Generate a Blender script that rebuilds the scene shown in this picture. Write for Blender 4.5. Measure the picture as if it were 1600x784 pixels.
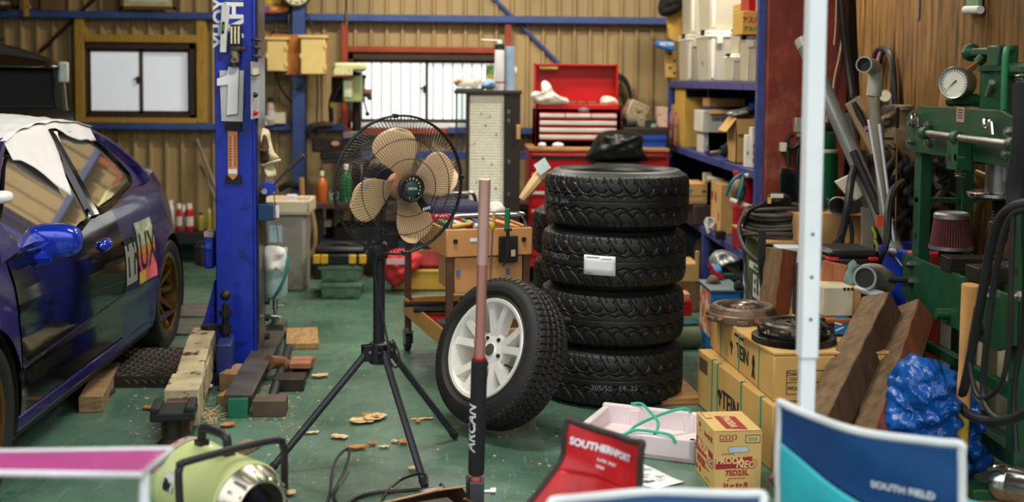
import bpy, math, random
from math import sin, cos, pi, radians, sqrt, hypot
import numpy as np
from mathutils import Vector, Matrix, Euler
for o in list(bpy.data.objects): bpy.data.objects.remove(o)
SC = bpy.context.scene
COL = SC.collection
rnd = random.Random(7)
# ---------------------------------------------------------------- camera, world, light, exposure
FPX, H = 1900.0, 1.45
VP, PP = (730.0, 125.0), (800.0, 250.0)
def cam_rot():
 v = Vector(((VP[0]-PP[0])/FPX, -(VP[1]-PP[1])/FPX, -1)).normalized()
 yaw, pit, roll = 0.0, 0.0, radians(.5)
 def R(y, p): return Matrix.Rotation(y, 3, 'Z') @ Matrix.Rotation(pi/2+p, 3, 'X') @ Matrix.Rotation(roll, 3, 'Z')
 for _ in range(30):
  d = R(yaw, pit) @ v
  yaw -= -math.atan2(d.x, d.y); pit -= math.asin(max(-1, min(1, d.z)))
 return R(yaw, pit)
CR = cam_rot()
cam = bpy.data.cameras.new('camera'); cam_o = bpy.data.objects.new('camera', cam); COL.objects.link(cam_o)
cam_o.matrix_world = Matrix.Translation((0, 0, H)) @ CR.to_4x4()
cam.sensor_width = 36; cam.lens = FPX*36/1600; cam.shift_y = -(392-PP[1])/1600
cam.clip_start = .05; cam.clip_end = 60
cam.dof.use_dof = True; cam.dof.focus_distance = 4.85; cam.dof.aperture_fstop = 1.9
SC.camera = cam_o
SC.view_settings.view_transform = 'Standard'; SC.view_settings.look = 'None'
SC.view_settings.gamma = 1; SC.view_settings.use_curve_mapping = False
SC.view_settings.exposure = .28
W = bpy.data.worlds.new('world'); SC.world = W; W.use_nodes = True
def sky():
 """overcast sky: bright overhead, darkened towards and below the horizon"""
 N, L = W.node_tree.nodes, W.node_tree.links
 tc = N.new('ShaderNodeTexCoord'); sp = N.new('ShaderNodeSeparateXYZ'); L.new(tc.outputs['Generated'], sp.inputs[0])
 r = N.new('ShaderNodeValToRGB'); L.new(sp.outputs[2], r.inputs[0]); e = r.color_ramp.elements
 e[0].position = .0; e[0].color = (.10, .11, .10, 1); e[1].position = .45; e[1].color = (1, 1, 1, 1)
 k = e.new(.14); k.color = (.16, .17, .16, 1); k = e.new(.24); k.color = (.62, .66, .70, 1)  # dark horizon band added to deepen car reflections and contrast
 L.new(r.outputs[0], N['Background'].inputs[0]); N['Background'].inputs[1].default_value = SKY
SKY = 2.0
sky()
def area(name, loc, rot, sx, sy, power, col=(1, 1, 1)):
 l = bpy.data.lights.new(name, 'AREA'); l.shape = 'RECTANGLE'; l.size = sx; l.size_y = sy; l.energy = power; l.color = col
 o = bpy.data.objects.new(name, l); COL.objects.link(o); o.location = loc; o.rotation_euler = rot
 return o
LIGHTS = dict(tube=64)
def P(px, py, Y):
 d = CR @ Vector(((px-PP[0])/FPX, -(py-PP[1])/FPX, -1))
 return Vector((0, 0, H)) + d*(Y/d.y)
def FL(px, py, z=0):
 d = CR @ Vector(((px-PP[0])/FPX, -(py-PP[1])/FPX, -1))
 return Vector((0, 0, H)) + d*((z-H)/d.z)
def PX(px, py, X):
 d = CR @ Vector(((px-PP[0])/FPX, -(py-PP[1])/FPX, -1))
 return Vector((0, 0, H)) + d*(X/d.x)
def S(Y): return Y/FPX
# ---------------------------------------------------------------- materials
def lin(c):
 return tuple(((x/255)/12.92 if x/255 <= .04045 else ((x/255+.055)/1.055)**2.4) for x in c[:3])
MATS = {}
def M(name, col=(128, 128, 128), rough=.5, metal=0, var=.12, vs=6, col2=None, c2s=3, c2t=(.5, .62), bump=0, bs=60, coat=0, stretch=None, trans=0, emit=0, ior=1.45, spec=None, sheen=0):
 """principled material: base colour with noise variation and optional patches of a second colour (wear, rust, dirt)"""
 if name in MATS: return MATS[name]
 m = bpy.data.materials.new(name); m.use_nodes = True; MATS[name] = m
 nt = m.node_tree; N = nt.nodes; L = nt.links; b = N['Principled BSDF']
 def sock(n, v):
  if n in b.inputs: b.inputs[n].default_value = v
 sock('Roughness', rough); sock('Metallic', metal); sock('Coat Weight', coat); sock('Coat Roughness', .06); sock('IOR', ior)
 if spec is not None: sock('Specular IOR Level', spec)
 if trans: sock('Transmission Weight', trans)
 if sheen: sock('Sheen Weight', sheen)
 c = lin(col)
 tc = N.new('ShaderNodeTexCoord'); mp = N.new('ShaderNodeMapping'); L.new(tc.outputs['Object'], mp.inputs[0])
 if stretch: mp.inputs['Scale'].default_value = stretch
 def mix(fac, a, bb):
  x = N.new('ShaderNodeMix'); x.data_type = 'RGBA'
  L.new(fac, x.inputs[0])
  for s, v in ((6, a), (7, bb)):
   if isinstance(v, tuple): x.inputs[s].default_value = (*v, 1)
   else: L.new(v, x.inputs[s])
  return x.outputs[2]
 out = None
 if var:
  n = N.new('ShaderNodeTexNoise'); n.inputs['Scale'].default_value = vs; n.inputs['Detail'].default_value = 5; L.new(mp.outputs[0], n.inputs[0])
  r = N.new('ShaderNodeMapRange'); r.inputs[1].default_value = .3; r.inputs[2].default_value = .7; L.new(n.outputs[0], r.inputs[0])
  out = mix(r.outputs[0], tuple(max(0, x*(1-var*1.6)) for x in c), tuple(min(1, x*(1+var*1.6)) for x in c))
 if col2:
  n2 = N.new('ShaderNodeTexNoise'); n2.inputs['Scale'].default_value = c2s; n2.inputs['Detail'].default_value = 7; n2.inputs['Roughness'].default_value = .65
  L.new(mp.outputs[0], n2.inputs[0])
  r2 = N.new('ShaderNodeMapRange'); r2.inputs[1].default_value = c2t[0]; r2.inputs[2].default_value = c2t[1]; L.new(n2.outputs[0], r2.inputs[0])
  out = mix(r2.outputs[0], out if out is not None else c, lin(col2))
 if out is not None: L.new(out, b.inputs['Base Color'])
 else: b.inputs['Base Color'].default_value = (*c, 1)
 if emit:
  b.inputs['Emission Color'].default_value = (*c, 1); b.inputs['Emission Strength'].default_value = emit
 if bump:
  nb = N.new('ShaderNodeTexNoise'); nb.inputs['Scale'].default_value = bs; nb.inputs['Detail'].default_value = 4; L.new(mp.outputs[0], nb.inputs[0])
  bp = N.new('ShaderNodeBump'); bp.inputs['Strength'].default_value = bump; bp.inputs['Distance'].default_value = .01
  L.new(nb.outputs[0], bp.inputs['Height']); L.new(bp.outputs[0], b.inputs['Normal'])
 return m
def glass(name, col, alpha, rough=.03, dust_haze=0):
 """thin pane: tinted see-through with mirror reflection"""
 if name in MATS: return MATS[name]
 m = bpy.data.materials.new(name); m.use_nodes = True; MATS[name] = m
 nt = m.node_tree; N = nt.nodes; L = nt.links; N.remove(N['Principled BSDF'])
 t = N.new('ShaderNodeBsdfTransparent'); t.inputs[0].default_value = (*[1-(1-x)*alpha for x in lin(col)], 1)
 g = N.new('ShaderNodeBsdfGlossy'); g.inputs['Roughness'].default_value = rough
 fr = N.new('ShaderNodeFresnel'); fr.inputs[0].default_value = 1.5
 mx = N.new('ShaderNodeMixShader'); L.new(fr.outputs[0], mx.inputs[0]); L.new(t.outputs[0], mx.inputs[1]); L.new(g.outputs[0], mx.inputs[2])
 d = N.new('ShaderNodeBsdfDiffuse'); d.inputs[0].default_value = (.30, .26, .18, 1); m2 = N.new('ShaderNodeMixShader'); m2.inputs[0].default_value = dust_haze  # beige diffuse mix paints in hazy reflection along with some dust
 L.new(mx.outputs[0], m2.inputs[1]); L.new(d.outputs[0], m2.inputs[2]); L.new(m2.outputs[0], N['Material Output'].inputs[0])
 return m
def milky(name, col, t=.35):
 """translucent plastic: part diffuse, part see-through, a little gloss"""
 if name in MATS: return MATS[name]
 m = M(name, col, .35, 0, .03)
 nt = m.node_tree; N = nt.nodes; L = nt.links; b = N['Principled BSDF']
 tr = N.new('ShaderNodeBsdfTransparent'); tr.inputs[0].default_value = (*[min(1, x*1.15) for x in lin(col)], 1)
 mx = N.new('ShaderNodeMixShader'); mx.inputs[0].default_value = t
 L.new(b.outputs[0], mx.inputs[1]); L.new(tr.outputs[0], mx.inputs[2]); L.new(mx.outputs[0], N['Material Output'].inputs[0])
 return m
# ---------------------------------------------------------------- mesh builder
def spl(pts, k=8, closed=False):
 p = [Vector(q) for q in pts]; n = len(p); out = []
 if n < 3: return p
 rng = range(n if closed else n-1)
 for i in rng:
  a = p[(i-1) % n] if closed or i > 0 else p[0]*2-p[1]
  b, c = p[i], p[(i+1) % n]
  d = p[(i+2) % n] if closed or i+2 < n else p[-1]*2-p[-2]
  for j in range(k):
   t = j/k
   out.append(.5*((2*b)+(c-a)*t+(2*a-5*b+4*c-d)*t*t+(3*b-a-3*c+d)*t**3))
 if not closed: out.append(p[-1])
 return out
def frame(z, x=None):
 z = Vector(z).normalized()
 x = Vector(x) if x is not None else (Vector((1, 0, 0)) if abs(z.x) < .9 else Vector((0, 1, 0)))
 y = z.cross(x).normalized(); x = y.cross(z)
 return Matrix((x, y, z)).transposed()
def TM(loc=(0, 0, 0), z=(0, 0, 1), x=None, s=1):
 return Matrix.Translation(Vector(loc)) @ (frame(z, x)*s).to_4x4()
def RZ(loc, deg): return Matrix.Translation(Vector(loc)) @ Matrix.Rotation(radians(deg), 4, 'Z')
def EU(loc, rx=0, ry=0, rz=0): return Matrix.Translation(Vector(loc)) @ Euler([radians(a) for a in (rx, ry, rz)]).to_matrix().to_4x4()
class MB:
 def __init__(s, T=None): s.v = []; s.f = []; s.m = []; s.T = T
 def add(s, vs, fs, mi=0, T=None):
  o = len(s.v)
  for M_ in (T, s.T):
   if M_ is not None: vs = [M_ @ Vector(v) for v in vs]
  s.v += [tuple(v) for v in vs]; s.f += [tuple(i+o for i in f) for f in fs]; s.m += [mi]*len(fs); return s
 def box(s, c, d, mi=0, T=None, taper=(1, 1)):
  x, y, z = [q/2 for q in d]; tx, ty = taper
  vs = [(-x, -y, -z), (x, -y, -z), (x, y, -z), (-x, y, -z), (-x*tx, -y*ty, z), (x*tx, -y*ty, z), (x*tx, y*ty, z), (-x*tx, y*ty, z)]
  vs = [(a+c[0], b+c[1], e+c[2]) for a, b, e in vs]
  return s.add(vs, [(3, 2, 1, 0), (4, 5, 6, 7), (0, 1, 5, 4), (1, 2, 6, 5), (2, 3, 7, 6), (3, 0, 4, 7)], mi, T)
 def bb(s, lo, hi, mi=0, T=None):
  return s.box([(a+b)/2 for a, b in zip(lo, hi)], [abs(b-a) for a, b in zip(lo, hi)], mi, T)
 def pb(s, x0, y0, x1, y1, Y, d, mi=0):
  a = P(x0, y0, Y); b = P(x1, y1, Y); a2 = P(x0, y1, Y); b2 = P(x1, y0, Y)
  return s.bb(((a.x+a2.x)/2, Y, (b.z+a2.z)/2), ((b.x+b2.x)/2, Y+d, (a.z+b2.z)/2), mi)
 def lathe(s, prof, n=24, T=None, mi=0, cap=True, arc=None):
  vs = []; fs = []; k = len(prof); a0, a1 = arc or (0, 2*pi); m = n if arc is None else n+1
  for i in range(m):
   a = a0+(a1-a0)*i/n; c, sn = cos(a), sin(a)
   vs += [(r*c, r*sn, z) for r, z in prof]
  for i in range(n):
   j = (i+1) % m
   for q in range(k-1): fs.append((i*k+q, j*k+q, j*k+q+1, i*k+q+1))
  if cap and arc is None:
   if prof[0][0] > 1e-5: fs.append(tuple(i*k for i in range(n))[::-1])
   if prof[-1][0] > 1e-5: fs.append(tuple(i*k+k-1 for i in range(n)))
  return s.add(vs, fs, mi, T)
 def cyl(s, a, b, r, r2=None, n=16, mi=0):
  a, b = Vector(a), Vector(b); l = (b-a).length
  return s.lathe([(r, 0), (r if r2 is None else r2, l)], n, TM(a, b-a), mi)
 def tube(s, pts, r, n=8, mi=0, closed=False, smooth=0):
  p = spl(pts, smooth, closed) if smooth else [Vector(q) for q in pts]
  if closed: p = p+[p[0]]
  vs = []; fs = []; x = None; rr = r if hasattr(r, '__len__') else [r]*len(p)
  if len(rr) != len(p): rr = list(np.interp(np.linspace(0, 1, len(p)), np.linspace(0, 1, len(rr)), rr))
  for i, q in enumerate(p):
   t = (p[min(i+1, len(p)-1)]-p[max(i-1, 0)])
   if closed and i in (0, len(p)-1): t = p[1]-p[-2]
   if t.length < 1e-9: t = Vector((0, 0, 1))
   t.normalize()
   if x is None or (x-t*x.dot(t)).length < 1e-4: x = t.orthogonal()
   x = (x-t*x.dot(t)).normalized(); y = t.cross(x)
   vs += [q+(x*cos(2*pi*k/n)+y*sin(2*pi*k/n))*rr[i] for k in range(n)]
  for i in range(len(p)-1):
   for k in range(n): fs.append((i*n+k, i*n+(k+1) % n, (i+1)*n+(k+1) % n, (i+1)*n+k))
  if not closed: fs += [tuple(range(n))[::-1], tuple((len(p)-1)*n+k for k in range(n))]
  return s.add(vs, fs, mi)
 def prism(s, poly, h, T=None, mi=0, z0=0):
  n = len(poly); vs = [(x, y, z0) for x, y in poly]+[(x, y, z0+h) for x, y in poly]
  fs = [tuple(range(n))[::-1], tuple(range(n, 2*n))]+[(i, (i+1) % n, n+(i+1) % n, n+i) for i in range(n)]
  return s.add(vs, fs, mi, T)
 def grid(s, nu, nv, fn, mi=0, T=None, cu=False, cv=False, keep=None):
  vs = [fn(u/(nu-(0 if cu else 1)), v/(nv-(0 if cv else 1))) for u in range(nu) for v in range(nv)]; fs = []
  for u in range(nu if cu else nu-1):
   for v in range(nv if cv else nv-1):
    if keep and not keep((u+.5)/(nu-1), (v+.5)/(nv-1)): continue
    u2, v2 = (u+1) % nu, (v+1) % nv
    fs.append((u*nv+v, u2*nv+v, u2*nv+v2, u*nv+v2))
  return s.add(vs, fs, mi, T)
 def ball(s, c, r, n=12, mi=0, T=None, sc=(1, 1, 1)):
  pr = [(r*sin(pi*i/n)*1.0+(1e-6 if i in (0, n) else 0), -r*cos(pi*i/n)) for i in range(n+1)]
  return s.lathe(pr, n*2, (T or Matrix()) @ Matrix.Translation(Vector(c)) @ Matrix.Diagonal((*sc, 1)), mi, cap=False)
 def text(s, txt, size, T, mi=0, bold=0, shear=0, sx=1, ext=.0006, al='CENTER'):
  cu = bpy.data.curves.new('t', 'FONT'); cu.body = txt; cu.size = size; cu.extrude = ext; cu.offset = bold; cu.shear = shear; cu.align_x = al; cu.align_y = 'CENTER'; cu.resolution_u = 3
  o = bpy.data.objects.new('t', cu); COL.objects.link(o)
  dg = bpy.context.evaluated_depsgraph_get(); me = o.evaluated_get(dg).to_mesh()
  vs = [Vector((v.co.x*sx, v.co.y, v.co.z)) for v in me.vertices]; fs = [tuple(p.vertices) for p in me.polygons]
  o.evaluated_get(dg).to_mesh_clear(); bpy.data.objects.remove(o); bpy.data.curves.remove(cu)
  return s.add(vs, fs, mi, T)
 def build(s, name, mats, parent=None, org=None, smooth=True, ang=35, bevel=0, sub=0, solid=0, local=False, jit=0):
  """one mesh object; verts are in world space unless local; origin at the base (or the parent's frame)"""
  if not isinstance(mats, (list, tuple)): mats = [mats]
  V = [Vector(v) for v in s.v]
  if jit: V = [v+Vector((rnd.uniform(-jit, jit), rnd.uniform(-jit, jit), rnd.uniform(-jit, jit))) for v in V]
  if parent is not None:
   if not local:
    inv = parent_world(parent).inverted(); V = [inv @ v for v in V]
   loc = Vector((0, 0, 0))
  elif local: loc = Vector(org or (0, 0, 0))
  else:
   xs = [v.x for v in V]; ys = [v.y for v in V]; zs = [v.z for v in V]
   loc = Vector(org) if org is not None else Vector(((min(xs)+max(xs))/2, (min(ys)+max(ys))/2, min(zs)))
   V = [v-loc for v in V]
  me = bpy.data.meshes.new(name); me.from_pydata([tuple(v) for v in V], [], s.f); me.update()
  for m in mats: me.materials.append(m)
  me.polygons.foreach_set('material_index', s.m)
  if smooth:
   me.polygons.foreach_set('use_smooth', [True]*len(me.polygons)); me.set_sharp_from_angle(angle=radians(ang))
  o = bpy.data.objects.new(name, me); COL.objects.link(o); o.location = loc
  if parent is not None: o.parent = parent
  if solid: q = o.modifiers.new('s', 'SOLIDIFY'); q.thickness = solid; q.offset = 0
  if bevel: q = o.modifiers.new('b', 'BEVEL'); q.width = bevel; q.segments = 2; q.limit_method = 'ANGLE'
  if sub: q = o.modifiers.new('u', 'SUBSURF'); q.levels = q.render_levels = sub
  return o
def parent_world(o):
 m = o.matrix_basis.copy()
 while o.parent: o = o.parent; m = o.matrix_basis @ m
 return m
def tag(o, label, cat, group=None, kind=None):
 o['label'] = label; o['category'] = cat
 if group: o['group'] = group
 if kind: o['kind'] = kind
 return o
def thing(name, label, cat, loc=(0, 0, 0), rz=0, group=None):
 o = bpy.data.objects.new(name, None); COL.objects.link(o); o.empty_display_size = .1
 o.location = loc; o.rotation_euler = (0, 0, radians(rz)); return tag(o, label, cat, group)
def one(name, label, cat, mb, mats, group=None, **k): return tag(mb.build(name, mats, **k), label, cat, group)
def struct(name, mb, mats, parent=None, **k):
 o = mb.build(name, mats, parent, **k)
 if parent is None: o['kind'] = 'structure'
 return o
def copy_tree(o, parent=None):
 c = o.copy(); COL.objects.link(c)
 if parent is not None: c.parent = parent
 for ch in list(o.children): copy_tree(ch, c)
 return c
def again(o, loc, label, rz=None, group=None):
 c = copy_tree(o); c.location = loc; c['label'] = label
 if rz is not None: c.rotation_euler = (0, 0, radians(rz))
 if group: c['group'] = group
 return c
# common materials
m_black = M('black_plastic', (24, 24, 25), .45, var=.1)
m_matt = M('matt_black', (20, 20, 20), .75, var=.15)
m_dark = M('dark_oily_steel', (48, 42, 36), .5, .6, .25, 8, col2=(70, 50, 34), c2s=9, bump=.1)
m_chrome = M('chrome', (200, 200, 198), .16, 1, .05)
m_steel = M('bare_steel', (150, 148, 142), .35, 1, .15, 14, bump=.05)
m_alu = M('dull_aluminium', (150, 150, 145), .42, .85, .15, 10)
m_white = M('white_plastic', (228, 228, 224), .4, var=.04)
m_offwhite = M('cream_plastic', (214, 206, 180), .5, var=.08)
m_red = M('red_enamel', (178, 22, 22), .3, var=.08, coat=.4)
m_blue = M('lift_blue_paint', (22, 44, 158), .38, var=.12, vs=9, col2=(14, 24, 92), c2s=12, c2t=(.56, .7), coat=.25)
m_steelblue = M('shelf_blue_paint', (58, 70, 130), .45, var=.12, vs=9, col2=(40, 44, 80), c2s=14, c2t=(.58, .7))
m_card = M('cardboard', (190, 150, 90), .8, var=.07, vs=3, bump=.06, bs=120)
m_card2 = M('worn_cardboard', (168, 128, 78), .85, var=.14, vs=5, bump=.1, bs=90)
m_wood = M('raw_wood', (170, 122, 72), .7, var=.22, vs=10, stretch=(1, 6, 6), bump=.2, bs=30)
m_woodx = M('old_grey_wood', (134, 108, 76), .8, var=.28, vs=9, stretch=(1, 7, 7), bump=.3, bs=25)
m_yellowwood = M('yellow_timber', (176, 138, 54), .65, var=.16, vs=8, stretch=(7, 7, 1))
m_rubber = M('tyre_rubber', (25, 24, 23), .62, var=.2, vs=14, bump=.06, bs=200)
m_paper = M('white_paper', (226, 228, 230), .7, var=.03)
m_hose = M('black_hose', (26, 26, 26), .5, var=.1)
m_green = M('press_green_paint', (18, 66, 40), .42, var=.12, vs=8, col2=(20, 56, 34), c2s=10, c2t=(.58, .72), bump=.04)
m_teal = M('teal_strap', (40, 168, 140), .5, var=.06)
# ================================================================ SETTING
YB = 9.8
XL, XR, YF, ZC = -6.2, 2.5, 2.75, 3.3
m_floor = M('green_floor_paint', (78, 110, 93), .33, var=.2, vs=2.2, col2=(104, 134, 116), c2s=2.6, c2t=(.55, .75), bump=.12, bs=35, spec=.6)
def floor_wear():
 nt = m_floor.node_tree; N = nt.nodes; L = nt.links; b = N['Principled BSDF']
 src = b.inputs['Base Color'].links[0].from_socket
 tc = N.new('ShaderNodeTexCoord')
 # fine chips, dark oil blotches, pale scuffs stretched along the room
 def layer(scale, st, lo, hi, col, src):
  mp = N.new('ShaderNodeMapping'); mp.inputs['Scale'].default_value = st; L.new(tc.outputs['Object'], mp.inputs[0])
  n = N.new('ShaderNodeTexNoise'); n.inputs['Scale'].default_value = scale; n.inputs['Detail'].default_value = 9; n.inputs['Roughness'].default_value = .7; L.new(mp.outputs[0], n.inputs[0])
  r = N.new('ShaderNodeMapRange'); r.inputs[1].default_value = lo; r.inputs[2].default_value = hi; L.new(n.outputs[0], r.inputs[0])
  x = N.new('ShaderNodeMix'); x.data_type = 'RGBA'; L.new(r.outputs[0], x.inputs[0]); L.new(src, x.inputs[6]); x.inputs[7].default_value = (*lin(col), 1)
  return x.outputs[2], r.outputs[0]
 src, _ = layer(3.1, (1, .5, 1), .56, .74, (30, 54, 44), src)
 src, sc = layer(16, (3, .35, 1), .57, .74, (122, 146, 130), src)
 src, _ = layer(55, (1, 1, 1), .655, .70, (150, 160, 140), src)
 src, _ = layer(38, (1, 1, 1), .66, .71, (24, 34, 28), src)
 L.new(src, b.inputs['Base Color'])
 n = N.new('ShaderNodeTexNoise'); n.inputs['Scale'].default_value = 5; n.inputs['Detail'].default_value = 8; L.new(tc.outputs['Object'], n.inputs[0])
 r = N.new('ShaderNodeMapRange'); r.inputs[1].default_value = .3; r.inputs[2].default_value = .7; r.inputs[3].default_value = .16; r.inputs[4].default_value = .42
 L.new(n.outputs[0], r.inputs[0]); L.new(r.outputs[0], b.inputs['Roughness'])
floor_wear()
struct('floor', MB().bb((XL, -3, -.12), (XR+.3, YB+.1, 0)), m_floor)
m_clad = M('tan_steel_cladding', (166, 142, 98), .5, var=.1, vs=3, col2=(136, 112, 72), c2s=5, c2t=(.55, .75), stretch=(1, 1, .25))
def corrug(mb, x0, x1, z0, z1, y=YB, pitch=.125, d=.030):
 prof = [(0, 0), (.088, 0), (.098, -d), (.116, -d), (.125, 0)]
 k = math.floor(x0/pitch)-1; pts = []
 while k*pitch < x1+pitch:
  for px, py in prof[:-1]: pts.append((k*pitch+px, py))
  k += 1
 pts = [p for p in pts if x0 < p[0] < x1]
 pts = [(x0, pts[0][1])]+pts+[(x1, pts[-1][1])]
 vs = []
 for x, o in pts: vs += [(x, y+o, z0), (x, y+o, z1)]
 mb.add(vs, [(2*i, 2*i+2, 2*i+3, 2*i+1) for i in range(len(pts)-1)])
w1a, w1b = P(130, 67, YB), P(308, 187, YB); w2a, w2b = P(545, 84, YB), P(788, 200, YB)
mb = MB()
xs = [XL, w1a.x, w1b.x, w2a.x, w2b.x, XR+.3]
zt = ZC+.1
corrug(mb, xs[0], xs[1], 0, zt); corrug(mb, xs[2], xs[3], 0, zt); corrug(mb, xs[4], xs[5], 0, zt)
for a, b in ((w1a, w1b), (w2a, w2b)):
 corrug(mb, a.x, b.x, 0, b.z); corrug(mb, a.x, b.x, a.z, zt)
struct('wall_back', mb, m_clad, smooth=False)
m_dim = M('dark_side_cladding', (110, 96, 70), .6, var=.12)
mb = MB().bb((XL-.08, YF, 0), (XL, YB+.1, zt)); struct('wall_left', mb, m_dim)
# plywood on the right wall: boards with open joints
m_ply = M('stained_plywood', (116, 82, 36), .6, var=.28, vs=5, col2=(52, 32, 14), c2s=4, c2t=(.48, .68), stretch=(3, 6, .55), bump=.1, bs=20)
mb = MB()
yy = YF
for e in (4.5, 5.80, 7.06, 8.3, YB+.1):
 mb.bb((XR, yy+.004, .0), (XR+.03, e-.004, zt)); yy = e
mb.bb((XR+.03, YF, 0), (XR+.1, YB+.1, zt), 1)
struct('wall_right', mb, [m_ply, m_dim], bevel=.003)
mb = MB().bb((XL, YF, ZC), (XR+.2, YB+.1, ZC+.06))
struct('ceiling', mb, M('ceiling_sheet', (150, 140, 118), .7, var=.1))
# girts, posts and braces
m_girt = M('girt_blue_paint', (58, 80, 136), .5, var=.12)
m_rust = M('red_oxide_paint', (150, 62, 34), .55, var=.12)
def beam(name, p0, p1, hgt, dep, m, y):
 a, b = Vector(p0), Vector(p1); d = b-a
 T = TM((a+b)/2, (0, 1, 0), (d.x, 0, d.z))
 return struct(name, MB().box((0, 0, 0), (d.length, hgt, dep), 0, T), m, bevel=.004)
yg = YB-.07
beam('trim_1', P(-120, 20, yg), P(1100, 34, yg), .055, .09, m_girt, yg)
beam('trim_2', P(-120, 195, yg), P(540, 199, yg), .05, .09, m_girt, yg)
beam('trim_3', P(700, 203, yg), P(1100, 207, yg), .05, .09, m_girt, yg)
a, b = P(458, 0, yg-.09), P(477, 0, yg-.09)
struct('trim_4', MB().bb((a.x, yg-.15, 0), (b.x, yg-.05, zt)), m_girt, bevel=.004)
def rod(name, p0, p1, r, m): struct(name, MB().cyl(p0, p1, r, n=10), m)
rod('trim_5', P(62, 82, YB-.04), P(160, -14, YB-.04), .014, m_dark)
rod('trim_6', P(768, -6, YB-.04), P(876, 102, YB-.04), .016, m_girt)
# dark ledge and green plinth at the foot of the back wall
a = P(205, 362, YB-.35);
struct('baseboard_back', MB().bb((XL, YB-.06, 0), (XR, YB-.012, .2)), M('plinth_green', (34, 72, 54), .5, var=.15))
lz = P(300, 361, YB-.2).z
mb = MB().bb((P(150, 0, YB-.2).x, YB-.3, lz-.09), (P(470, 0, YB-.2).x, YB-.02, lz))
for px in (165, 250, 340, 455): mb.bb((P(px, 0, YB-.25).x, YB-.28, 0), (P(px, 0, YB-.25).x+.05, YB-.2, lz-.09))
struct('trim_7', mb, M('dark_ledge', (34, 36, 40), .6), bevel=.004)
# red oxide steel column beside the shelf, floor to ceiling
m_oxide = M('rust_red_panel', (118, 46, 32), .6, var=.2, vs=5, col2=(150, 88, 66), c2s=6, c2t=(.5, .72), bump=.12, bs=18)
a, b = P(1196, 300, 6.35), P(1319, 300, 6.35)
struct('trim_8', MB().bb((a.x, 6.35, 0), (b.x, 6.5, zt)), m_oxide, bevel=.004)
# ---- windows
m_wframe = M('window_frame_brown', (62, 44, 32), .45, var=.08)
m_pane = M('frosted_pane_daylight', (226, 232, 238), .35, var=.02, emit=.3)
m_pane2 = M('bright_pane_daylight', (232, 240, 240), .35, var=.02, emit=.72)
def window(name, a, b, casing_m, split, barred, latch):
 y = YB
 w = bpy.data.objects.new(name, None); COL.objects.link(w); w.location = ((a.x+b.x)/2, y, b.z); w['kind'] = 'structure'
 x0, x1, z0, z1 = a.x, b.x, b.z, a.z
 mb = MB(); t = .045
 for lo, hi in (((x0, z0), (x0+t, z1)), ((x1-t, z0), (x1, z1)), ((x0, z1-t), (x1, z1)), ((x0, z0), (x1, z0+t))):
  mb.bb((lo[0], y-.07, lo[1]), (hi[0], y+.03, hi[1]))
 mb.build('frame', m_wframe, w, bevel=.003)
 xm = split
 for i, (s0, s1, yy) in enumerate(((x0+t, xm+.012, y-.03), (xm-.012, x1-t, y-.005))):
  mb = MB(); q = .024
  for lo, hi in (((s0, z0+t), (s0+q, z1-t)), ((s1-q, z0+t), (s1, z1-t)), ((s0, z1-t-q), (s1, z1-t)), ((s0, z0+t), (s1, z0+t+q))):
   mb.bb((lo[0], yy-.012, lo[1]), (hi[0], yy+.012, hi[1]))
  sa = mb.build('sash', m_wframe, w, bevel=.002)
  mb = MB().bb((s0+q, yy-.003, z0+t+q), (s1-q, yy+.003, z1-t-q))
  mb.build('pane', m_pane2 if barred else m_pane, sa)
  if barred:
   mb = MB(); n = 6
   for k in range(n+1):
    xx = s0+q+(s1-s0-2*q)*(k+.5)/(n+1); mb.bb((xx-.005, yy-.006, z0+t+q), (xx+.005, yy-.001, z1-t-q))
   mb.build('bar', M('window_bar_grey', (96, 108, 104), .5), sa)
 mb = MB().bb((xm-.03, y-.06, latch), (xm-.012, y-.04, latch+.06)).bb((xm-.05, y-.055, latch+.03), (xm-.02, y-.045, latch+.045))
 mb.build('latch', m_matt, w, bevel=.002)
 return w
w = window('window_1', w1a, w1b, m_yellowwood, P(222, 120, YB).x, False, P(217, 131, YB).z)
yc = YB-.09
mb = MB().pb(117, 27, 131, 192, yc, .06).pb(307, 27, 322, 192, yc, .06)
mb.pb(131, 54, 307, 66, yc, .06).pb(131, 184, 307, 192, yc, .06)
mb.build('casing', m_yellowwood, w, bevel=.003)
w = window('window_2', w2a, w2b, m_rust, P(667, 120, YB).x, True, P(661, 145, YB).z)
mb = MB().pb(533, 30, 543, 330, yc, .06).pb(788, 32, 798, 300, yc, .06).pb(543, 73, 788, 82, yc, .06).pb(543, 201, 788, 209, yc, .06)
mb.build('casing', m_rust, w, bevel=.003)
MB().pb(548, 192, 786, 200, yc+.01, .05).build('sill', M('sill_white', (216, 222, 222), .5), w, bevel=.003)
# ---- fluorescent fixtures on the ceiling (out of frame)
fx = None
for i, (x, y) in enumerate(((-.1, 4.9), (1.7, 7.4), (-.3, 8.1))):
 t = thing('ceiling_light', 'twin tube strip light on the ceiling '+('over the fan', 'over the shelf', 'over the bench')[i], 'lamp', (x, y, ZC-.0), 0, 'strip lights on the ceiling')
 MB().box((x, y, ZC-.04), (1.25, .16, .08)).build('housing', m_white, t, bevel=.01)
 for s in (-.045, .045):
  MB().cyl((x-.58, y+s, ZC-.1), (x+.58, y+s, ZC-.1), .016).build('tube', M('lit_tube', (255, 248, 232), .4, var=0, emit=4), t)
 area('strip_light', (x, y, ZC-.14), (0, 0, 0), 1.2, .16, LIGHTS['tube'], (1, .93, .80))
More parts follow.
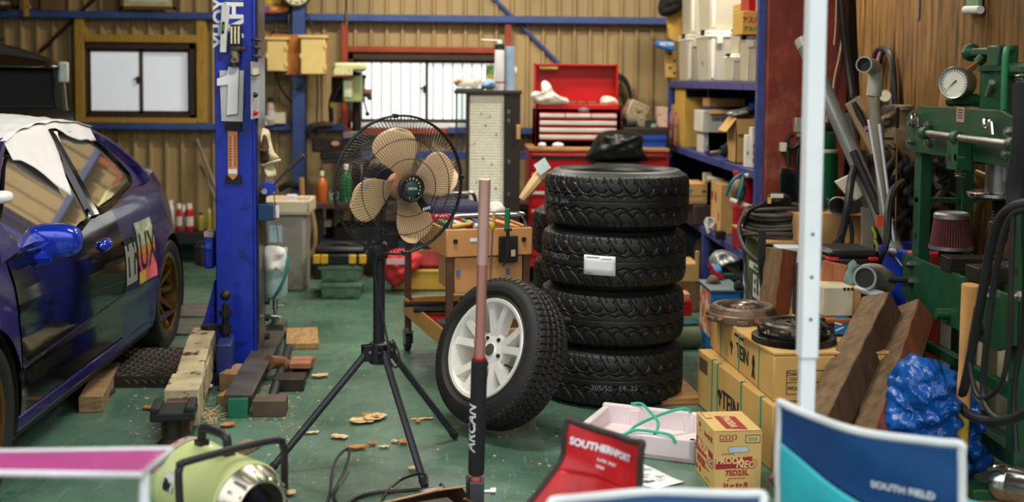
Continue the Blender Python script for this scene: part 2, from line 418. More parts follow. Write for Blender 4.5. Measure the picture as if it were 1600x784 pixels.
# ================================================================ BLUE HATCHBACK
def lerp_tab(tab):
 xs = [t[0] for t in tab]; ys = [t[1] for t in tab]
 return lambda x: float(np.interp(x, xs, ys))
m_carblue = M('car_blue_metallic', (22, 15, 84), .3, .25, .06, coat=.5)
m_mirblue = M('bright_blue_metallic', (16, 52, 190), .2, .35, .05, coat=1)
m_carblack = M('gloss_black_panel', (8, 8, 9), .12, 0, .05, coat=.5)
m_glass = glass('tinted_glass', (110, 104, 84), .8, .03, .16)
m_bronze = M('bronze_wheel', (132, 104, 62), .28, .9, .08)
m_under = M('underbody_black', (10, 10, 10), .8)
XC = -2.445
AX = (4.02, 6.56); ZA, RA = .29, .325
top_z = lerp_tab([(3.22, .55), (3.4, .65), (3.8, .74), (4.2, .80), (5.0, .825), (5.6, .86), (6.1, .90), (6.6, .925), (7.2, .93)])
wid = lerp_tab([(3.22, .60), (3.32, .70), (3.5, .78), (3.75, .825), (4.1, .842), (4.6, .845), (6.3, .845), (6.6, .84), (6.85, .80), (7.05, .73), (7.2, .64)])
zin = lerp_tab([(.17, -.03), (.22, -.012), (.30, -.006), (.395, -.004), (.41, .006), (.52, .008), (.62, .004), (.70, -.008), (.78, -.032), (.84, -.055), (.93, -.11)])
def side_u(y, z):
 u = wid(y)+zin(z)
 for a in AX:
  d = hypot(y-a, z-ZA)
  if d < RA+.14: u += .02*(1-max(0, d-RA)/.14)**2
 return u
def car_side(sg):
 """lower body side with wheel arches; returns (body, door) builders"""
 NY, NZ = 180, 34; ys = np.linspace(3.22, 7.2, NY); pts = {}; hole = {}
 for i, y in enumerate(ys):
  t = top_z(y)
  for j in range(NZ):
   z = .17+(t-.17)*j/(NZ-1); pts[i, j] = [y, z]
 cell = .034
 for k, p in pts.items():
  for a in AX:
   d = hypot(p[0]-a, p[1]-ZA)
   if abs(d-RA) < cell*.62 and d > 1e-6:
    p[0] = a+(p[0]-a)*RA/d; p[1] = max(.17, ZA+(p[1]-ZA)*RA/d)
 body, door = MB(), MB()
 vs = [None]*(NY*NZ)
 for (i, j), (y, z) in pts.items(): vs[i*NZ+j] = (XC+sg*side_u(y, z), y, z)
 fb, fd = [], []
 for i in range(NY-1):
  for j in range(NZ-1):
   q = [(i, j), (i+1, j), (i+1, j+1), (i, j+1)]
   cy = sum(pts[k][0] for k in q)/4; cz = sum(pts[k][1] for k in q)/4
   if any(hypot(cy-a, cz-ZA) < RA-.002 for a in AX): continue
   f = tuple(k[0]*NZ+k[1] for k in (q if sg > 0 else q[::-1]))
   if 4.37 < cy < 5.70 and cz > .235: fd.append(f)
   elif not (4.345 < cy < 5.72 and cz > .215): fb.append(f)
 body.add(vs, fb); door.add(vs, fd)
 return body, door
def gu(z): return .795-(z-.82)*(.215/.38)
RAIL = [(4.20, .80), (4.5, .985), (4.82, 1.15), (5.0, 1.188), (5.25, 1.21), (5.55, 1.217), (5.82, 1.205), (6.08, 1.15), (6.28, 1.06), (6.40, .97), (6.44, .90)]
def gp(y, z, sg=1, off=0): return Vector((XC+sg*(gu(z)+off), y, z))
car = thing('hatchback_car', 'dark blue hatchback with black door, its roof masked in white paper', 'car', (XC, 5.2, 0))
for sg in (1, -1):
 b, d = car_side(sg)
 b.build('body_side', m_carblue, car, ang=50)
 dr = d.build('door', m_carblack, car, ang=50)
 dr['label'] = 'gloss black door'
 if sg > 0:
  # recessed handle, shut-line trim
  h = MB(); T = TM((XC+side_u(5.44, .70)+.004, 5.44, .705), (1, 0, 0), (0, 1, 0))
  h.ball((0, 0, 0), .5, 10, 0, T, (.16, .06, .05)); h.build('door_handle', m_mirblue, dr)
  tr = MB().tube([(XC+side_u(y, .40)+.004, y, .40+.03*(y-4.4)) for y in np.linspace(4.38, 5.69, 14)], .006, 6)
  tr.build('side_moulding', M('moulding_black', (20, 20, 22), .25, coat=1), dr)
# bonnet, nose, tail, cowl and sills
mb = MB()
mb.grid(16, 13, lambda a, b: (XC+(2*b-1)*(side_u(3.22+a*1.0, top_z(3.22+a*1.0))), 3.22+a*1.0, top_z(3.22+a*1.0)+.05*(1-(2*b-1)**2)*min(1, a*3+.2)))
mb.build('bonnet', m_carblue, car)
mb = MB()
mb.grid(13, 7, lambda a, b: (XC+(2*a-1)*(side_u(3.22, .17+b*.38)), 3.22-.16*(1-(2*a-1)**2)*(.6+.4*sin(pi*b)), .17+b*.38)); mb.build('front_bumper', m_carblue, car)
mb = MB()
mb.grid(13, 9, lambda a, b: (XC+(2*a-1)*(side_u(7.2, .17+b*.76)), 7.2+.12*(1-(2*a-1)**2), .17+b*.76)); mb.build('rear_bumper', m_carblue, car)
mb = MB()
mb.grid(14, 9, lambda a, b: (XC+(2*b-1)*side_u(6.44+a*.76, top_z(6.44+a*.76)), 6.44+a*.76, top_z(6.44+a*.76)+.02*(1-(2*b-1)**2))); mb.build('tailgate', m_carblue, car)
mb = MB().bb((XC-.80, 4.42, .16), (XC+.80, 6.10, .24)).bb((XC-.60, 3.3, .16), (XC+.60, 7.1, .42))
for sg in (1, -1): mb.tube([(XC+sg*.80, y, .165) for y in (4.34, 5.2, 6.2)], .03, 8)
mb.build('underbody', m_under, car)
MB().bb((XC+.775, 4.36, .165), (XC+.835, 6.22, .225)).build('side_skirt', m_carblue, car, bevel=.015)
for a in AX:
 for sg in (1, -1):
  mb = MB().lathe([(RA, 0), (RA, .22), (.02, .22)], 28, TM((XC+sg*.85-sg*.0, a, ZA), (-sg, 0, 0)), cap=False)
  mb.v = [(x, y, max(.17, z)) for x, y, z in mb.v]
  mb.build('wheel_arch_liner', m_under, car)
# greenhouse
for sg in (1, -1):
 mb = MB().tube([gp(y, z, sg) for y, z in RAIL], [.034, .03, .028, .026, .026, .026, .028, .032, .036, .04, .04], 10, smooth=6)
 mb.build('roof_rail', m_carblue, car)
 door_w = [(4.29, .815), (4.55, .97), (4.83, 1.125), (5.02, 1.165), (5.2, 1.187), (5.37, 1.192), (5.34, .835)]
 q_w = [(5.47, .86), (5.50, 1.185), (5.68, 1.19), (5.84, 1.172), (6.0, 1.12), (6.12, 1.04), (6.19, .965), (6.16, .925), (6.0, .90)]
 for nm, poly in (('door_window', door_w), ('quarter_window', q_w)):
  mb = MB(); vs = [gp(y, z, sg, .012) for y, z in poly]; c = sum(vs, Vector())/len(vs); n = len(vs)
  mb.add(vs+[c], [(i, (i+1) % n, n) for i in range(n)]); g = mb.build(nm, m_glass, car, smooth=False)
  MB().tube([gp(y, z, sg, .012) for y, z in poly], .011 if nm[0] == 'd' else .018, 6, closed=True, smooth=5).build('window_seal', m_carblack, g)
 mb = MB().tube([gp(5.40, .83, sg, .006), gp(5.435, 1.02, sg, .006), gp(5.44, 1.205, sg, .006)], .036, 8, smooth=4)
 mb.build('centre_pillar', m_carblack, car)
 inner = [(5.9, 1.17), (6.04, 1.12), (6.15, 1.03), (6.2, .965), (6.17, .92), (6.0, .895)]; outer = [(5.95, 1.185), (6.1, 1.14), (6.28, 1.06), (6.38, .98), (6.44, .90), (6.44, .90)]
 mb = MB(); vs = [gp(y, z, sg, .008) for y, z in inner]+[gp(y, z, sg, .012) for y, z in outer]; n = len(inner)
 mb.add(vs, [(i, i+1, n+i+1, n+i) for i in range(n-1)]); mb.build('rear_quarter_panel', m_carblue, car)
ry = lerp_tab([(0, 4.82), (1, 5.98)]); rz = lerp_tab(RAIL)
mb = MB().grid(16, 13, lambda a, b: (XC+(2*b-1)*gu(rz(ry(a))), ry(a), rz(ry(a))+.012+.045*(1-(2*b-1)**2)*sin(pi*(.12+.76*a))))
mb.build('roof', m_carblue, car)
mb = MB().grid(8, 9, lambda a, b: (XC+(2*b-1)*gu(.80+a*.36), 4.20+a*.63-.10*(1-(2*b-1)**2)*(1-a*.6), .82+a*.345+.03*(1-(2*b-1)**2)*a)); mb.build('windscreen', m_glass, car)
mb = MB().grid(8, 9, lambda a, b: (XC+(2*b-1)*gu(1.16-a*.24), 6.02+a*.6, 1.17-a*.24+.03*(1-(2*b-1)**2))); mb.build('rear_window', m_glass, car)
# cabin: dark tub, seats, light roll bar, steering wheel
mb = MB().bb((XC-.76, 4.2, .42), (XC+.76, 6.4, .5)).bb((XC-.76, 4.15, .5), (XC+.76, 4.45, .80))
for sg in (1, -1): mb.bb((XC+sg*.70, 4.4, .45), (XC+sg*.76, 6.4, .78))
mb.build('cabin_tub', M('cabin_dark_trim', (38, 34, 28), .8), car)
for sg in (1, -1):
 mb = MB().box((XC+sg*.36, 4.98, .58), (.48, .50, .14)).box((0, 0, .29), (.46, .12, .58), 0, EU((XC+sg*.36, 5.22, .60), -16, 0, 0), (.7, .8))
 mb.build('seat', M('seat_cloth', (96, 74, 52), .9, var=.2), car, bevel=.04)
mb = MB().tube([(XC+.66, 5.6, .5), (XC+.60, 5.55, 1.05), (XC+.45, 5.55, 1.15), (XC-.45, 5.55, 1.15), (XC-.60, 5.55, 1.05), (XC-.66, 5.6, .5)], .02, 8, smooth=5)
mb.tube([(XC+.64, 4.5, .86), (XC+.1, 5.6, .70)], .02, 8).tube([(XC-.6, 5.55, 1.05), (XC+.5, 5.6, .55)], .02, 8)
mb.build('roll_bar', m_offwhite, car)
mb = MB().tube([(XC+.36+.17*cos(t), 4.62-.06*sin(t), .86+.16*sin(t)) for t in np.linspace(0, 2*pi, 25)[:-1]], .013, 8, closed=True)
mb.cyl((XC+.36, 4.62, .86), (XC+.36, 4.45, .8), .02); mb.build('steering_wheel', m_offwhite, car)
# mirror on a sail foot
def superell(c, rx, ry, rz, e1=.6, e2=.6, n=22):
 def f(a, b):
  t, p = (b-.5)*pi, a*2*pi
  g = lambda w, e: math.copysign(abs(w)**e, w)
  return (c[0]+rx*g(cos(t), e1)*g(cos(p), e2), c[1]+ry*g(cos(t), e1)*g(sin(p), e2), c[2]+rz*g(sin(t), e1))
 return MB().grid(n*2, n, f, cu=True)
mr = superell((-1.592, 4.72, .818), .108, .065, .068, .75, .72)
mr.v = [(x, y+(.05*(x+1.6)), z-(.02 if z < .80 and x < -1.6 else 0)) for x, y, z in mr.v]
mo = mr.build('door_mirror', m_mirblue, car)
mb = MB().tube([(-1.73, 4.52, .775), (-1.68, 4.60, .768), (-1.60, 4.68, .760)], [.03, .026, .03], 8, smooth=3); mb.build('mirror_arm', m_mirblue, mo)
mb = MB(); vs = [gp(4.24, .80, 1, .03), gp(4.46, .82, 1, .03), gp(4.42, .93, 1, .026), gp(4.24, .80, 1, -.01), gp(4.46, .82, 1, -.01), gp(4.42, .93, 1, -.01)]
mb.add(vs, [(0, 1, 2), (5, 4, 3), (0, 3, 4, 1), (1, 4, 5, 2), (2, 5, 3, 0)]); mb.build('mirror_base', m_carblue, mo)
# livery patch on the quarter panel
mb = MB()
def patch(y0, y1, z0, z1, mi, off=.003, n=6):
 mb.grid(n, n, lambda a, b: (XC+side_u(y0+(y1-y0)*a, z0+(z1-z0)*b)+off, y0+(y1-y0)*a, z0+(z1-z0)*b), mi)
patch(5.72, 5.90, .47, .66, 0); patch(5.94, 6.24, .44, .58, 1); patch(5.94, 6.24, .58, .625, 2); patch(5.94, 6.24, .625, .74, 3); patch(5.94, 6.06, .44, .5, 4, .0036)
lt = MB().text('TRUX', .26, Matrix(((0, 0, 1, XC+.866), (1, 0, 0, 5.98), (0, 1, 0, .585), (0, 0, 0, 1))), 5, sx=.82, ext=.0)
cv = [(XC+side_u(y, z)+.006, y, z) for x, y, z in lt.v]; mb.add(cv, lt.f, 5)
mb.build('livery_sticker', [M('sticker_grey', (150, 150, 146), .3), M('sticker_pink', (206, 96, 104), .3), M('sticker_orange', (190, 132, 60), .3), M('sticker_green', (132, 160, 130), .3, col2=(200, 190, 170), c2s=14), M('sticker_yellow', (206, 170, 60), .3), m_black], car)
# wheels
def wheel_parts(parent, R, W, rr, rim_m, spokes, T, deep=.05, name='wheel', tread=None):
 w = bpy.data.objects.new(name, None); COL.objects.link(w); w.parent = parent
 pr = [(rr, -W*.40), (rr+.012, -W*.45), (R*.86, -W*.5), (R*.95, -W*.49), (R*.985, -W*.44), (R, -W*.36), (R, W*.36), (R*.985, W*.44), (R*.95, W*.49), (R*.86, W*.5), (rr+.012, W*.45), (rr, W*.40)]
 MB(T).lathe(pr, 64, cap=False).build('tyre', m_rubber, w)
 mb = MB(T)
 mb.lathe([(rr+.008, W*.43), (rr-.006, W*.455), (rr-.016, W*.42), (rr-.02, W*.1), (rr-.03, -W*.42), (rr+.005, -W*.43)], 64, cap=False)
 zf = W*.40-deep
 mb.lathe([(.001, zf+.012), (.03, zf+.012), (.034, zf), (.085, zf-.01), (.09, zf-.05), (.001, zf-.06)], 32, cap=False)
 for k in range(spokes):
  a = 2*pi*k/spokes
  mb.add([(.055, -.020, zf-.035), (.055, .020, zf-.035), (rr-.012, .016, W*.24), (rr-.012, -.016, W*.24), (.055, -.013, zf), (.055, .013, zf), (rr-.012, .010, W*.36), (rr-.012, -.010, W*.36)],
   [(0, 3, 2, 1), (4, 5, 6, 7), (0, 1, 5, 4), (1, 2, 6, 5), (2, 3, 7, 6), (3, 0, 4, 7)], 0, Matrix.Rotation(a, 4, 'Z'))
 for k in range(5):
  a = 2*pi*k/5; mb.cyl((.057*cos(a), .057*sin(a), zf-.01), (.057*cos(a), .057*sin(a), zf+.02), .010, n=6)
 mb.build('rim', rim_m, w)
 MB(T).lathe([(.14, -.03), (.14, -.015), (.02, -.015)], 32, cap=False).build('brake_disc', m_dark, w)
 return w
for a in AX:
 for sg in (1, -1):
  wheel_parts(car, .29, .20, .212, m_bronze, 10, TM((XC+sg*.755, a, .29), (sg, 0, 0)), .05)
# paper masking over the roof with a pointed flap down the window
m_mask = M('masking_paper', (222, 222, 224), .75, var=.04, bump=.25, bs=9)
mb = MB()
def roofcov(a, b):
 y = 4.86+a*1.12; u = (1.03-b*1.5); z0 = rz(y)
 w = .006*sin(17*y+9*u)+.005*sin(31*u-11*y)
 uu = u*gu(z0); z = z0+.030+.045*max(0, 1-u*u)*sin(pi*(.12+.76*a))+abs(w)
 return (XC+uu+.012, y, z)
mb.grid(40, 26, roofcov)
flap_d = lerp_tab([(4.86, .07), (4.93, .09), (5.05, .17), (5.15, .24), (5.25, .30), (5.29, .27), (5.40, .14), (5.44, .03), (5.50, .025), (5.60, .06), (5.75, .085), (5.90, .075), (5.99, .06)])
def flap(a, b):
 y = 4.86+a*1.12; z0 = rz(y)+.03; d = flap_d(y)*b
 z = z0-d; yy = y-.05*b*max(0, 1-abs(y-5.33)/.11)
 return (XC+gu(z)+.034+.006*sin(23*y+5*z)*b, yy, z)
mb.grid(70, 14, flap)
one('masking_paper', 'white masking paper over the blue hatchback roof, one corner hanging down the window', 'paper', mb, m_mask, solid=.002, ang=60)
mb = superell((XC+.40, 4.85, .76), .20, .16, .11, .8, .8, 14)
mb.v = [(x+.02*sin(31*y+17*z), y+.02*sin(27*x+11*z), z+.03*sin(23*x+19*y)) for x, y, z in mb.v]
one('crumpled_bag', 'crumpled white bag on the front seat, seen through the car window', 'bag', mb, M('bag_white', (206, 204, 198), .6, var=.15, vs=12), jit=.004)
# ================================================================ BLACK CAR BEHIND
m_gb = M('black_paint_brown_sheen', (34, 25, 16), .2, var=.05, spec=.5, coat=.3)  # brown tint puts the gloss reflection into the base colour
m_dkg = M('dark_privacy_glass', (10, 8, 6), .3, var=.03, spec=.15)
Y0 = 7.75
ANG = 19
o0 = P(105, 110, Y0)
def zz(py): return P(60, py, Y0).z
zr, zb = zz(57), zz(170)
BT = RZ((o0.x, Y0, 0), ANG)       # local x to the right, y away from the tail, z up
BL, BW = 2.0, 1.44
suv = thing('black_car', 'gloss black tall car behind the masked roof of the blue hatchback, tail lamp showing', 'car', BT @ Vector((-BW/2, BL/2, 0)), ANG)
sec = [(.02, .30), (.04, .55), (.05, .85), (.045, zz(192)), (.0, zb), (-.012, zz(130)), (-.03, zz(104)), (-.07, zz(94)), (-.16, zz(84)), (-.30, zz(73)), (-.45, zz(64)), (-.60, zr+.005), (-.72, zr+.012)]
ring = sec+[(-BW-x, z) for x, z in sec[::-1]]
n = len(ring); mb = MB(BT); vs = []; fs = []
st = [(0, .965), (.03, .99), (.10, 1.0), (1.2, 1.0), (1.75, .97), (1.95, .9), (BL, .8)]
for y, sc in st: vs += [(-BW/2+(x+BW/2)*sc, y+(max(0, z-zb)*.10 if y < 1 else -max(0, z-zb)*.5*(y > 1.5)), .3+(z-.3)*(1-(1-sc)*.25)) for x, z in ring]
for k in range(len(st)-1): fs += [(k*n+i, k*n+(i+1) % n, (k+1)*n+(i+1) % n, (k+1)*n+i) for i in range(n)]
fs += [tuple(range(n))[::-1], tuple(range((len(st)-1)*n, len(st)*n))]
mb.add(vs, fs); mb.build('body', m_gb, suv, ang=50)
def rearq(a, b):
 z = zb+.012+(zz(111)-zb-.012)*b; x = -.07-.02*b-(BW-.14-.04*b)*a
 return Vector((x, max(0, z-zb)*.10-.008-.02*sin(pi*a), z))
mb = MB(BT).grid(13, 7, lambda a, b: rearq(a, b)); mb.build('rear_window', m_dkg, suv)
pts = [rearq(a, b) for a, b in [(t, 0) for t in np.linspace(0, 1, 10)]+[(1, .5)]+[(t, 1) for t in np.linspace(1, 0, 10)]+[(0, .5)]]
MB().tube([BT @ p for p in pts], .012, 6, closed=True).build('window_seal', m_matt, suv)
mb = MB(BT).grid(13, 6, lambda a, b: (-.05-(BW-.10)*a, -.055+.14*b+.02*abs(2*a-1)**3-.01, zz(106)+.03*sin(b*1.6)+.08*(1-abs(2*a-1)**2.2)*b))
mb.build('roof_spoiler', m_gb, suv, solid=.02)
mb = MB(BT).grid(13, 6, lambda a, b: (.035-(BW+.07)*a, -.03-.045*sin(pi*b)+.02*abs(2*a-1)**4, zz(192)-.25+b*(zz(172)-zz(192)+.25))); mb.build('tailgate', m_gb, suv)
MB(BT).bb((-.055, -.02, zz(129)), (.01, .16, zz(96))).build('tail_lamp', M('lamp_lens_pale', (196, 206, 202), .15, coat=1), suv, bevel=.012)
mb = MB().prism([(0, 0), (.16, 0), (.15, .02), (.03, .05), (0, .055)], .03, BT @ TM((-.52, .5, zz(63)), (0, -1, 0), (1, 0, 0))); mb.build('fin_antenna', m_gb, suv, bevel=.006)
MB(BT).bb((-BW+.1, -.06, .22), (-.1, .04, .52)).build('bumper', m_gb, suv, bevel=.04)
for x in (-.02, -BW+.02):
 for y in (.40, 1.62):
  wheel_parts(suv, .28, .17, .19, m_alu, 6, BT @ TM((x-(.09 if x > -.5 else -.09), y, .28), (1 if x > -.5 else -1, 0, 0)))
# ================================================================ TWO-POST LIFT COLUMN AND ITS ARM
YC = 6.02
m_film = M('dark_inner_steel', (66, 60, 62), .3, .3, .25, 5, col2=(120, 120, 128), c2s=2.4, c2t=(.5, .7))
lift = thing('car_lift', 'tall blue lift column with a dirty cream swing arm beside the blue hatchback', 'car lift', (P(372, 570, YC).x, YC+.15, 0))
xa, xb = P(337, 400, YC).x, P(400, 400, YC).x
mb = MB().bb((xa, YC, .02), (xb, YC+.26, 2.7)).bb((xa-.02, YC+.12, .02), (xa, YC+.2, 2.7)).bb((xb-.012, YC-.012, .05), (xb+.004, YC+.0, 2.7)); mb.build('column', m_blue, lift, bevel=.006)
MB().bb((xb, YC+.02, .02), (xb+.012, YC+.22, 2.7)).build('inner_rail', m_film, lift, bevel=.003)
mb = MB().bb((xa-.03, YC-.06, .0), (xb+.06, YC+.32, .022)); mb.build('base_plate', m_blue, lift, bevel=.004)
for x in (xa-.005, xb+.045):
 for y in (YC-.03, YC+.29): MB().cyl((x, y, .02), (x, y, .05), .012, n=6).build('anchor_bolt', m_dark, lift)
# side gusset, safety-lock housing on the left of the column
T = TM((xa-.02, YC+.06, .02), (0, 1, 0), (1, 0, 0))
MB().prism([(0, 0), (-.12, 0), (-.03, -.30), (0, -.42)], .1, T @ Matrix.Diagonal((1, 1, 1, 1))).build('gusset', m_blue, lift, bevel=.003)
yh = YC+.06
mb = MB().pb(318, 367, 334, 420, yh, .10); k = mb.build('lock_housing', m_blue, lift, bevel=.012)
a = P(313, 380, yh); b = P(313, 418, yh)
mb = MB().lathe([(.02, 0), (.042, .01), (.046, .03), (.042, .045), (.046, .06), (.042, .075), (.046, .10), (.03, .125), (.0, .13)], 20, TM((a.x+.006, yh+.05, b.z)), cap=False); mb.build('lock_drum', m_black, k)
MB().pb(318, 362, 334, 371, yh-.006, .11).build('housing_cap', M('dusty_top', (150, 146, 140), .7), k, bevel=.004)
MB().cyl(P(326, 384, yh+.002), P(326, 384, yh-.008), .016).build('bolt_head', m_blue, k)
# lettering down the column
lm = MB()
def colT(px, py, rot):
 p = P(px, py, YC-.0015); c, s = cos(rot), sin(rot)
 return Matrix(((c, -s, 0, p.x), (0, 0, -1, p.y), (s, c, 0, p.z), (0, 0, 0, 1)))
lm.text('AHN', .125, colT(367, 14, radians(90)), 0, bold=.004, sx=1.0); lm.text('YHOY', .085, colT(344, 36, radians(90)), 0, bold=.003)
lm.build('lettering', M('decal_white', (206, 208, 208), .5), lift)
# lever valve and control box on the right side
xr = xb+.012
mb = MB().pb(409, 285, 429, 305, YC+.02, .07); v = mb.build('lever_bracket', m_blue, lift, bevel=.006)
MB().tube([P(424, 292, YC+.03), P(445, 270, YC+.03), P(458, 257, YC+.03), P(474, 242, YC+.03)], [.007, .007, .012, .013], 10).build('lock_lever', M('lever_grey', (70, 68, 68), .45, .5), v)
MB().cyl(P(413, 299, YC+.02), P(413, 299, YC), .014).build('pivot_bolt', m_steel, v)
mb = MB().pb(403, 319, 427, 345, YC+.0, .10); k = mb.build('control_box', M('control_box_blue', (26, 58, 98), .4), lift, bevel=.004)
mb = MB().pb(427.5, 321, 436, 340, YC+.05, .004); mb.build('box_label', m_paper, k)
MB().pb(405, 302, 414, 320, YC+.03, .04).build('cable_gland', m_matt, k, bevel=.003)
for py in (470, 496, 525, 548): MB().cyl(P(414, py, YC+.05), P(414, py, YC+.05)+Vector((.022, 0, 0)), .018, n=10).build('rail_bolt', m_matt, lift)
# cream swing arm: fixed box, telescoping nose, black pad
m_cream = M('chipped_cream_paint', (166, 154, 122), .6, var=.18, vs=8, col2=(64, 40, 26), c2s=11, c2t=(.56, .62), bump=.12)
arm0 = FL(312, 560, .15); arm1 = FL(262, 678, .15)
d = Vector((arm1.x-arm0.x, arm1.y-arm0.y, 0)); L_ = d.length; d.normalize(); n_ = Vector((d.y, -d.x, 0))
AT = Matrix(((-n_.x, d.x, 0, arm0.x), (-n_.y, d.y, 0, arm0.y), (0, 0, 1, 0), (0, 0, 0, 1)))
mb = MB(AT)
mb.bb((-.06, .02, .06), (.06, L_*.62, .19)); mb.bb((-.055, -.28, .08), (.055, .05, .24))
mb.prism([(-.28, .24), (.03, .25), (L_*.40, .193), (L_*.40, .15), (-.28, .15)], .11, TM((-.055, 0, 0), (1, 0, 0), (0, 1, 0)))
mb.bb((-.068, L_*.40, .05), (.068, L_*.63, .2))
arm = mb.build('swing_arm', m_cream, lift, bevel=.005)
MB(AT).bb((-.055, L_*.5, .075), (.055, L_*.80, .165)).build('arm_extension', M('rusty_inner_arm', (96, 66, 48), .6, .3, .25, 12, col2=(50, 36, 30), bump=.15), arm, bevel=.004)
mb = MB(AT).cyl((0, L_*.86, .03), (0, L_*.86, .17), .04).lathe([(.055, 0), (.06, .02), (.04, .04)], 20, TM((0, L_*.86, .05))); mb.build('pad_screw', m_dark, arm)
mb = MB(AT).bb((-.075, L_*.80, .17), (.085, L_*.93, .205)).bb((-.075, L_*.80, .20), (-.04, L_*.93, .225)).bb((.05, L_*.80, .20), (.085, L_*.93, .225)); mb.build('lift_pad', m_matt, arm, bevel=.008)
mb = MB(AT).cyl((.03, -.22, .24), (.03, -.22, .262), .045); mb.build('pivot_pin', m_dark, arm)
mb = MB(AT).cyl((.10, -.24, .18), (.10, -.24, .36), .016).cyl((.10, -.24, .22), (.10, -.24, .26), .03).ball((.10, -.25, .40), .026, 8).cyl((.10, -.24, .30), (.10, -.24, .33), .028); mb.build('arm_lock', m_dark, arm)
MB(AT).bb((.07, -.30, .05), (.14, -.05, .20)).build('arm_carriage', M('carriage_blue', (24, 40, 96), .5, var=.2), arm, bevel=.006)
# ---- things fixed on the column
pl = MB(); yq = YC-.016
a = [P(343, 110, yq), P(381, 110, yq), P(379, 190, yq), P(346, 189, yq)]
def slab(mb, pts, t, mi=0):
 n = len(pts); mb.add([p for p in pts]+[p+Vector((0, t, 0)) for p in pts], [tuple(range(n)), tuple(range(n, 2*n))[::-1]]+[(i, n+i, n+(i+1) % n, (i+1) % n) for i in range(n)], mi)
t = thing('number_plate', 'grey plate with a big white number 1 on the blue lift column', 'sign', P(362, 189, YC-.003))
mb = MB(); slab(mb, a[::-1], .012); mb.build('plate', M('plate_grey', (186, 190, 186), .6, var=.1), t)
def digit(dx, y, mi, m, nm):
 o1 = [(339, 123), (354, 117), (357, 104), (373, 104), (371, 178), (354, 180), (356, 132), (339, 134)]
 c = (357, 142); mb = MB(); slab(mb, [P(c[0]+(q[0]-c[0])*dx[0], c[1]+(q[1]-c[1])*dx[1], y) for q in o1][::-1], .003); mb.build(nm, m, t, smooth=False)
digit((1.07, 1.03), yq-.004, 0, M('digit_outline_purple', (60, 30, 110), .5), 'digit_outline'); digit((1, 1), yq-.008, 0, m_paper, 'digit')
t = thing('thermometer', 'orange wooden thermometer strip taped to the blue lift column', 'thermometer', P(364, 285, YC-.012))
yq = YC-.013
mb = MB(); slab(mb, [P(356, 204, yq), P(371, 204, yq), P(371, 274, yq), P(364, 281, yq), P(356, 274, yq)][::-1], .008); mb.build('scale_board', M('thermo_wood', (206, 130, 74), .6, var=.1), t, smooth=False)
mb = MB().cyl(P(363.5, 212, yq-.003), P(363.5, 262, yq-.003), .003, n=8); mb.build('tube', M('thermo_tube', (230, 190, 170), .2), t)
mb = MB()
for k in range(11): mb.pb(358, 214+k*4.4, 361, 215+k*4.4, yq-.001, .001).pb(366, 214+k*4.4, 369, 215+k*4.4, yq-.001, .001)
mb.build('scale_mark', m_matt, t)
MB().pb(356.5, 264, 370.5, 271.5, yq-.002, .003).build('white_label', m_paper, t)
for q, th in (([P(351, 192, yq-.004), P(376, 191, yq-.004), P(376, 205, yq-.004), P(351, 204, yq-.004)], .016), ([P(353, 273, yq+.002), P(376, 273, yq+.002), P(378, 287, yq+.002), P(351, 286, yq+.002)], .006)):
 mb = MB(); slab(mb, q[::-1], th); mb.build('tape', m_matt, t)
# spirit level
t = thing('spirit_level', 'white spirit level standing upright against the blue lift column', 'level', P(350, 82, YC-.012))
mb = MB(); slab(mb, [P(346, 5, YC-.03), P(358, 7, YC-.03), P(353, 82, YC-.03), P(343, 82, YC-.03)][::-1], .028); mb.build('body', M('level_white', (196, 198, 196), .4), t, bevel=.003)
mb = MB(); slab(mb, [P(347, 34, YC-.034), P(351, 34, YC-.034), P(350, 52, YC-.034), P(346, 52, YC-.034)][::-1], .006); mb.build('vial_window', m_matt, t)
MB().cyl(P(348.6, 38, YC-.035), P(348.1, 48, YC-.035), .005).build('vial', M('vial_green', (70, 130, 40), .2), t)
# LED work light
t = thing('work_light', 'black handheld work light with a grid of small lamps clipped on the column', 'lamp', P(367, 105, YC-.012))
yq = YC-.045
MB().pb(359, 38, 376, 72, yq, .04).build('head', m_black, t, bevel=.006)
mb = MB()
for i in range(3):
 for j in range(9): mb.ball(P(361.5+i*5.6, 43+j*3, yq-.001), .006, 5)
mb.build('lamp_grid', M('led_lens', (214, 206, 176), .2, coat=1), t)
MB().pb(359, 72, 376, 80, yq-.006, .05).pb(376, 73, 383, 79, yq, .03).build('clamp', M('clamp_brown', (60, 46, 34), .5), t, bevel=.004)
MB().cyl(P(367, 80, yq+.015), P(366.5, 98, yq+.015), .022).build('handle', M('handle_ribbed', (140, 130, 112), .35, .4, col2=(40, 36, 30), c2s=40), t)
MB().cyl(P(366.5, 98, yq+.015), P(366.5, 104, yq+.015), .023).build('end_cap', m_black, t)
# grey taped sleeve, clips and bands on the inner face; wooden block and a hanging glove
yp = YC+.16
xi = xb+.012
def xbox(px0, py0, px1, py1, th):
 """box lying on the inner (right) face of the column"""
 a, b = PX(px0, py0, xi), PX(px1, py1, xi); return MB().bb((xi, min(a.y, b.y), b.z), (xi+th, max(a.y, b.y), a.z))
t = thing('post_sleeve', 'grey taped sleeve with small clips on the inner side of the blue lift column', 'cover', PX(397, 184, xi))
xbox(391.5, 96, 404, 184, .004).build('sleeve', M('sleeve_grey', (150, 152, 162), .6, var=.15), t)
xbox(393, 106, 402, 118, .006).build('paper_tag', M('old_label', (206, 200, 174), .7), t)
MB().tube([PX(391, 117, xi+.012), PX(398, 118.5, xi+.014), PX(404, 117, xi+.012), PX(405, 117, xi+.03)], .004, 6).build('wire', m_matt, t)
for py, m in ((148, M('clip_navy', (30, 36, 70), .5)), (176, m_red)): MB().ball(PX(399, py, xi+.012), .014, 8).build('clip', m, t)
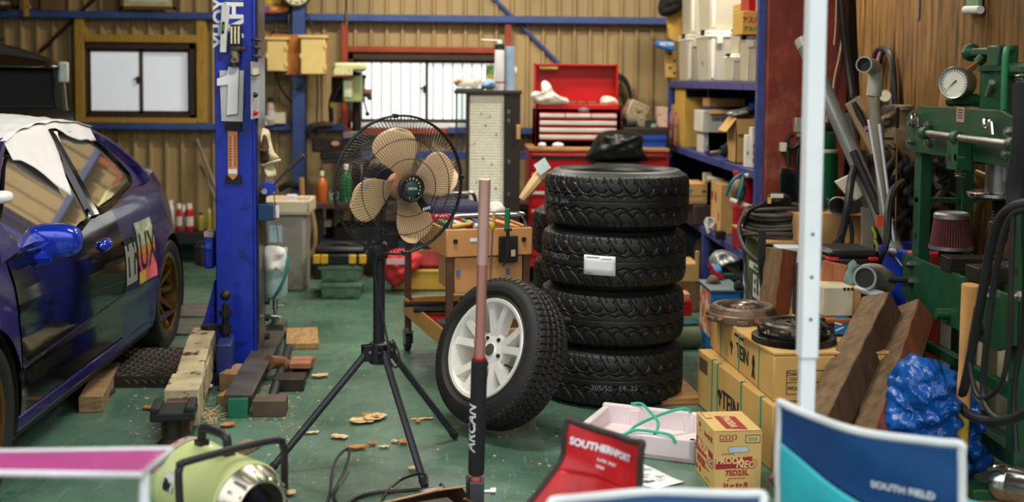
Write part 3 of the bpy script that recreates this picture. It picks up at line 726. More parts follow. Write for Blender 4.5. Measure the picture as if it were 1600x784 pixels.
for py, lb in ((62, 'upper'), (74, 'middle'), (88, 'lower')): one('dark_clamp', lb+' of three black clamps on the inner side of the lift column', 'clamp', xbox(392, py-3, 402, py+3, .02), m_matt, 'clamps on the lift column', bevel=.004)
one('wood_block', 'small brown wooden block fixed to the lift column above the rag', 'block', MB().pb(394, 184, 410, 200, yp-.03, .05), M('block_brown', (112, 80, 60), .7, var=.15), bevel=.003)
mb = MB()
ygl = yp-.02
outer = [(391, 196), (401, 200), (412, 200), (421, 205), (424, 222), (429, 238), (436, 246), (428, 252), (418, 255), (408, 264), (396, 262), (390, 248), (388, 228)]
def blob(mb, pts, Y, th, mi=0, wr=.012, nr=7, kk=4):
 """soft crumpled lump whose front outline follows pts"""
 c = sum((P(x, y, Y) for x, y in pts), Vector())/len(pts); ps = spl([P(x, y, Y) for x, y in pts], kk, True); n = len(ps)
 def f(a, b, sgn):
  i = int(round(a*n)) % n; q = c+(ps[i]-c)*b
  h = sqrt(max(0, 1-b**2.2))*th
  w = wr*(sin(q.x*61+q.z*43)+sin(q.z*91-q.x*37))*.5*(1-b**4)
  return Vector((q.x, q.y-sgn*(h)+w, q.z))
 for sg in (1, -1): mb.grid(n, nr, lambda a, b, s=sg: f(a, b, s), mi, cu=True)
 return mb
blob(mb, outer, ygl, .045, 0, .02)
t = thing('hanging_rag', 'off-white work gloves and rag hanging from the lift column', 'gloves', P(410, 280, ygl))
mb.build('rag', M('rag_cream', (196, 184, 150), .9, var=.12, vs=14, bump=.3, bs=40), t, ang=80)
mb = MB(); blob(mb, [(409, 214), (416, 212), (421, 232), (420, 250), (410, 254), (407, 238)], ygl-.036, .018, 0, .008); mb.build('dirty_palm', M('dirty_brown_cloth', (70, 50, 34), .9, var=.3, vs=20), t)
mb = MB(); blob(mb, [(402, 258), (430, 250), (438, 248), (436, 253), (412, 260)], ygl-.02, .012); blob(mb, [(413, 262), (427, 258), (431, 274), (420, 279), (415, 274)], ygl-.01, .012); mb.build('finger', M('rag_cream2', (206, 196, 160), .9), t)
# water bottle upside down with a valve and tap
t = thing('fluid_tank', 'hanging clear tank of pale teal fluid with a rag on top, behind the lift column', 'tank', P(431, 500, yp+.1))
ct = P(430, 430, yp+.1); r = .064
zt_, zb_ = P(430, 388, yp+.1).z, P(430, 468, yp+.1).z
zl = P(430, 425, yp+.1).z
MB().lathe([(.012, zb_-.005), (.03, zb_), (r*.8, zb_+.012), (r, zb_+.04), (r, zt_), (r*.92, zt_+.01)], 28, TM((ct.x, ct.y, 0)), cap=False).build('tank_wall', milky('tank_plastic', (200, 220, 214), .45), t)
MB().lathe([(.001, zb_+.004), (r*.76, zb_+.016), (r*.95, zb_+.043), (r*.95, zl), (.001, zl)], 28, TM((ct.x, ct.y, 0)), cap=False).build('fluid', M('teal_fluid', (130, 186, 176), .2, var=.03), t)
mb = MB(); blob(mb, [(413, 388), (430, 384), (446, 390), (447, 410), (440, 425), (432, 421), (424, 428), (414, 420)], ct.y-r-.006, .02, 0, .012); mb.build('white_rag', M('tissue_white', (222, 220, 212), .9, bump=.3, bs=50), t, ang=80)
mb = MB().tube([P(446, 392, ct.y-.05), P(449, 410, ct.y-.07), P(446, 430, ct.y-.08), P(436, 452, ct.y-.075), P(426, 466, ct.y-.05)], .008, 8, smooth=5); mb.build('teal_hose', M('teal_hose', (28, 120, 116), .45), t)
mb = MB().cyl((ct.x, ct.y, zb_-.005), (ct.x, ct.y, zb_-.05), .014).cyl((ct.x, ct.y, zb_-.03), (ct.x+.045, ct.y, zb_-.03), .006).cyl((ct.x, ct.y, zb_-.05), (ct.x, ct.y, zb_-.085), .01).cyl((ct.x-.02, ct.y, zb_-.085), (ct.x+.02, ct.y, zb_-.088), .012); mb.build('valve', m_chrome, t)
mb = MB().tube([P(428, 300, yp-.3), P(431, 340, yp-.15), P(436, 388, ct.y-.02)], .003, 6, smooth=4); mb.build('yellow_cord', M('cord_yellow', (210, 160, 30), .6), t)
mb = MB().bb((xb, ct.y-.02, zt_-.09), (ct.x, ct.y+.02, zt_-.07)); mb.build('hanger', m_dark, t)
# ---- floor clutter round the lift foot
def fbox(name, label, cat, px0, px1, py, dep, h, m, rz=0, z=0, group=None, bevel=.004, extra=None, mats=None):
 a, b = FL(px0, py, z), FL(px1, py, z); w = (b-a).length; c = (a+b)/2
 mb = MB(RZ((c.x, c.y, z), rz)).bb((-w/2, 0, 0), (w/2, dep, h))
 return one(name, label, cat, mb, m, group, bevel=bevel)
m_tread = M('tread_plate_steel', (58, 52, 46), .5, .6, .2, 6, bump=.1)
a, b = FL(186, 606), FL(281, 606)
mb = MB().bb((a.x-.3, a.y, 0), (b.x, a.y+.62, .055))
for i in range(24):
 for j in range(16):
  x = a.x-.28+i*.033; y = a.y+.02+j*.037
  if x < b.x-.02: mb.add([(-.014, -.004, 0), (.014, -.004, 0), (.014, .004, 0), (-.014, .004, 0), (-.008, 0, .004), (.008, 0, .004)], [(0, 1, 5, 4), (2, 3, 4, 5), (1, 2, 5), (3, 0, 4)], 0, RZ((x, y, .055), 45 if (i+j) % 2 else -45))
for i in range(17):
 mb.add([(-.014, 0, -.004), (.014, 0, -.004), (.014, 0, .004), (-.014, 0, .004), (-.008, -.004, 0), (.008, -.004, 0)], [(0, 1, 5, 4), (2, 3, 4, 5), (1, 2, 5), (3, 0, 4)], 0, EU((a.x+.02+i*.02, a.y, .028), 0, 45 if i % 2 else -45, 0))
one('tread_plate', 'dark diamond tread plate lying under the blue hatchback by the swing arm', 'plate', mb, m_tread, smooth=False)
a, b = FL(150, 642), FL(176, 590); d = b-a
mb = MB(TM(((a.x+b.x)/2-.02, (a.y+b.y)/2, .035), (0, 0, 1), (d.x, d.y, 0))).box((0, 0, 0), (d.length+.05, .10, .07)); one('timber_offcut', 'old timber offcut sticking out from under the blue hatchback', 'timber', mb, m_woodx, bevel=.004)
mb = MB().bb((FL(100, 655).x, FL(150, 640).y, 0), (FL(150, 640).x, FL(150, 640).y+.3, .02)); one('dark_board', 'thin dark board on the floor under the blue hatchback', 'board', mb, M('dark_board', (44, 34, 26), .8, var=.2), bevel=.003)
m_mat = M('grey_floor_mat', (92, 88, 82), .85, var=.2, vs=12, bump=.2)
for (p0, p1, dp, lb) in (((285, 496), (318, 496), .42, 'farther of two worn grey mats behind the rear wheel'), ((279, 524), (303, 524), .42, 'nearer of two worn grey mats behind the rear wheel')):
 a, b = FL(*p0), FL(*p1); mb = MB().prism([(-.15, 0), (b.x-a.x, 0), (b.x-a.x+.05, dp*.8), (b.x-a.x-.0, dp), (-.15, dp)], .012, TM((a.x, a.y, 0))); one('floor_mat', lb, 'mat', mb, m_mat, 'grey floor mats', bevel=.003)
# steel channel with green end, tube beside it, packing blocks
a, b = FL(372, 652), FL(428, 545); d = b-a
T = TM((a.x, a.y, 0), (0, 0, 1), (d.x, d.y, 0))
t = thing('steel_channel', 'dark steel beam on the floor running under the lift column', 'beam', a, 0)
MB(T).bb((.0, -.045, .03), (d.length, .045, .09)).bb((0, -.06, .085), (d.length, .06, .10)).build('beam', M('beam_dark_paint', (62, 58, 54), .5, .1, .25, 8, bump=.1), t, bevel=.004)
MB(T).bb((-.012, -.042, .0), (.0, .042, .085)).bb((0, -.04, 0), (.06, .04, .03)).build('green_end', M('end_green', (20, 110, 80), .5, var=.15), t, bevel=.003)
MB(T).cyl((.18, -.12, .03), (d.length*.85, -.10, .05), .022).build('side_tube', M('grey_tube', (58, 60, 66), .4, .6), t)
MB(T).bb((.0, -.20, .0), (.12, -.06, .07)).build('end_plate', M('rust_plate', (84, 68, 54), .7, var=.25), t, bevel=.004)
MB(T).bb((.42, -.24, .0), (.56, -.10, .06)).build('foot', m_dark, t, bevel=.004)
w1 = fbox('wood_packing', 'thin plywood packing piece on the floor left of the steel beam', 'wood block', 337, 372, 634, .20, .045, M('packing_ply', (148, 112, 68), .75, var=.2, vs=8), -12)
w2 = fbox('wood_packing', 'rough wood packing block behind the plywood piece near the column foot', 'wood block', 341, 380, 612, .20, .085, M('packing_wood', (138, 106, 72), .75, var=.25, vs=8, bump=.2), -12)
fbox('wood_plank', 'pale sawn plank lying on the floor right of the lift column', 'plank', 447, 498, 546, .42, .035, M('plank_pale', (156, 122, 76), .75, var=.2, vs=8, stretch=(6, 1, 1)), 8)
for k in range(3): fbox('short_batten', ('lowest', 'middle', 'topmost')[k]+' of three short slats stacked beside the steel beam', 'slat', 452, 485, 576, .16, .026, M('slat_brown', (150, 98, 66), .7, var=.2, vs=9, stretch=(1, 6, 6)), (2, -2, 3)[k], z=.0271*k, group='short slats by the beam', bevel=.003)
mb = MB(); p = FL(420, 560, .06); mb.tube([FL(420, 566, .09), FL(440, 566, .07), FL(453, 574, .05)], [.035, .03, .028], 10); one('rolled_bark', 'rusty brown roll lying on the floor between beam and slats', 'roll', mb, M('rust_roll', (116, 76, 48), .8, var=.25))
p = FL(430, 530, .0)
mb = MB().cyl(p+Vector((-.03, 0, .10)), p+Vector((.03, .02, .12)), .018).cyl(p+Vector((-.005, 0, .10)), p+Vector((0, 0, .14)), .026, n=6).bb((p.x-.05, p.y-.02, 0), (p.x+.05, p.y+.12, .085)); one('lock_bolt', 'shiny bolt fitting on a dark block behind the steel beam', 'bolt', mb, m_steel)
fbox('floor_board', 'dark board wedge on the floor behind the yellow-green heater', 'board', 345, 372, 716, .16, .03, m_woodx, -25)
# ================================================================ BACK WALL THINGS
def can(name, label, cat, px, pyt, pyb, Y, wpx, col, cap=(228, 226, 216), band=None, group=None, nozzle=True, capc=.8):
 z0 = P(px, pyb, Y).z; z1 = P(px, pyt, Y).z; x = P(px, pyb, Y).x; r = wpx*S(Y)/2; h = z1-z0
 t = thing(name, label, cat, (x, Y, z0), 0, group); T = TM((x, Y, z0))
 MB(T).lathe([(r*.94, 0), (r, .006), (r, h*.74), (r*.9, h*.79), (r*.55, h*.84)], 18).build('body', M('can_%d_%d_%d' % col, col, .35, .1, .05), t)
 MB(T).lathe([(r*.62, h*.82), (r*.62, h*.97), (r*.5, h)] if not nozzle else [(r*.72, h*.80), (r*.72, h*.98), (r*.6, h)], 16).build('cap', M('cap_%d_%d_%d' % cap, cap, .4, var=.03), t)
 if band: MB(T).lathe([(r*1.01, h*.18), (r*1.012, h*.19), (r*1.012, h*.52), (r*1.01, h*.53)], 18, cap=False).build('label_band', M('band_%d_%d_%d' % band, band, .4, var=.08), t)
 return t
yl = YB-.19
for px, top, w, col, cap, band, lb in ((267, 313, 10, (218, 214, 206), (220, 216, 200), None, 'white spray can, leftmost on the dark ledge'), (280, 318, 9, (186, 40, 36), (226, 222, 210), (214, 200, 190), 'thin red spray can with white cap, second on the dark ledge'), (296, 318, 13, (190, 34, 32), (226, 220, 196), (222, 206, 200), 'wide red spray can with white cap on the dark ledge'), (314, 331, 10, (176, 160, 62), (90, 84, 60), None, 'olive yellow can on the dark ledge'), (327, 326, 8, (206, 186, 66), (226, 216, 150), None, 'yellow can next to the lift column on the ledge'), (287, 320, 7, (222, 216, 208), (226, 222, 210), None, 'slim white can squeezed between the red cans on the ledge')):
 can('spray_can', lb, 'can', px, top, 360, yl+(.07 if px == 287 else 0), w, col, cap, band, 'spray cans on the dark ledge')
# poles leaning on the wall
for (p0, p1, r, lb) in (((307, 217), (340, 300), .014, 'longer grey pole leaning on the cladding left of the lift column'), ((313, 258), (331, 298), .012, 'shorter grey pole leaning on the cladding left of the lift column')):
 a, b = P(*p0, YB-.06), P(*p1, YB-.22); d = (b-a); b = a+d*((a.z-lz)/(a.z-b.z)) if a.z-b.z > .01 else b
 one('leaning_pole', lb, 'pole', MB().cyl(b, a, r, n=10), M('pole_grey', (138, 126, 112), .5, .3), 'poles on the back wall')
# framed pictures and sticks on the upper girt
t = thing('framed_certificate', 'framed certificate in a dark gilt frame above the yellow timber window', 'picture', P(232, 17, YB-.17))
ztop = P(232, -70, YB-.15).z
y = YB-.145
a, b = P(187, 0, y), P(276, 16, y)
mb = MB().bb((a.x, y, b.z), (b.x, y+.02, b.z+.03)).bb((a.x, y, b.z), (a.x+.03, y+.02, ztop)).bb((b.x-.03, y, b.z), (b.x, y+.02, ztop)).bb((a.x, y, ztop-.03), (b.x, y+.02, ztop)); mb.build('frame', M('gilt_brown', (104, 74, 32), .45, .2), t, bevel=.004)
MB().bb((a.x+.03, y+.008, b.z+.03), (b.x-.03, y+.014, ztop-.03)).build('mount', M('mount_cream', (196, 184, 142), .8), t)
MB().bb((a.x+.07, y+.004, b.z+.06), (b.x-.07, y+.009, ztop-.07)).build('print', M('print_pale', (206, 204, 186), .7, var=.1, vs=30), t)
t = thing('wall_box', 'dark brown framed box on the upper girt at the top left corner', 'frame', P(5, 14, YB-.17))
a, b = P(-60, 0, y), P(26, 14, y)
mb = MB().bb((a.x, y-.03, b.z), (b.x, y+.05, b.z+.03)).bb((b.x-.03, y-.03, b.z), (b.x, y+.05, ztop)); mb.build('frame', M('dark_walnut', (74, 44, 26), .5), t, bevel=.004)
MB().bb((a.x, y, b.z+.03), (b.x-.03, y+.03, ztop)).build('panel', M('panel_brown', (106, 72, 48), .6, var=.2), t)
MB().pb(0, 2, 17, 9, y-.004, .004).build('label', m_offwhite, t)
mb = MB().pb(36, -30, 43, 26, YB-.14, .03).pb(41, 8, 47, 13, YB-.14, .03); one('wooden_stick', 'yellow wooden stick hanging over the upper girt, top left', 'stick', mb, m_yellowwood, bevel=.002)
one('wall_board', 'dull brown board on the upper girt between the two frames', 'board', MB().bb((P(62, 0, y).x, y+.02, P(60, 16, y).z), (P(98, 0, y).x, y+.05, ztop)), M('board_brown', (120, 92, 60), .7), bevel=.003)
# snack bag, clock
yb_ = YB-.10
mb = MB(); blob(mb, [(398, -12), (430, -14), (452, -4), (450, 14), (438, 20), (402, 20)], yb_-.03, .045); t = thing('snack_bag', 'yellow and purple crumpled bag on the upper girt beside the clock', 'bag', P(425, 20, yb_)); mb.build('bag', M('bag_yellow', (196, 164, 60), .4, var=.2, col2=(130, 40, 30), c2s=9), t, ang=80)
mb = MB(); blob(mb, [(400, 10), (440, 10), (451, 13), (444, 20), (402, 20)], yb_-.075, .015); mb.build('purple_stripe', M('bag_purple', (150, 84, 140), .4, col2=(214, 140, 50), c2s=10, c2t=(.48, .55)), t)
c = P(464, -13, yg-.16); t = thing('wall_clock', 'round wall clock half out of the picture on the blue post', 'clock', c)
T = TM(c, (0, -1, 0)); MB(T).lathe([(.10, 0), (.118, .0), (.125, .012), (.122, .03), (.108, .034), (.104, .022)], 40, cap=False).lathe([(.001, 0), (.11, 0)], 40, cap=False).build('rim', M('clock_rim', (60, 56, 48), .4), t)
MB(T).lathe([(.001, .016), (.106, .016)], 40, cap=False).build('dial', M('dial_cream', (214, 206, 168), .6), t)
mb = MB(T)
for k in range(12): a_ = k*pi/6; mb.box((.088*cos(a_), .088*sin(a_), .018), (.014, .014, .002))
mb.build('hour_mark', m_matt, t)
MB(T).box((0, .03, .02), (.006, .07, .002)).box((.02, -.01, .021), (.05, .006, .002)).build('hand', m_matt, t)
# air hose chuck hanging from above
mb = MB(); t = thing('hanging_air_hose', 'black air hose with brass coupler hanging above the red window surround', 'hose', P(541, 40, 8.6))
MB().tube([P(541, 18, 8.6), P(540, -60, 8.6), P(539, -300, 8.6)], .007, 8).build('hose', m_hose, t)
MB().cyl(P(541, 40, 8.6), P(541, 30, 8.6), .013).cyl(P(541, 30, 8.6), P(541, 24, 8.6), .018).cyl(P(541, 24, 8.6), P(541, 16, 8.6), .012).build('coupler', M('brass_coupler', (150, 130, 96), .3, .9), t)
# electric boxes on a board
ye = yg-.17
t = thing('electric_panel', 'two cream breaker boxes on an orange board fixed to the blue post', 'electric box', P(462, 117, ye))
MB().pb(416, 54, 512, 117, ye+.0, .02).build('board', M('orange_board', (172, 110, 46), .6, var=.2, vs=8, stretch=(5, 5, 1), bump=.1), t, bevel=.003)
m_ebox = M('breaker_cream', (226, 200, 128), .45, var=.05)
for (x0, y0, x1, y1) in ((417, 61, 447, 111), (470, 58, 508, 116)):
 k = MB().pb(x0, y0, x1, y1, ye-.10, .10).build('box', m_ebox, t, bevel=.005)
 MB().pb(x0-4, y0-3, x1+3, y0+1, ye-.115, .12).build('hood', m_ebox, k, bevel=.003)
 for py in (y0+14, y1-10): MB().pb(x1-2, py-3, x1+2, py+4, ye-.11, .03).build('hinge', m_ebox, k, bevel=.003)
 MB().pb(x0-2, (y0+y1)/2-3, x0+1, (y0+y1)/2+4, ye-.11, .03).build('catch', m_ebox, k, bevel=.003)
for pts, r in (([P(452, 56, ye+.04), P(451, 25, ye+.05), P(455, 10, ye+.1)], .01), ([P(418, 60, ye+.02), P(428, 50, ye+.0), P(452, 48, ye+.02)], .008), ([P(430, 112, ye-.04), P(436, 132, ye-.02), P(447, 150, ye+.06), P(458, 162, ye+.1)], .008), ([P(455, 120, ye-.02), P(462, 138, ye-.03), P(474, 130, ye-.03), P(478, 118, ye-.02)], .007), ([P(478, 20, ye+.05), P(488, 40, ye+.06), P(490, 56, ye+.04)], .007), ([P(495, 116, ye-.04), P(496, 150, ye+.05), P(494, 215, ye+.1)], .006)):
 MB().tube(pts, r, 8, smooth=4).build('cable', m_hose, t)
can('spray_can', 'pale spray can with dark cap on the lower girt right of the lift column', 'can', 423, 152, 195, YB-.12, 13, (190, 166, 156), (50, 42, 40), (216, 206, 206))
mb = MB(); blob(mb, [(412, 188), (417, 180), (424, 186), (426, 195), (412, 196)], YB-.135, .02); one('paper_scrap', 'crumpled paper scrap beside the pale spray can on the girt', 'paper', mb, m_offwhite, ang=80)
one('small_box', 'small square cream box on the lower girt right of the pale can', 'box', MB().pb(428, 176, 446, 193, YB-.14, .07), M('box_cream', (220, 210, 182), .7, var=.03), bevel=.002)
# ---------------------------------------------------------------- long work bench behind the fan
yw0, yw1 = 8.75, 9.55
zt2 = P(540, 318, yw0).z; xw0, xw1 = P(484, 318, yw0).x, P(836, 318, yw0).x
t = thing('work_bench', 'dark steel bench behind the fan carrying vise and drill press', 'bench', ((xw0+xw1)/2, 9.1, 0))
MB().bb((xw0, yw0, zt2-.04), (xw1, yw1, zt2)).build('bench_top', M('bench_top_brown', (78, 58, 44), .6, .2, .2, 6), t, bevel=.004)
for x in (xw0+.03, (xw0+xw1)/2, xw1-.08):
 for y in (yw0+.02, yw1-.08): MB().bb((x, y, 0), (x+.06, y+.06, zt2-.04)).build('leg', m_matt, t, bevel=.003)
MB().bb((xw0+.02, yw0+.25, .18), (xw1-.02, yw0+.30, .26)).build('rail', m_girt, t, bevel=.003)
MB().bb((xw0+.05, yw1-.12, zt2+.28), (xw1, yw1-.02, zt2+.34)).build('back_rail', m_girt, t, bevel=.003)
# vise on a splayed stand
yv = 8.92; zv = P(530, 253, yv).z
t = thing('bench_vise', 'big dark bench vise on a splayed stand on the bench', 'vise', (P(530, 300, yv).x, yv+.1, zt2))
MB().pb(503, 249, 575, 256, yv-.02, .3).build('stand_plate', m_dark, t, bevel=.004)
for x0, x1 in ((556, 546), (572, 590), (552, 556), (566, 570)):
 yy_ = yv+.02 if x0 in (556, 572) else yv+.22
 MB().cyl(Vector((P(x1, 300, yv).x, yy_, zt2)), Vector((P(x0, 256, yv).x, yy_, zv)), .018, n=8).build('stand_leg', m_dark, t)
m_vise = M('vise_black_iron', (40, 34, 30), .55, .5, .25, 10)
k = MB().pb(487, 215, 556, 238, yv, .14).pb(500, 236, 545, 250, yv, .2).build('vise_body', m_vise, t, bevel=.012)
mb = MB().tube([P(484, 216, yv+.06), P(483, 205, yv+.06), P(490, 198, yv+.06), P(505, 196, yv+.06), P(520, 196, yv+.06)], [.02, .028, .03, .03, .028], 10, smooth=4); mb.build('anvil_horn', m_vise, k)
MB().pb(556, 210, 628, 236, yv+.02, .12).build('slide', m_vise, k, bevel=.008)
MB().pb(536, 206, 560, 216, yv-.01, .15).build('jaw', m_steel, k, bevel=.003)
mb = MB(TM(P(524, 224, yv-.002), (0, -1, 0)) @ Matrix.Diagonal((1.5, .9, 1, 1))).lathe([(.02, 0), (.02, .006), (.001, .007)], 20); mb.build('round_badge', M('badge_pink', (196, 132, 108), .5), k)
MB().cyl(P(640, 226, yv+.08), P(628, 226, yv+.08), .014).cyl(P(636, 210, yv+.08), P(636, 244, yv+.08), .008).build('handle', m_steel, k)
# drill press
yd = 9.2
t = thing('drill_press', 'pale green bench drill press in front of the barred window', 'drill press', (P(552, 300, yd).x, yd+.05, zt2))
m_dgreen = M('drill_pale_green', (150, 160, 108), .45, var=.12)
xcol = P(556, 200, yd).x
MB().bb((xcol-.10, yd-.2, zt2), (xcol+.10, yd+.16, zt2+.05)).build('base', m_dark, t, bevel=.008)
MB().cyl((xcol, yd+.08, zt2+.03), (xcol, yd+.08, P(550, 112, yd).z), .034, n=20).build('column', M('drill_column', (70, 50, 38), .4, .6), t)
mb = MB().pb(535, 122, 552, 160, yd-.16, .16).pb(550, 118, 566, 160, yd-.14, .30); k = mb.build('head', m_dgreen, t, bevel=.012)
mb = MB(); a = P(521, 109, yd-.2); mb.box((0, 0, 0), (.24, .46, .062), 0, EU((P(546, 103, yd).x, yd-.02, P(546, 105, yd).z), 0, 0, 8)); mb.build('belt_cover', M('cover_cream_green', (186, 184, 138), .45, var=.08), t, bevel=.02)
MB().pb(522, 106, 551, 117, yd-.262, .004).build('front_plate', M('plate_pale', (206, 196, 150), .5, col2=(90, 60, 40), c2s=40, c2t=(.55, .6)), t)
MB().pb(537, 127, 549, 152, yd-.166, .006).build('label_plate', M('label_pale', (220, 218, 190), .5), t, bevel=.002)
MB().cyl(P(566, 145, yd-.05), P(580, 146, yd-.05), .03).build('feed_hub', M('feed_brown', (100, 64, 40), .5, .4), t)
for q in ((577, 153), (574, 178), (569, 120)):
 c0 = P(566, 147, yd-.07); c1 = P(*q, yd-.09); h = MB().cyl(c0, c1, .007, n=8).build('feed_handle', m_dark, t); MB().ball(c1, .018, 8).build('knob', m_matt, h)
MB().cyl(P(546, 160, yd-.04), P(546, 172, yd-.04), .02, .012).build('chuck', m_steel, t)
mb = MB().tube([P(530, 130, yd+.02), P(520, 150, yd+.05), P(517, 165, yd+.06), P(518, 190, yd+.05)], .02, 8, smooth=4); mb.build('motor_bracket', m_dark, t)
MB().cyl(P(532, 120, yd+.22), P(532, 160, yd+.22), .07, n=20).build('motor', m_dark, t)
MB().pb(516, 160, 525, 168, yd+.03, .03).build('yellow_sticker', M('sticker_yel', (206, 176, 60), .5), t)
# bottles on the bench
x, yb2 = P(503, 318, 8.9), 8.95
def bottle(name, label, px, pyt, pyb, Y, wpx, body_m, cap_m, cat='bottle', shape=None, group=None):
 q = P(px, pyb, Y); h = P(px, pyt, Y).z-q.z; r = wpx*S(Y)/2
 t = thing(name, label, cat, (q.x, Y, q.z), 0, group); T = TM((q.x, Y, q.z))
 MB(T).lathe([(r*.9, 0), (r, .01), (r, h*.58), (r*.8, h*.70), (r*.35, h*.78), (r*.35, h*.86)], 20).build('body', body_m, t)
 MB(T).lathe([(r*.42, h*.84), (r*.42, h*.97), (r*.3, h)], 14).build('cap', cap_m, t)
 return t
def onbench(px, Y, z):
 d = P(px, 125, Y); lo, hi = 125, 700
 for _ in range(40):
  m_ = (lo+hi)/2
  if P(px, m_, Y).z > z: lo = m_
  else: hi = m_
 return lo
bottle('juice_bottle', 'orange brown bottle with pale green cap standing on the bench', 503, 267, onbench(503, 8.85, zt2), 8.85, 17, M('amber_liquid', (176, 92, 40), .2, var=.1), M('cap_palegreen', (186, 200, 150), .5))
bottle('green_bottle', 'bright green and white bottle on the bench behind the fan blade', 541, 256, onbench(541, 8.9, zt2), 8.9, 17, M('green_bottle', (30, 130, 66), .3, var=.2, vs=8, col2=(200, 214, 200), c2s=14, c2t=(.58, .62)), m_white)
one('green_sponge', 'small green pack on the bench beside the orange bottle', 'pack', MB().bb((P(513, 300, 8.95).x, 8.95, zt2), (P(530, 300, 8.95).x, 9.05, zt2+.06)), M('pack_green', (110, 150, 110), .7), bevel=.006)
# grey bin
yb3 = FL(445, 456).y
t = thing('waste_bin', 'tall grey waste bin with a cream lid behind the lift column', 'bin', (P(445, 456, yb3).x, yb3+.15, 0))
a = P(412, 456, yb3); zt3 = P(445, 334, yb3).z; w = 36*S(yb3); wt = 68*S(yb3); cx = P(446, 400, yb3).x
mb = MB().box((0, 0, zt3/2), (wt*.86, .30, zt3), 0, RZ((cx, yb3+.16, 0), 0), (1.06, 1.08))
k = mb.build('body', M('bin_grey', (150, 144, 134), .7, var=.14, vs=5, col2=(120, 114, 104)), t, bevel=.02)
MB().pb(421, 352, 441, 379, yb3-.004, .004).build('sticker', M('bin_sticker', (170, 200, 216), .5, col2=(70, 150, 190), c2s=16), k)
z4 = P(446, 313, yb3).z
mb = MB(RZ((cx, yb3+.16, 0), 0))
hw, hd = wt*.98/2+.02, .19
for (lo, hi) in (((-hw, -hd, zt3-.0), (hw, -hd+.02, z4)), ((-hw, hd-.02, zt3), (hw, hd, z4)), ((-hw, -hd, zt3), (-hw+.02, hd, z4)), ((hw-.02, -hd, zt3), (hw, hd, z4)), ((-hw, -hd, zt3-.005), (hw, hd, zt3+.02))): mb.bb(lo, hi)
mb.build('lid', M('lid_cream', (206, 194, 164), .6, var=.06), t, bevel=.008)
mb = MB(); q0 = P(455, 305, yb3+.1); one('paper_cup', 'small white carton standing in the cream bin lid', 'carton', mb.bb((P(447, 305, yb3+.1).x, yb3+.1, zt3+.02), (P(462, 305, yb3+.1).x, yb3+.19, q0.z)), m_white, bevel=.003)
one('broom_stick', 'brown wooden stick leaning on the blue post behind the bin', 'handle', MB().cyl(P(471, 278, yb3+.45), Vector((P(473, 300, yb3+.4).x, yb3+.5, 0)), .02, n=10), m_wood)
mb = MB().tube([P(436, 296, 9.5), P(450, 288, 9.5), P(462, 290, 9.52), P(470, 292, 9.56)], .025, 8, smooth=4); one('dark_grinder', 'dark power tool hanging on the blue post above the bin', 'tool', mb, m_matt)
# green crates with black toolbox
yk = FL(535, 467).y
x0, x1 = P(500, 450, yk).x, P(563, 450, yk).x
zz0 = 0; z_1 = P(535, 441, yk).z; z_2 = P(535, 413, yk).z; z_3 = P(535, 386, yk).z
m_crate = M('crate_teal_green', (86, 116, 92), .55, var=.15, vs=6)
for i, (za, zb2, lb) in enumerate(((0, z_1, 'lower of two grey green plastic crates under the bench'), (z_1+.001, z_2, 'upper of two grey green plastic crates, under the black toolbox'))):
 t = thing('plastic_crate', lb, 'crate', ((x0+x1)/2, yk+.17, za), 0, 'green crates')
 MB().box(((x0+x1)/2, yk+.17, (za+zb2)/2), ((x1-x0)*.93, .34, zb2-za), 0, None, (1.05, 1.05)).build('tub', m_crate, t, bevel=.01)
 MB().bb((x0-.01, yk-.015, zb2-.035), (x1+.01, yk+.36, zb2-.012)).build('rim', m_crate, t, bevel=.006)
 for q in (.25, .75): MB().bb((x0+(x1-x0)*q-.03, yk-.012, za+.02), (x0+(x1-x0)*q+.03, yk+.01, zb2-.04)).build('rib', m_crate, t, bevel=.004)
t = thing('toolbox', 'black toolbox with yellow latches on the green crates', 'toolbox', ((x0+x1)/2, yk+.17, z_2))
xa2, xb2 = P(489, 400, yk).x, P(572, 400, yk).x
MB().bb((xa2, yk-.02, z_2), (xb2, yk+.34, z_2+(z_3-z_2)*.62)).build('body', m_black, t, bevel=.012)
MB().bb((xa2+.01, yk-.015, z_2+(z_3-z_2)*.64), (xb2-.01, yk+.335, z_3)).build('lid', m_black, t, bevel=.02)
MB().tube([Vector((xa2+.1, yk+.1, z_3)), Vector((xa2+.13, yk+.1, z_3+.012)), Vector((xb2-.13, yk+.1, z_3+.012)), Vector((xb2-.1, yk+.1, z_3))], .01, 8).build('handle', m_black, t)
m_yl = M('latch_yellow', (214, 170, 50), .4)
for px in (494, 506, 550, 566): MB().pb(px-5, 398, px+6, 412, yk-.035, .02).build('latch', m_yl, t, bevel=.004)
# hose beside crates, dark clutter under the bench
mb = MB().tube([P(487, 330, 8.72), P(492, 360, 8.70), P(490, 390, 8.70), P(478, 408, 8.7), Vector((P(470, 420, 8.7).x, 8.7, .03))], .018, 8, smooth=5); one('tan_hose', 'tan hose hanging from the bench left of the toolbox', 'hose', mb, M('hose_tan', (150, 120, 80), .6))
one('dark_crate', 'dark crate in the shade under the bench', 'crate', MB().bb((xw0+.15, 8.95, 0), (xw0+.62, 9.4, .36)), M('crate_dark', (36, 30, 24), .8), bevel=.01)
one('white_reel', 'small pale reel on the dark crate under the bench', 'reel', MB().bb((P(503, 385, 8.98).x, 8.97, .36), (P(518, 385, 8.98).x, 9.05, .41)), m_offwhite, bevel=.006)
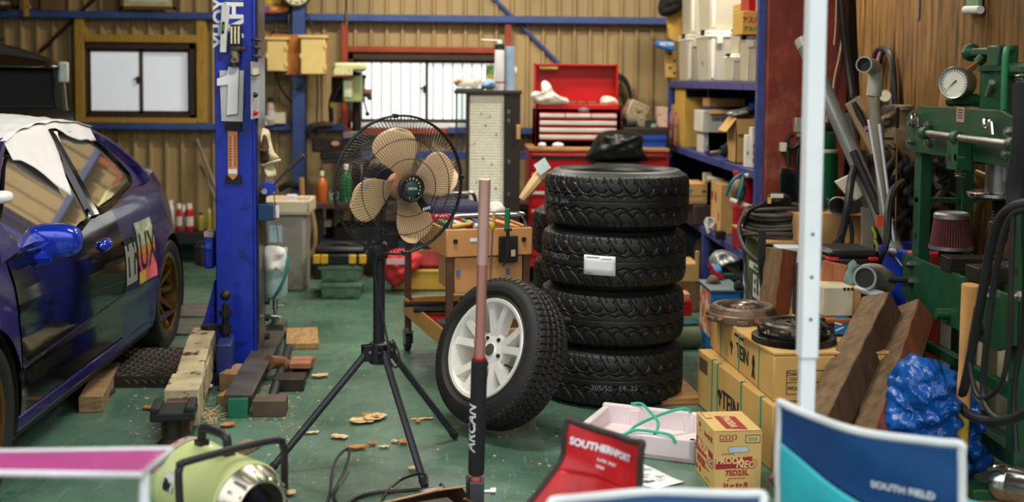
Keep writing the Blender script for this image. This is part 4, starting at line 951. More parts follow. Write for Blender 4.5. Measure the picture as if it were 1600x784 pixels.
# red cushion, yellow crate
yr = FL(655, 455).y
t = thing('yellow_crate', 'low yellow crate holding dark parts under the tool trolley', 'crate', (P(658, 450, yr).x, yr+.2, 0))
xa3, xb3 = P(612, 440, yr).x, P(704, 440, yr).x; zc3 = P(655, 421, yr).z
m_yc = M('crate_yellow', (196, 152, 58), .55, var=.1)
mb = MB().bb((xa3, yr, 0), (xb3, yr+.4, .02))
for lo, hi in (((xa3, yr, 0), (xb3, yr+.02, zc3)), ((xa3, yr+.38, 0), (xb3, yr+.4, zc3)), ((xa3, yr, 0), (xa3+.02, yr+.4, zc3)), ((xb3-.02, yr, 0), (xb3, yr+.4, zc3))): mb.bb(lo, hi)
mb.build('tub', m_yc, t, bevel=.006); MB().bb((xa3-.01, yr-.012, zc3-.02), (xb3+.01, yr, zc3)).build('lip', m_yc, t, bevel=.004)
mb = MB()
for k in range(14): mb.ball((rnd.uniform(xa3+.2, xb3-.06), yr+rnd.uniform(.06, .34), zc3-.02+rnd.uniform(-.02, .03)), rnd.uniform(.03, .05), 6, sc=(1.3, 1, .7))
one('dark_parts', 'heap of dark greasy parts in the low yellow crate', 'parts', mb, m_dark, kind='stuff') if False else tag(mb.build('dark_parts', m_dark), 'heap of dark greasy parts in the low yellow crate', 'parts', None, 'stuff')
mb = MB(); blob(mb, [(602, 398), (622, 388), (645, 392), (660, 400), (654, 418), (640, 432), (620, 446), (604, 440), (598, 420)], yr-.04, .12, 0, .02, 9)
t = thing('red_cushion', 'red padded bag slumped against the yellow crate behind the fan pole', 'bag', (P(628, 450, yr).x, yr-.04, 0)); mb.build('bag', M('red_cloth', (196, 48, 52), .7, var=.1), t, ang=80)
MB().pb(604, 404, 632, 413, yr-.165, .006).build('white_patch', M('patch_pinkwhite', (226, 190, 186), .6), t)
mb = MB(); mb.lathe([(.001, 0), (.16, .0), (.17, .02), (.12, .09), (.001, .10)], 20, TM((P(668, 410, yr).x, yr+.14, zc3+.01)) @ Matrix.Diagonal((1, .8, 1, 1))); one('red_beret', 'dark red cap lying on the yellow crate', 'cap', mb, M('dark_red_cloth', (130, 34, 36), .8))
t = thing('lime_bin', 'yellow green bin behind the low yellow crate', 'bin', (P(675, 400, yr+.45).x, yr+.6, 0)); zq = P(675, 391, yr+.45).z
MB().bb((P(645, 400, yr+.45).x, yr+.45, 0), (P(716, 400, yr+.45).x, yr+.75, zq-.02)).build('tub', M('bin_lime', (158, 150, 52), .5, var=.1), t, bevel=.01); MB().bb((P(643, 400, yr+.45).x, yr+.44, zq-.03), (P(718, 400, yr+.45).x, yr+.76, zq)).build('rim', M('bin_lime'), t, bevel=.006)
# ================================================================ PARTS CABINET
Yc = 8.25
xl, x1_, xr_ = P(711, 300, Yc).x, P(727, 300, Yc).x, P(812, 300, Yc).x
ztp = P(760, 141, Yc).z
t = thing('parts_cabinet', 'tall dark cabinet with a pale grid of tiny drawers behind the fan', 'cabinet', ((xl+xr_)/2, Yc+.15, 0))
m_cab = M('cabinet_dark_brown', (52, 42, 36), .5, var=.1)
mb = MB().bb((x1_, Yc+.02, .0), (xr_, Yc+.34, ztp-.02)); mb.build('body', m_cab, t, bevel=.004)
MB().bb((xl-.01, Yc-.02, ztp-.025), (xr_+.01, Yc+.36, ztp)).build('top_board', m_cab, t, bevel=.003)
MB().bb((x1_, Yc-.01, .0), (P(733, 300, Yc).x, Yc+.02, ztp-.025)).build('stile', m_cab, t, bevel=.003)
MB().bb((xl, Yc+.0, .0), (xl+.012, Yc+.012, ztp-.025)).build('edge_strip', m_cab, t)
MB().bb((xl+.012, Yc+.004, .0), (x1_, Yc+.008, ztp-.025)).build('side_glass', glass('cabinet_glass', (190, 200, 196), .4), t)
ga, gb = P(733.5, 147, Yc), P(788, 147, Yc); nc, nr = 16, 52; gz0 = .30; gw = gb.x-ga.x; gh = ga.z-gz0
m_grid = M('tiny_drawer_fronts', (246, 242, 224), .45, var=.06, vs=60, col2=(130, 120, 100), c2s=55, c2t=(.70, .74))
def cell(a, b):
 u = (a*nc) % 1; v = (b*nr) % 1
 h = 0 if (u < .14 or v < .16 or u > .9 or v > .9) else .006
 return (ga.x+a*gw, Yc+.016-h, gz0+b*gh)
mb = MB().grid(nc*5+1, nr*4+1, cell); mb.build('drawer_bank', m_grid, t, smooth=False)
for i, (ci, ri) in enumerate(((4, 15), (9, 12), (12, 20), (3, 22), (6, 30), (10, 28), (2, 35), (7, 41), (12, 38), (5, 45), (9, 44))):
 MB().bb((ga.x+(ci+.15)*gw/nc, Yc+.006, gz0+(ri+.2)*gh/nr), (ga.x+(ci+.85)*gw/nc, Yc+.011, gz0+(ri+.8)*gh/nr)).build('drawer_tag', M('tag_amber', (190, 130, 50), .5) if i % 3 == 0 else M('tag_dark', (70, 68, 64), .5), t)
MB().bb((gb.x+.004, Yc-.008, .0), (xr_, Yc+.02, ztp-.025)).build('door_frame', M('cabinet_frame', (44, 34, 28), .45), t, bevel=.003)
for py in (172, 186, 250, 300): MB().pb(793, py, 797, py+6, Yc-.014, .008).build('hinge', m_steel, t, bevel=.001)
MB().pb(807, 195, 813, 218, Yc-.03, .03).build('pull', M('pull_wood', (196, 150, 90), .6), t, bevel=.003)
zt_c = ztp
def oncab(px, Y): return onbench(px, Y, zt_c)
t = thing('spray_can', 'tall white spray can with a straw nozzle on the parts cabinet', 'can', (P(780, 138, Yc+.1).x, Yc+.1, zt_c)); yq = Yc+.1
q = P(780, 138, yq); r = 7.6*S(yq); hz = P(780, 62, yq).z-zt_c
MB(TM((q.x, yq, zt_c))).lathe([(r*.95, 0), (r, .006), (r, hz*.80), (r*.85, hz*.85)], 22).build('body', M('can_white_pink', (222, 218, 216), .35, var=.05), t)
MB(TM((q.x, yq, zt_c))).lathe([(r*1.01, hz*.80), (r*.95, hz*.90), (r*.6, hz*.92)], 22).build('dark_collar', m_matt, t)
MB(TM((q.x, yq, zt_c))).lathe([(r*.55, hz*.90), (r*.5, hz*1.0), (.001, hz*1.0)], 14).build('nozzle', m_white, t)
MB().cyl(P(777, 63, yq-.01), P(752, 62, yq-.03), .004, n=8).build('straw', m_white, t)
MB(TM((q.x, yq, zt_c))).lathe([(r*1.012, hz*.14), (r*1.012, hz*.17)], 22, cap=False).build('red_line', m_red, t)
q = P(796, 138, yq+.02); one('blue_roll', 'pale blue paper roll standing beside the tall white spray can', 'roll', MB(TM((q.x, yq+.02, zt_c))).lathe([(.012, 0), (.036, 0), (.036, P(796, 72, yq).z-zt_c), (.012, P(796, 72, yq).z-zt_c)], 24, cap=False), M('roll_paleblue', (150, 172, 196), .8), ang=60)
t = thing('food_tray', 'clear tray of bread and sweets on the left of the parts cabinet top', 'tray', (P(735, 138, Yc+.05).x, Yc+.15, zt_c)); ax, bx = P(712, 138, Yc+.06).x, P(757, 138, Yc+.06).x
MB().bb((ax, Yc+.03, zt_c), (bx, Yc+.24, zt_c+.012)).build('base', M('tray_dark_green', (50, 70, 50), .4), t, bevel=.003)
mb = MB()
for k in range(9): mb.ball((rnd.uniform(ax+.03, bx-.03), Yc+rnd.uniform(.07, .2), zt_c+.03+rnd.uniform(0, .03)), rnd.uniform(.02, .035), 7, sc=(1.3, 1, .8))
mb.build('bread', M('bread_mixed', (206, 170, 120), .7, var=.2, vs=20, col2=(150, 60, 40), c2s=18, c2t=(.55, .6)), t)['kind'] = 'stuff'
mb = MB().grid(12, 8, lambda a, b: (ax+(bx-ax)*a, Yc+.03+.21*b, zt_c+.014+.09*sin(pi*a)**.5*sin(pi*b)**.5)); mb.build('clear_lid', milky('lid_clear', (214, 220, 214), .75), t)
one('snack_box', 'small upright yellow and green snack box on the cabinet top', 'box', MB().bb((P(759, 120, Yc+.2).x, Yc+.2, zt_c), (P(772, 120, Yc+.2).x, Yc+.24, P(765, 101, Yc+.2).z)), M('snack_box', (200, 180, 70), .4, col2=(60, 130, 80), c2s=16, c2t=(.48, .52)))
mb = MB(); blob(mb, [(754, 128), (763, 123), (773, 127), (773, 138), (754, 138)], Yc+.03, .04); one('blue_rag', 'pale blue crumpled rag on the cabinet top beside the spray can', 'rag', mb, M('rag_blue', (130, 156, 184), .9), ang=80)
mb = MB(); blob(mb, [(801, 104), (806, 104), (808, 110), (806, 118), (801, 119)], yq+.06, .02); mb.cyl(P(803, 112, yq+.08), Vector((P(803, 112, yq+.08).x, yq+.08, zt_c)), .008); one('white_glove_tip', 'white glove behind the pale blue roll on the cabinet top', 'glove', mb, m_white, ang=80)
# ================================================================ RED TOOL CHESTS
Yt = 8.62
m_redt = M('tool_red_paint', (182, 18, 20), .32, var=.07, coat=.4)
m_trim = M('drawer_trim_white', (206, 204, 194), .35, .3, .05)
xa, xb2 = P(826, 300, Yt).x, P(1044, 300, Yt).x; zrt = P(900, 236, Yt).z
t = thing('roller_cabinet', 'wide red roller cabinet with a wooden top under the red tool chest', 'tool cabinet', ((xa+xb2)/2, Yt+.25, 0))
MB().bb((xa, Yt, .12), (xb2, Yt+.55, zrt)).build('body', m_redt, t, bevel=.004)
MB().bb((xa-.005, Yt-.012, zrt), (xb2+.005, Yt+.56, zrt+.022)).build('wooden_top', m_wood, t, bevel=.003)
zd = zrt-.02
for r_ in range(5):
 h = .13 if r_ < 4 else .22
 for c_ in range(2):
  x0 = xa+.02+c_*((xb2-xa)/2-.01); x1 = x0+(xb2-xa)/2-.03
  d = MB().bb((x0, Yt-.012, zd-h+.01), (x1, Yt, zd)).build('drawer', m_redt, t, bevel=.003); MB().bb((x0+.0, Yt-.028, zd-.030), (x1-.0, Yt-.012, zd-.010)).build('handle', m_trim if r_ > 0 else m_matt, d, bevel=.003)
 zd -= h
for x in (xa+.06, xb2-.06):
 for y in (Yt+.06, Yt+.48): MB().lathe([(.001, -.02), (.055, -.02), (.06, -.012), (.06, .012), (.055, .02), (.001, .02)], 20, TM((x, y, .06), (1, 0, 0))).build('caster', m_matt, t)
Yk = 8.78; zck = zrt+.022
xa, xb2 = P(836, 230, Yk).x, P(970, 230, Yk).x; zc1 = P(900, 163, Yk).z
t = thing('tool_chest', 'open red tool chest with white drawer strips on the red roller cabinet', 'tool chest', ((xa+xb2)/2, Yk+.2, zck))
mb = MB()
for lo, hi in (((xa, Yk, zck), (xb2, Yk+.02, zc1)), ((xa, Yk+.36, zck), (xb2, Yk+.38, zc1)), ((xa, Yk, zck), (xa+.02, Yk+.38, zc1)), ((xb2-.02, Yk, zck), (xb2, Yk+.38, zc1)), ((xa, Yk, zck), (xb2, Yk+.38, zc1-.03))): mb.bb(lo, hi)
mb.build('body', m_redt, t, bevel=.004)
lt = P(900, 100, Yk+.38).z; la, lb_ = P(834, 130, Yk+.38).x, P(964, 130, Yk+.38).x
lid = MB().bb((la, Yk+.40, zc1), (lb_, Yk+.42, lt)).bb((la, Yk+.30, zc1), (la+.015, Yk+.42, lt)).bb((lb_-.015, Yk+.30, zc1), (lb_, Yk+.42, lt)).bb((la, Yk+.30, lt-.015), (lb_, Yk+.42, lt)).build('lid', m_redt, t, bevel=.003)
MB().pb(843, 103, 871, 109, Yk+.296, .006).build('lid_label', M('label_black_gold', (50, 44, 20), .4), lid)
MB().text('TOUGHNESS', .024, Matrix(((1, 0, 0, P(857, 106, Yk+.29).x), (0, 0, -1, Yk+.294), (0, 1, 0, P(857, 106, Yk+.29).z), (0, 0, 0, 1))), bold=.0006).build('lettering', M('gold_text', (200, 176, 80), .5), lid)
rows = [(178, 183.5, 3), (189, 195, 1), (200, 206, 1), (211, 217, 1)]
for py0, py1, k in rows:
 for c_ in range(k):
  x0 = xa+.03+c_*((xb2-xa-.06)/k); x1 = x0+(xb2-xa-.06)/k-.006
  za, zb_ = P(900, py0-2, Yk).z, P(900, py0+8.5, Yk).z
  d = MB().bb((x0, Yk-.01, zb_), (x1, Yk, za)).build('drawer', m_redt, t, bevel=.002); MB().bb((x0, Yk-.026, P(900, py1, Yk).z), (x1, Yk-.01, P(900, py0, Yk).z)).build('handle', m_trim, d, bevel=.003)
MB().lathe([(.03, 0), (.03, .006), (.001, .008)], 20, TM(P(912, 172, Yk-.002), (0, -1, 0)) @ Matrix.Diagonal((1.4, .6, 1, 1))).build('badge', m_chrome, t)
# glove and small things in the chest
mb = MB(); yq = Yk-.0
blob(mb, [(829, 150), (836, 142), (846, 146), (846, 130), (852, 126), (860, 132), (864, 142), (874, 150), (886, 154), (887, 161), (860, 163), (840, 162)], yq, .04, 0, .01)
one('white_glove', 'white work glove draped on the front edge of the open red tool chest', 'glove', mb, M('glove_white', (226, 220, 206), .9, bump=.2, bs=60), ang=80)
mb = MB(); blob(mb, [(940, 152), (952, 150), (964, 156), (964, 164), (940, 164)], Yk+.16, .05); one('white_tape', 'pale crumpled cloth in the right of the open tool chest', 'cloth', mb, M('cloth_pale', (226, 214, 186), .8), ang=80)
for i, px in enumerate((893, 908, 925)): one('socket_piece', ('left', 'middle', 'right')[i]+' of three small brown parts in the open tool chest', 'part', MB().box((P(px, 160, Yk+.12).x, Yk+.12, zc1-.03+.025), (.06, .05, .05), 0), M('part_brown', (120, 80, 56), .5, .2), 'small parts in the chest', bevel=.006)
for i, (px, w) in enumerate(((847, 10), (872, 14))): mb = MB(); c = P(px, 231, Yt+.05); mb.ball((c.x, Yt+.06, zck+.018), .018, 8, sc=(w/6, 1, 1)); one('paper_scrap', ('round', 'long')[i]+' white paper scrap on the front edge of the wooden cabinet top', 'paper', mb, m_paper)
# black bag
mb = MB(); yq = Yt-.20; zbg = P(964, 253, yq).z
blob(mb, [(920, 254), (924, 228), (934, 210), (944, 205), (958, 203), (985, 204), (1000, 208), (1006, 216), (1004, 232), (1008, 254)], yq, .15, 0, .014, 12)
t = thing('black_bag', 'shiny black bag sitting in front of the red cabinet behind the tyre stack', 'bag', (P(964, 250, yq).x, yq, zbg)); o = mb.build('bag', M('black_nylon', (12, 11, 11), .42, var=.2), t, ang=80)
one('dark_crate', 'dark crate under the shiny black bag behind the tall tyre stack', 'crate', MB().bb((P(930, 0, yq).x, yq-.13, 0), (P(1000, 0, yq).x, yq+.16, zbg)), m_matt, bevel=.006)
MB().cyl(P(961, 210, yq-.15), P(964, 216, yq-.16), .006).build('zip_pull', m_steel, t)
# dark box, blue tray, white parts right of the chest
t0 = MB().bb((P(972, 230, 8.8).x, 8.8, zck), (P(1046, 230, 8.8).x, 9.15, P(1000, 199, 8.8).z)); zq = P(1000, 199, 8.8).z
one('dark_case', 'long dark case on the cabinet top between tool chest and shelf', 'case', t0, M('case_dark', (40, 34, 28), .5), bevel=.008)
one('blue_file', 'flat bright blue box in front of the dark case', 'box', MB().pb(1002, 212, 1041, 219, 8.76, .03).bb((P(1002, 212, 8.76).x, 8.77, zck), (P(1041, 212, 8.76).x, 8.79, P(1000, 219, 8.76).z)), M('file_blue', (20, 70, 170), .5), bevel=.002)
mb = MB().box((0, 0, 0), (.15, .12, .17), 0, EU(P(992, 177, 8.95), 0, 22, 10)).box((.08, .0, -.04), (.10, .10, .10), 0, EU(P(992, 177, 8.95), 0, 40, 10)); mb.bb((P(980, 195, 8.9).x, 8.9, zq), (P(1012, 195, 8.9).x, 9.0, zq+.06)); one('carburettor', 'pale metal engine part lying on the dark case', 'engine part', mb, M('cast_pale', (186, 170, 136), .5, .3, .3, 20, col2=(60, 48, 36), c2s=20), bevel=.008)
mb = MB().lathe([(.034, 0), (.034, .09), (.028, .09), (.028, .0)], 20, TM((P(976, 190, 8.85).x, 8.84, zq+.036), (.9, .5, 0))); one('metal_cup', 'small shiny metal cup on its side on the dark case', 'cup', mb, m_alu)
one('green_black_pack', 'small black and green pack on the dark case', 'pack', MB().bb((P(1009, 195, 8.84).x, 8.84, zq), (P(1026, 195, 8.84).x, 8.90, zq+.055)), M('pack_blackgreen', (30, 50, 34), .5, col2=(200, 200, 170), c2s=20, c2t=(.58, .62)), bevel=.004)
one('pink_carton', 'small pink and white carton on the dark case next to the shelf', 'carton', MB().bb((P(1027, 195, 8.9).x, 8.9, zq), (P(1043, 195, 8.9).x, 9.0, P(1030, 167, 8.9).z)), M('carton_pinkwhite', (206, 176, 156), .6, col2=(190, 90, 70), c2s=22, c2t=(.58, .62)), bevel=.003)
mb = MB()
for k in range(4): mb.tube([P(966+19*cos(a), 153+36*sin(a)+k*2, YB-.10-.022*k) for a in np.linspace(0, 2*pi, 33)[:-1]], .013, 8, closed=True)
one('hose_coil', 'black hose coil hanging on the back wall right of the chest lid', 'hose', mb, m_hose)
for px, py in ((705, 66), (857, 68), (1001, 68)): pass
# ================================================================ TYRES
def seg_d(u, v, pts, du, dv):
 d = np.full(u.shape, 9.)
 for k in (-2, -1, 0, 1, 2):
  for (a, b) in zip(pts[:-1], pts[1:]):
   ax, ay = (a[0]+k)*du, a[1]*dv; bx, by = (b[0]+k)*du, b[1]*dv
   vx, vy = bx-ax, by-ay; L2 = vx*vx+vy*vy+1e-12
   tt = np.clip(((u*du-ax)*vx+(v*dv-ay)*vy)/L2, 0, 1)
   d = np.minimum(d, np.hypot(u*du-ax-tt*vx, v*dv-ay-tt*vy))
 return d
def spl2(p, k=6): return [(q.x, q.y) for q in spl([(a, b, 0) for a, b in p], k)]
def tyre_mesh(R, W, rr, kind):
 """tyre about local z: grooved tread grid, shoulders, sidewalls, beads"""
 hw = W*.40
 if kind == 'sport': NP, per = 30, 22
 else: NP, per = 64, 10
 nu = NP*per; nv = 72
 U, V = np.meshgrid(np.arange(nu)/nu*NP, np.linspace(-1.10, 1.10, nv), indexing='ij')
 du = 2*pi*R/NP; dep = np.zeros(U.shape)
 def g(d, w, dp):
  nonlocal dep
  dep = np.maximum(dep, dp*np.clip((w-d)/.0022+.5, 0, 1))
 if kind == 'sport':
  hook = spl2([(-.35, 1.12), (-.28, .92), (-.1, .68), (.25, .44), (.62, .40), (.86, .54), (.80, .74), (.62, .84)])
  hook2 = spl2([(.05, 1.12), (.12, .92), (.20, .78)])
  for sgn in (1, -1):
   uu = U*sgn+(.5 if sgn < 0 else 0); vv = V*sgn
   g(seg_d(uu % 1, vv, hook, du, hw), .0034, .0065)
   g(seg_d(uu % 1, vv, hook2, du, hw), .0020, .004)
   g(np.abs(vv-(.27+.05*np.sin(2*pi*uu)))*hw, .0032, .007)
  g(np.abs(V-.02)*hw, .0018, .002)
 else:
  for c in (-.62, -.2, .2, .62): g(np.abs(V-c)*hw, .0045, .008)
  z = .35*np.where((np.floor((V+.62)/.41) % 2) > 0, 1, -1)*np.abs(((V+.62)/.41) % 1-.5)
  fr = (U+z+.5*(np.abs(V) < .2)) % 1
  g(np.abs(fr-.5)*du, .0028, .008)
  for q in (.17, .83): g(np.abs(fr-q)*du, .0008, .003)
 ang = U/NP*2*pi
 rr_ = R-.010*np.clip(np.abs(V)-.55, 0, 1)**2/.2025-np.clip(np.abs(V)-1.0, 0, 1)*.06-dep
 zc = np.clip(V, -1.02, 1.02)*hw+np.sign(V)*np.clip(np.abs(V)-1.02, 0, 1)*hw*.6
 vs = np.stack([rr_*np.cos(ang), rr_*np.sin(ang), zc], -1).reshape(-1, 3)
 fs = [(u*nv+v, ((u+1) % nu)*nv+v, ((u+1) % nu)*nv+v+1, u*nv+v+1) for u in range(nu) for v in range(nv-1)]
 mb = MB(); mb.v = [tuple(x) for x in vs]; mb.f = fs; mb.m = [0]*len(fs)
 re, ze = float(rr_[0, -1]), float(zc[0, -1]); hb = W*.5; H_ = re-rr
 for s in (1, -1):
  pr = [(re-.002, ze), (re-.012, hb*.90), (re-.020, hb*.955), (rr+H_*.62, hb*.99), (rr+H_*.5, hb), (rr+H_*.44, hb*1.004), (rr+H_*.42, hb*.985), (rr+.022, hb*.90), (rr+.016, hb*.93), (rr+.012, hb*.90), (rr+.004, hb*.84), (rr, hb*.76), (rr+.006, hb*.70), (rr+H_*.5, hb*.88), (re-.022, hb*.80), (re-.024, 0.0)]
  pr = [(r, z*s) for r, z in pr]
  mb.lathe(pr if s > 0 else pr[::-1], 128, cap=False)
 return mb
m_tyre = M('sport_tyre_rubber', (21, 20, 19), .46, var=.22, vs=11, bump=.05, bs=180)
YS = 5.58; cs = P(960, 400, YS)
TR, TW, Trr = .333, .262, .231
t = thing('tyre', 'top tyre of the tall stack of black sport tyres, open rim upward', 'tyre', (0, 0, 0), 0, 'stacked sport tyres')
to = tyre_mesh(TR, TW, Trr, 'sport').build('casing', m_tyre, t, local=True, ang=40)
pos = [(.006, .0), (-.004, .0), (-.008, .01), (-.010, .0)]; labs = ['top tyre of the tall stack of black sport tyres, open rim upward', 'second tyre from the top of the tall stack, white paper label on its tread', 'third tyre down of the tall black stack, behind the leaning wheel', 'bottom tyre of the tall stack, standing on the green floor behind the white box']
tyres = []
for k in range(4):
 z = (3-k)*TW+TW/2+.001*(3-k); x = cs.x+pos[k][0]
 if k == 0: t.location = (x, YS, z); t.rotation_euler = (0, 0, .3); tyres.append(t)
 else: tyres.append(again(t, (x, YS+pos[k][1], z), labs[k], rz=(0, 47, 101, 163)[k]))
def tyre_text(tyre, txt, a0deg, v, size, mat):
 """painted factory marks following the tread, as a part of the tyre"""
 mb = MB().text(txt, size, Matrix(), ext=0, al='LEFT'); c = Vector(tyre.location); pts = []
 for p in mb.v:
  a = radians(a0deg)+p[0]/TR; pts.append((c.x+(TR+.0016)*cos(a), c.y+(TR+.0016)*sin(a), c.z+v+p[1]))
 m2 = MB(); m2.add(pts, mb.f); m2.build('tread_mark', mat, tyre)
m_mark = M('faint_white_paint', (120, 118, 112), .7, var=.3, vs=60)
tyre_text(tyres[0], '700  50  26N', 196, -.002, .030, m_mark)
tyre_text(tyres[1], '50  TOKOOU', 196, .012, .030, m_mark)
tyre_text(tyres[3], '205/50   59  25', 248, -.03, .034, m_mark)
tyre_text(tyres[2], '26N', 222, .0, .026, m_mark)
# paper label
q0 = Vector(tyres[1].location); a0, a1 = radians(240.5), radians(264.5)
mb = MB().grid(9, 4, lambda a, b: (q0.x+(TR+.004)*cos(a0+(a1-a0)*a), q0.y+(TR+.004)*sin(a0+(a1-a0)*a), q0.z-.052+.086*b-.004*a)); mb.build('paper_label', m_paper, tyres[1], solid=.001)
mb = MB()
for k, (u0, u1, w) in enumerate(((.08, .5, .004), (.55, .9, .003), (.08, .28, .004))):
 zz_ = q0.z-.052+.086*(.86, .80, .05)[k]; mb.grid(6, 2, lambda a, b, u0=u0, u1=u1, w=w, zz_=zz_: (q0.x+(TR+.0052)*cos(a0+(a1-a0)*(u0+(u1-u0)*a)), q0.y+(TR+.0052)*sin(a0+(a1-a0)*(u0+(u1-u0)*a)), zz_+w*b))
mb.build('label_print', M('print_grey', (120, 122, 126), .7), tyres[1])
# three tyres behind
for k in range(3):
 lb = ('lowest', 'middle', 'upper')[k]+' tyre of the short dark stack hidden behind the tall tyre stack'
 again(t, (P(935, 400, 6.40).x-.01*k, 6.42, TW/2+k*(TW+.001)), lb, rz=30+70*k, group='tyres behind the tall stack')
# leaning alloy wheel
wn = Vector((-.70, -.60, .37)).normalized(); WR, WW, Wrr = .312, .200, .203
zc_ = WR*sqrt(1-wn.z**2)+WW*.42*wn.z
wc = P(781, 553, 4.98); wc.z = zc_
wh = thing('spare_wheel', 'wheel with silver alloy rim leaning against the tall tyre stack', 'wheel', (wc.x, wc.y, 0))
WT = TM(wc, wn, Vector((0, 0, 1)).cross(wn))
mb = tyre_mesh(WR, WW, Wrr, 'winter'); mb.T = None; mb.v = [tuple(WT @ Vector(v)) for v in mb.v]; mb.build('tyre', M('winter_tyre_rubber', (26, 23, 20), .6, var=.25, vs=9, bump=.1, bs=150), wh, ang=40)
m_alloy = M('silver_alloy_paint', (232, 230, 224), .3, .3, .06, coat=.5)
zf = WW*.44
mb = MB(WT).lathe([(Wrr+.010, zf), (Wrr+.006, zf+.006), (Wrr-.006, zf+.004), (Wrr-.012, zf-.012), (Wrr-.020, zf-.05), (Wrr-.032, -zf*.4), (Wrr-.02, -zf), (Wrr+.006, -zf)], 96, cap=False)
rim = mb.build('rim', m_alloy, wh)
mb = MB(WT)
mb.lathe([(.001, zf-.028), (.028, zf-.026), (.034, zf-.030), (.040, zf-.030), (.078, zf-.036), (.082, zf-.08), (.06, zf-.09), (.001, zf-.09)], 48, cap=False)
mb.build('hub', m_alloy, rim)
for k in range(5):
 base = 2*pi*k/5+.35
 for s in (-1, 1):
  a = base+s*.115; mb = MB(WT)
  # twin spokes: narrow gap at the hub, opening towards the rim
  w0, w1 = .019, .020; x0, x1 = .055, Wrr-.010; t0, t1 = a+s*.03, base+s*.27
  def pt(r, th, off, z): return (r*cos(th)-off*sin(th), r*sin(th)+off*cos(th), z)
  vs = []
  for f in (0, .35, .7, 1):
   r_ = x0+(x1-x0)*f; th = t0+(t1-t0)*f*.9; w = w0+(w1-w0)*f; zt_ = zf-.034+.026*f
   vs += [pt(r_, th, -w, zt_-.045), pt(r_, th, w, zt_-.045), pt(r_, th, w*.78, zt_), pt(r_, th, -w*.78, zt_)]
  fs = []
  for q in range(3):
   for e in range(4): fs.append((q*4+e, q*4+(e+1) % 4, q*4+4+(e+1) % 4, q*4+4+e))
  fs += [(0, 3, 2, 1), (12, 13, 14, 15)]
  mb.add(vs, fs); mb.build('spoke', m_alloy, rim, ang=40)
 a = base+pi/5; MB(WT).cyl((.057*cos(a), .057*sin(a), zf-.05), (.057*cos(a), .057*sin(a), zf-.026), .0085, n=12).build('bolt_hole', m_matt, rim)
MB(WT).lathe([(.001, zf-.024), (.026, zf-.025), (.028, zf-.032)], 24, cap=False).build('centre_cap', m_steel, rim)
MB(WT).cyl((.17, -.05, zf-.03), (.15, -.045, zf+.012), .005).build('valve_stem', m_matt, rim)
# ================================================================ TOOL TROLLEY
c0 = Vector((P(702, 540, 5.6).x, 5.58, 0)); yaw = 15
TT = RZ(c0, yaw)
tw, tl = .37, .90      # width across, length away from the camera
zt1 = P(702, 357, 5.6).z; zt0 = P(702, 400, 5.6).z; zp0 = P(702, 457, 5.6).z
m_tan = M('tan_enamel', (196, 138, 84), .5, var=.08)
m_post = M('post_brown', (92, 62, 48), .5, .2, .15)
tr = thing('tool_trolley', 'tan tool trolley with chrome handles behind the leaning wheel', 'trolley', c0, yaw)
for x in (0, tw):
 for y in (0, tl):
  MB(TT).bb((x-.016, y-.016, .12), (x+.016, y+.016, zt1)).build('leg', m_post, tr, bevel=.003)
  c = MB(TT).cyl((x, y, .13), (x, y, .10), .02).bb((x-.022, y-.03, .045), (x-.018, y+.03, .11)).bb((x+.018, y-.03, .045), (x+.022, y+.03, .11)).bb((x-.022, y-.03, .10), (x+.022, y+.03, .115)).build('caster_fork', m_steel, tr)
  MB(TT).lathe([(.001, -.014), (.045, -.014), (.05, -.008), (.05, .008), (.045, .014), (.001, .014)], 24, TM((x, y+.012, .05), (1, 0, 0))).build('caster_wheel', m_matt, c)
def tray(z0, z1, nm, m):
 mb = MB(TT).bb((-.01, -.01, z0), (tw+.01, tl+.01, z0+.012))
 for lo, hi in (((-.022, -.024, z0), (tw+.022, -.010, z1)), ((-.022, tl+.010, z0), (tw+.022, tl+.024, z1)), ((-.022, -.01, z0), (-.010, tl+.01, z1)), ((tw+.010, -.01, z0), (tw+.022, tl+.01, z1))): mb.bb(lo, hi)
 return mb.build(nm, m, tr, bevel=.004)
top = tray(zt0, zt1, 'upper_tray', m_tan)
low = tray(.20, .29, 'lower_tray', M('tray_wood_tan', (190, 140, 72), .5, var=.1))
for x in (.02, tw-.02): MB(TT).cyl((x, -.024, (zt0+zt1)/2+.01), (x, -.032, (zt0+zt1)/2+.01), .011).build('screw', m_matt, top)
MB(TT).bb((.09, -.0265, zt1-.058), (.15, -.0245, zt1-.042)).build('white_tag', m_paper, top)
dr = MB(TT).bb((.02, -.006, zp0), (tw-.02, .30, zt0-.004)).build('hanging_drawer', m_tan, tr, bevel=.003)
for x in (.03, tw-.10): MB(TT).bb((x, -.011, zp0+.08), (x+.018, -.006, zp0+.11)).build('blue_clip', M('clip_blue', (70, 110, 150), .5), dr)
for y, hz in ((-.0, P(750, 336, 5.6).z), (tl, P(700, 303, 6.45).z)):
 MB(TT).tube([(.0, y, zt1-.02), (.0, y, hz-.05), (.012, y, hz-.012), (.05, y, hz), (tw-.05, y, hz), (tw-.012, y, hz-.012), (tw, y, hz-.05), (tw, y, zt1-.02)], .0115, 10, smooth=3).build('handle', m_chrome, tr)
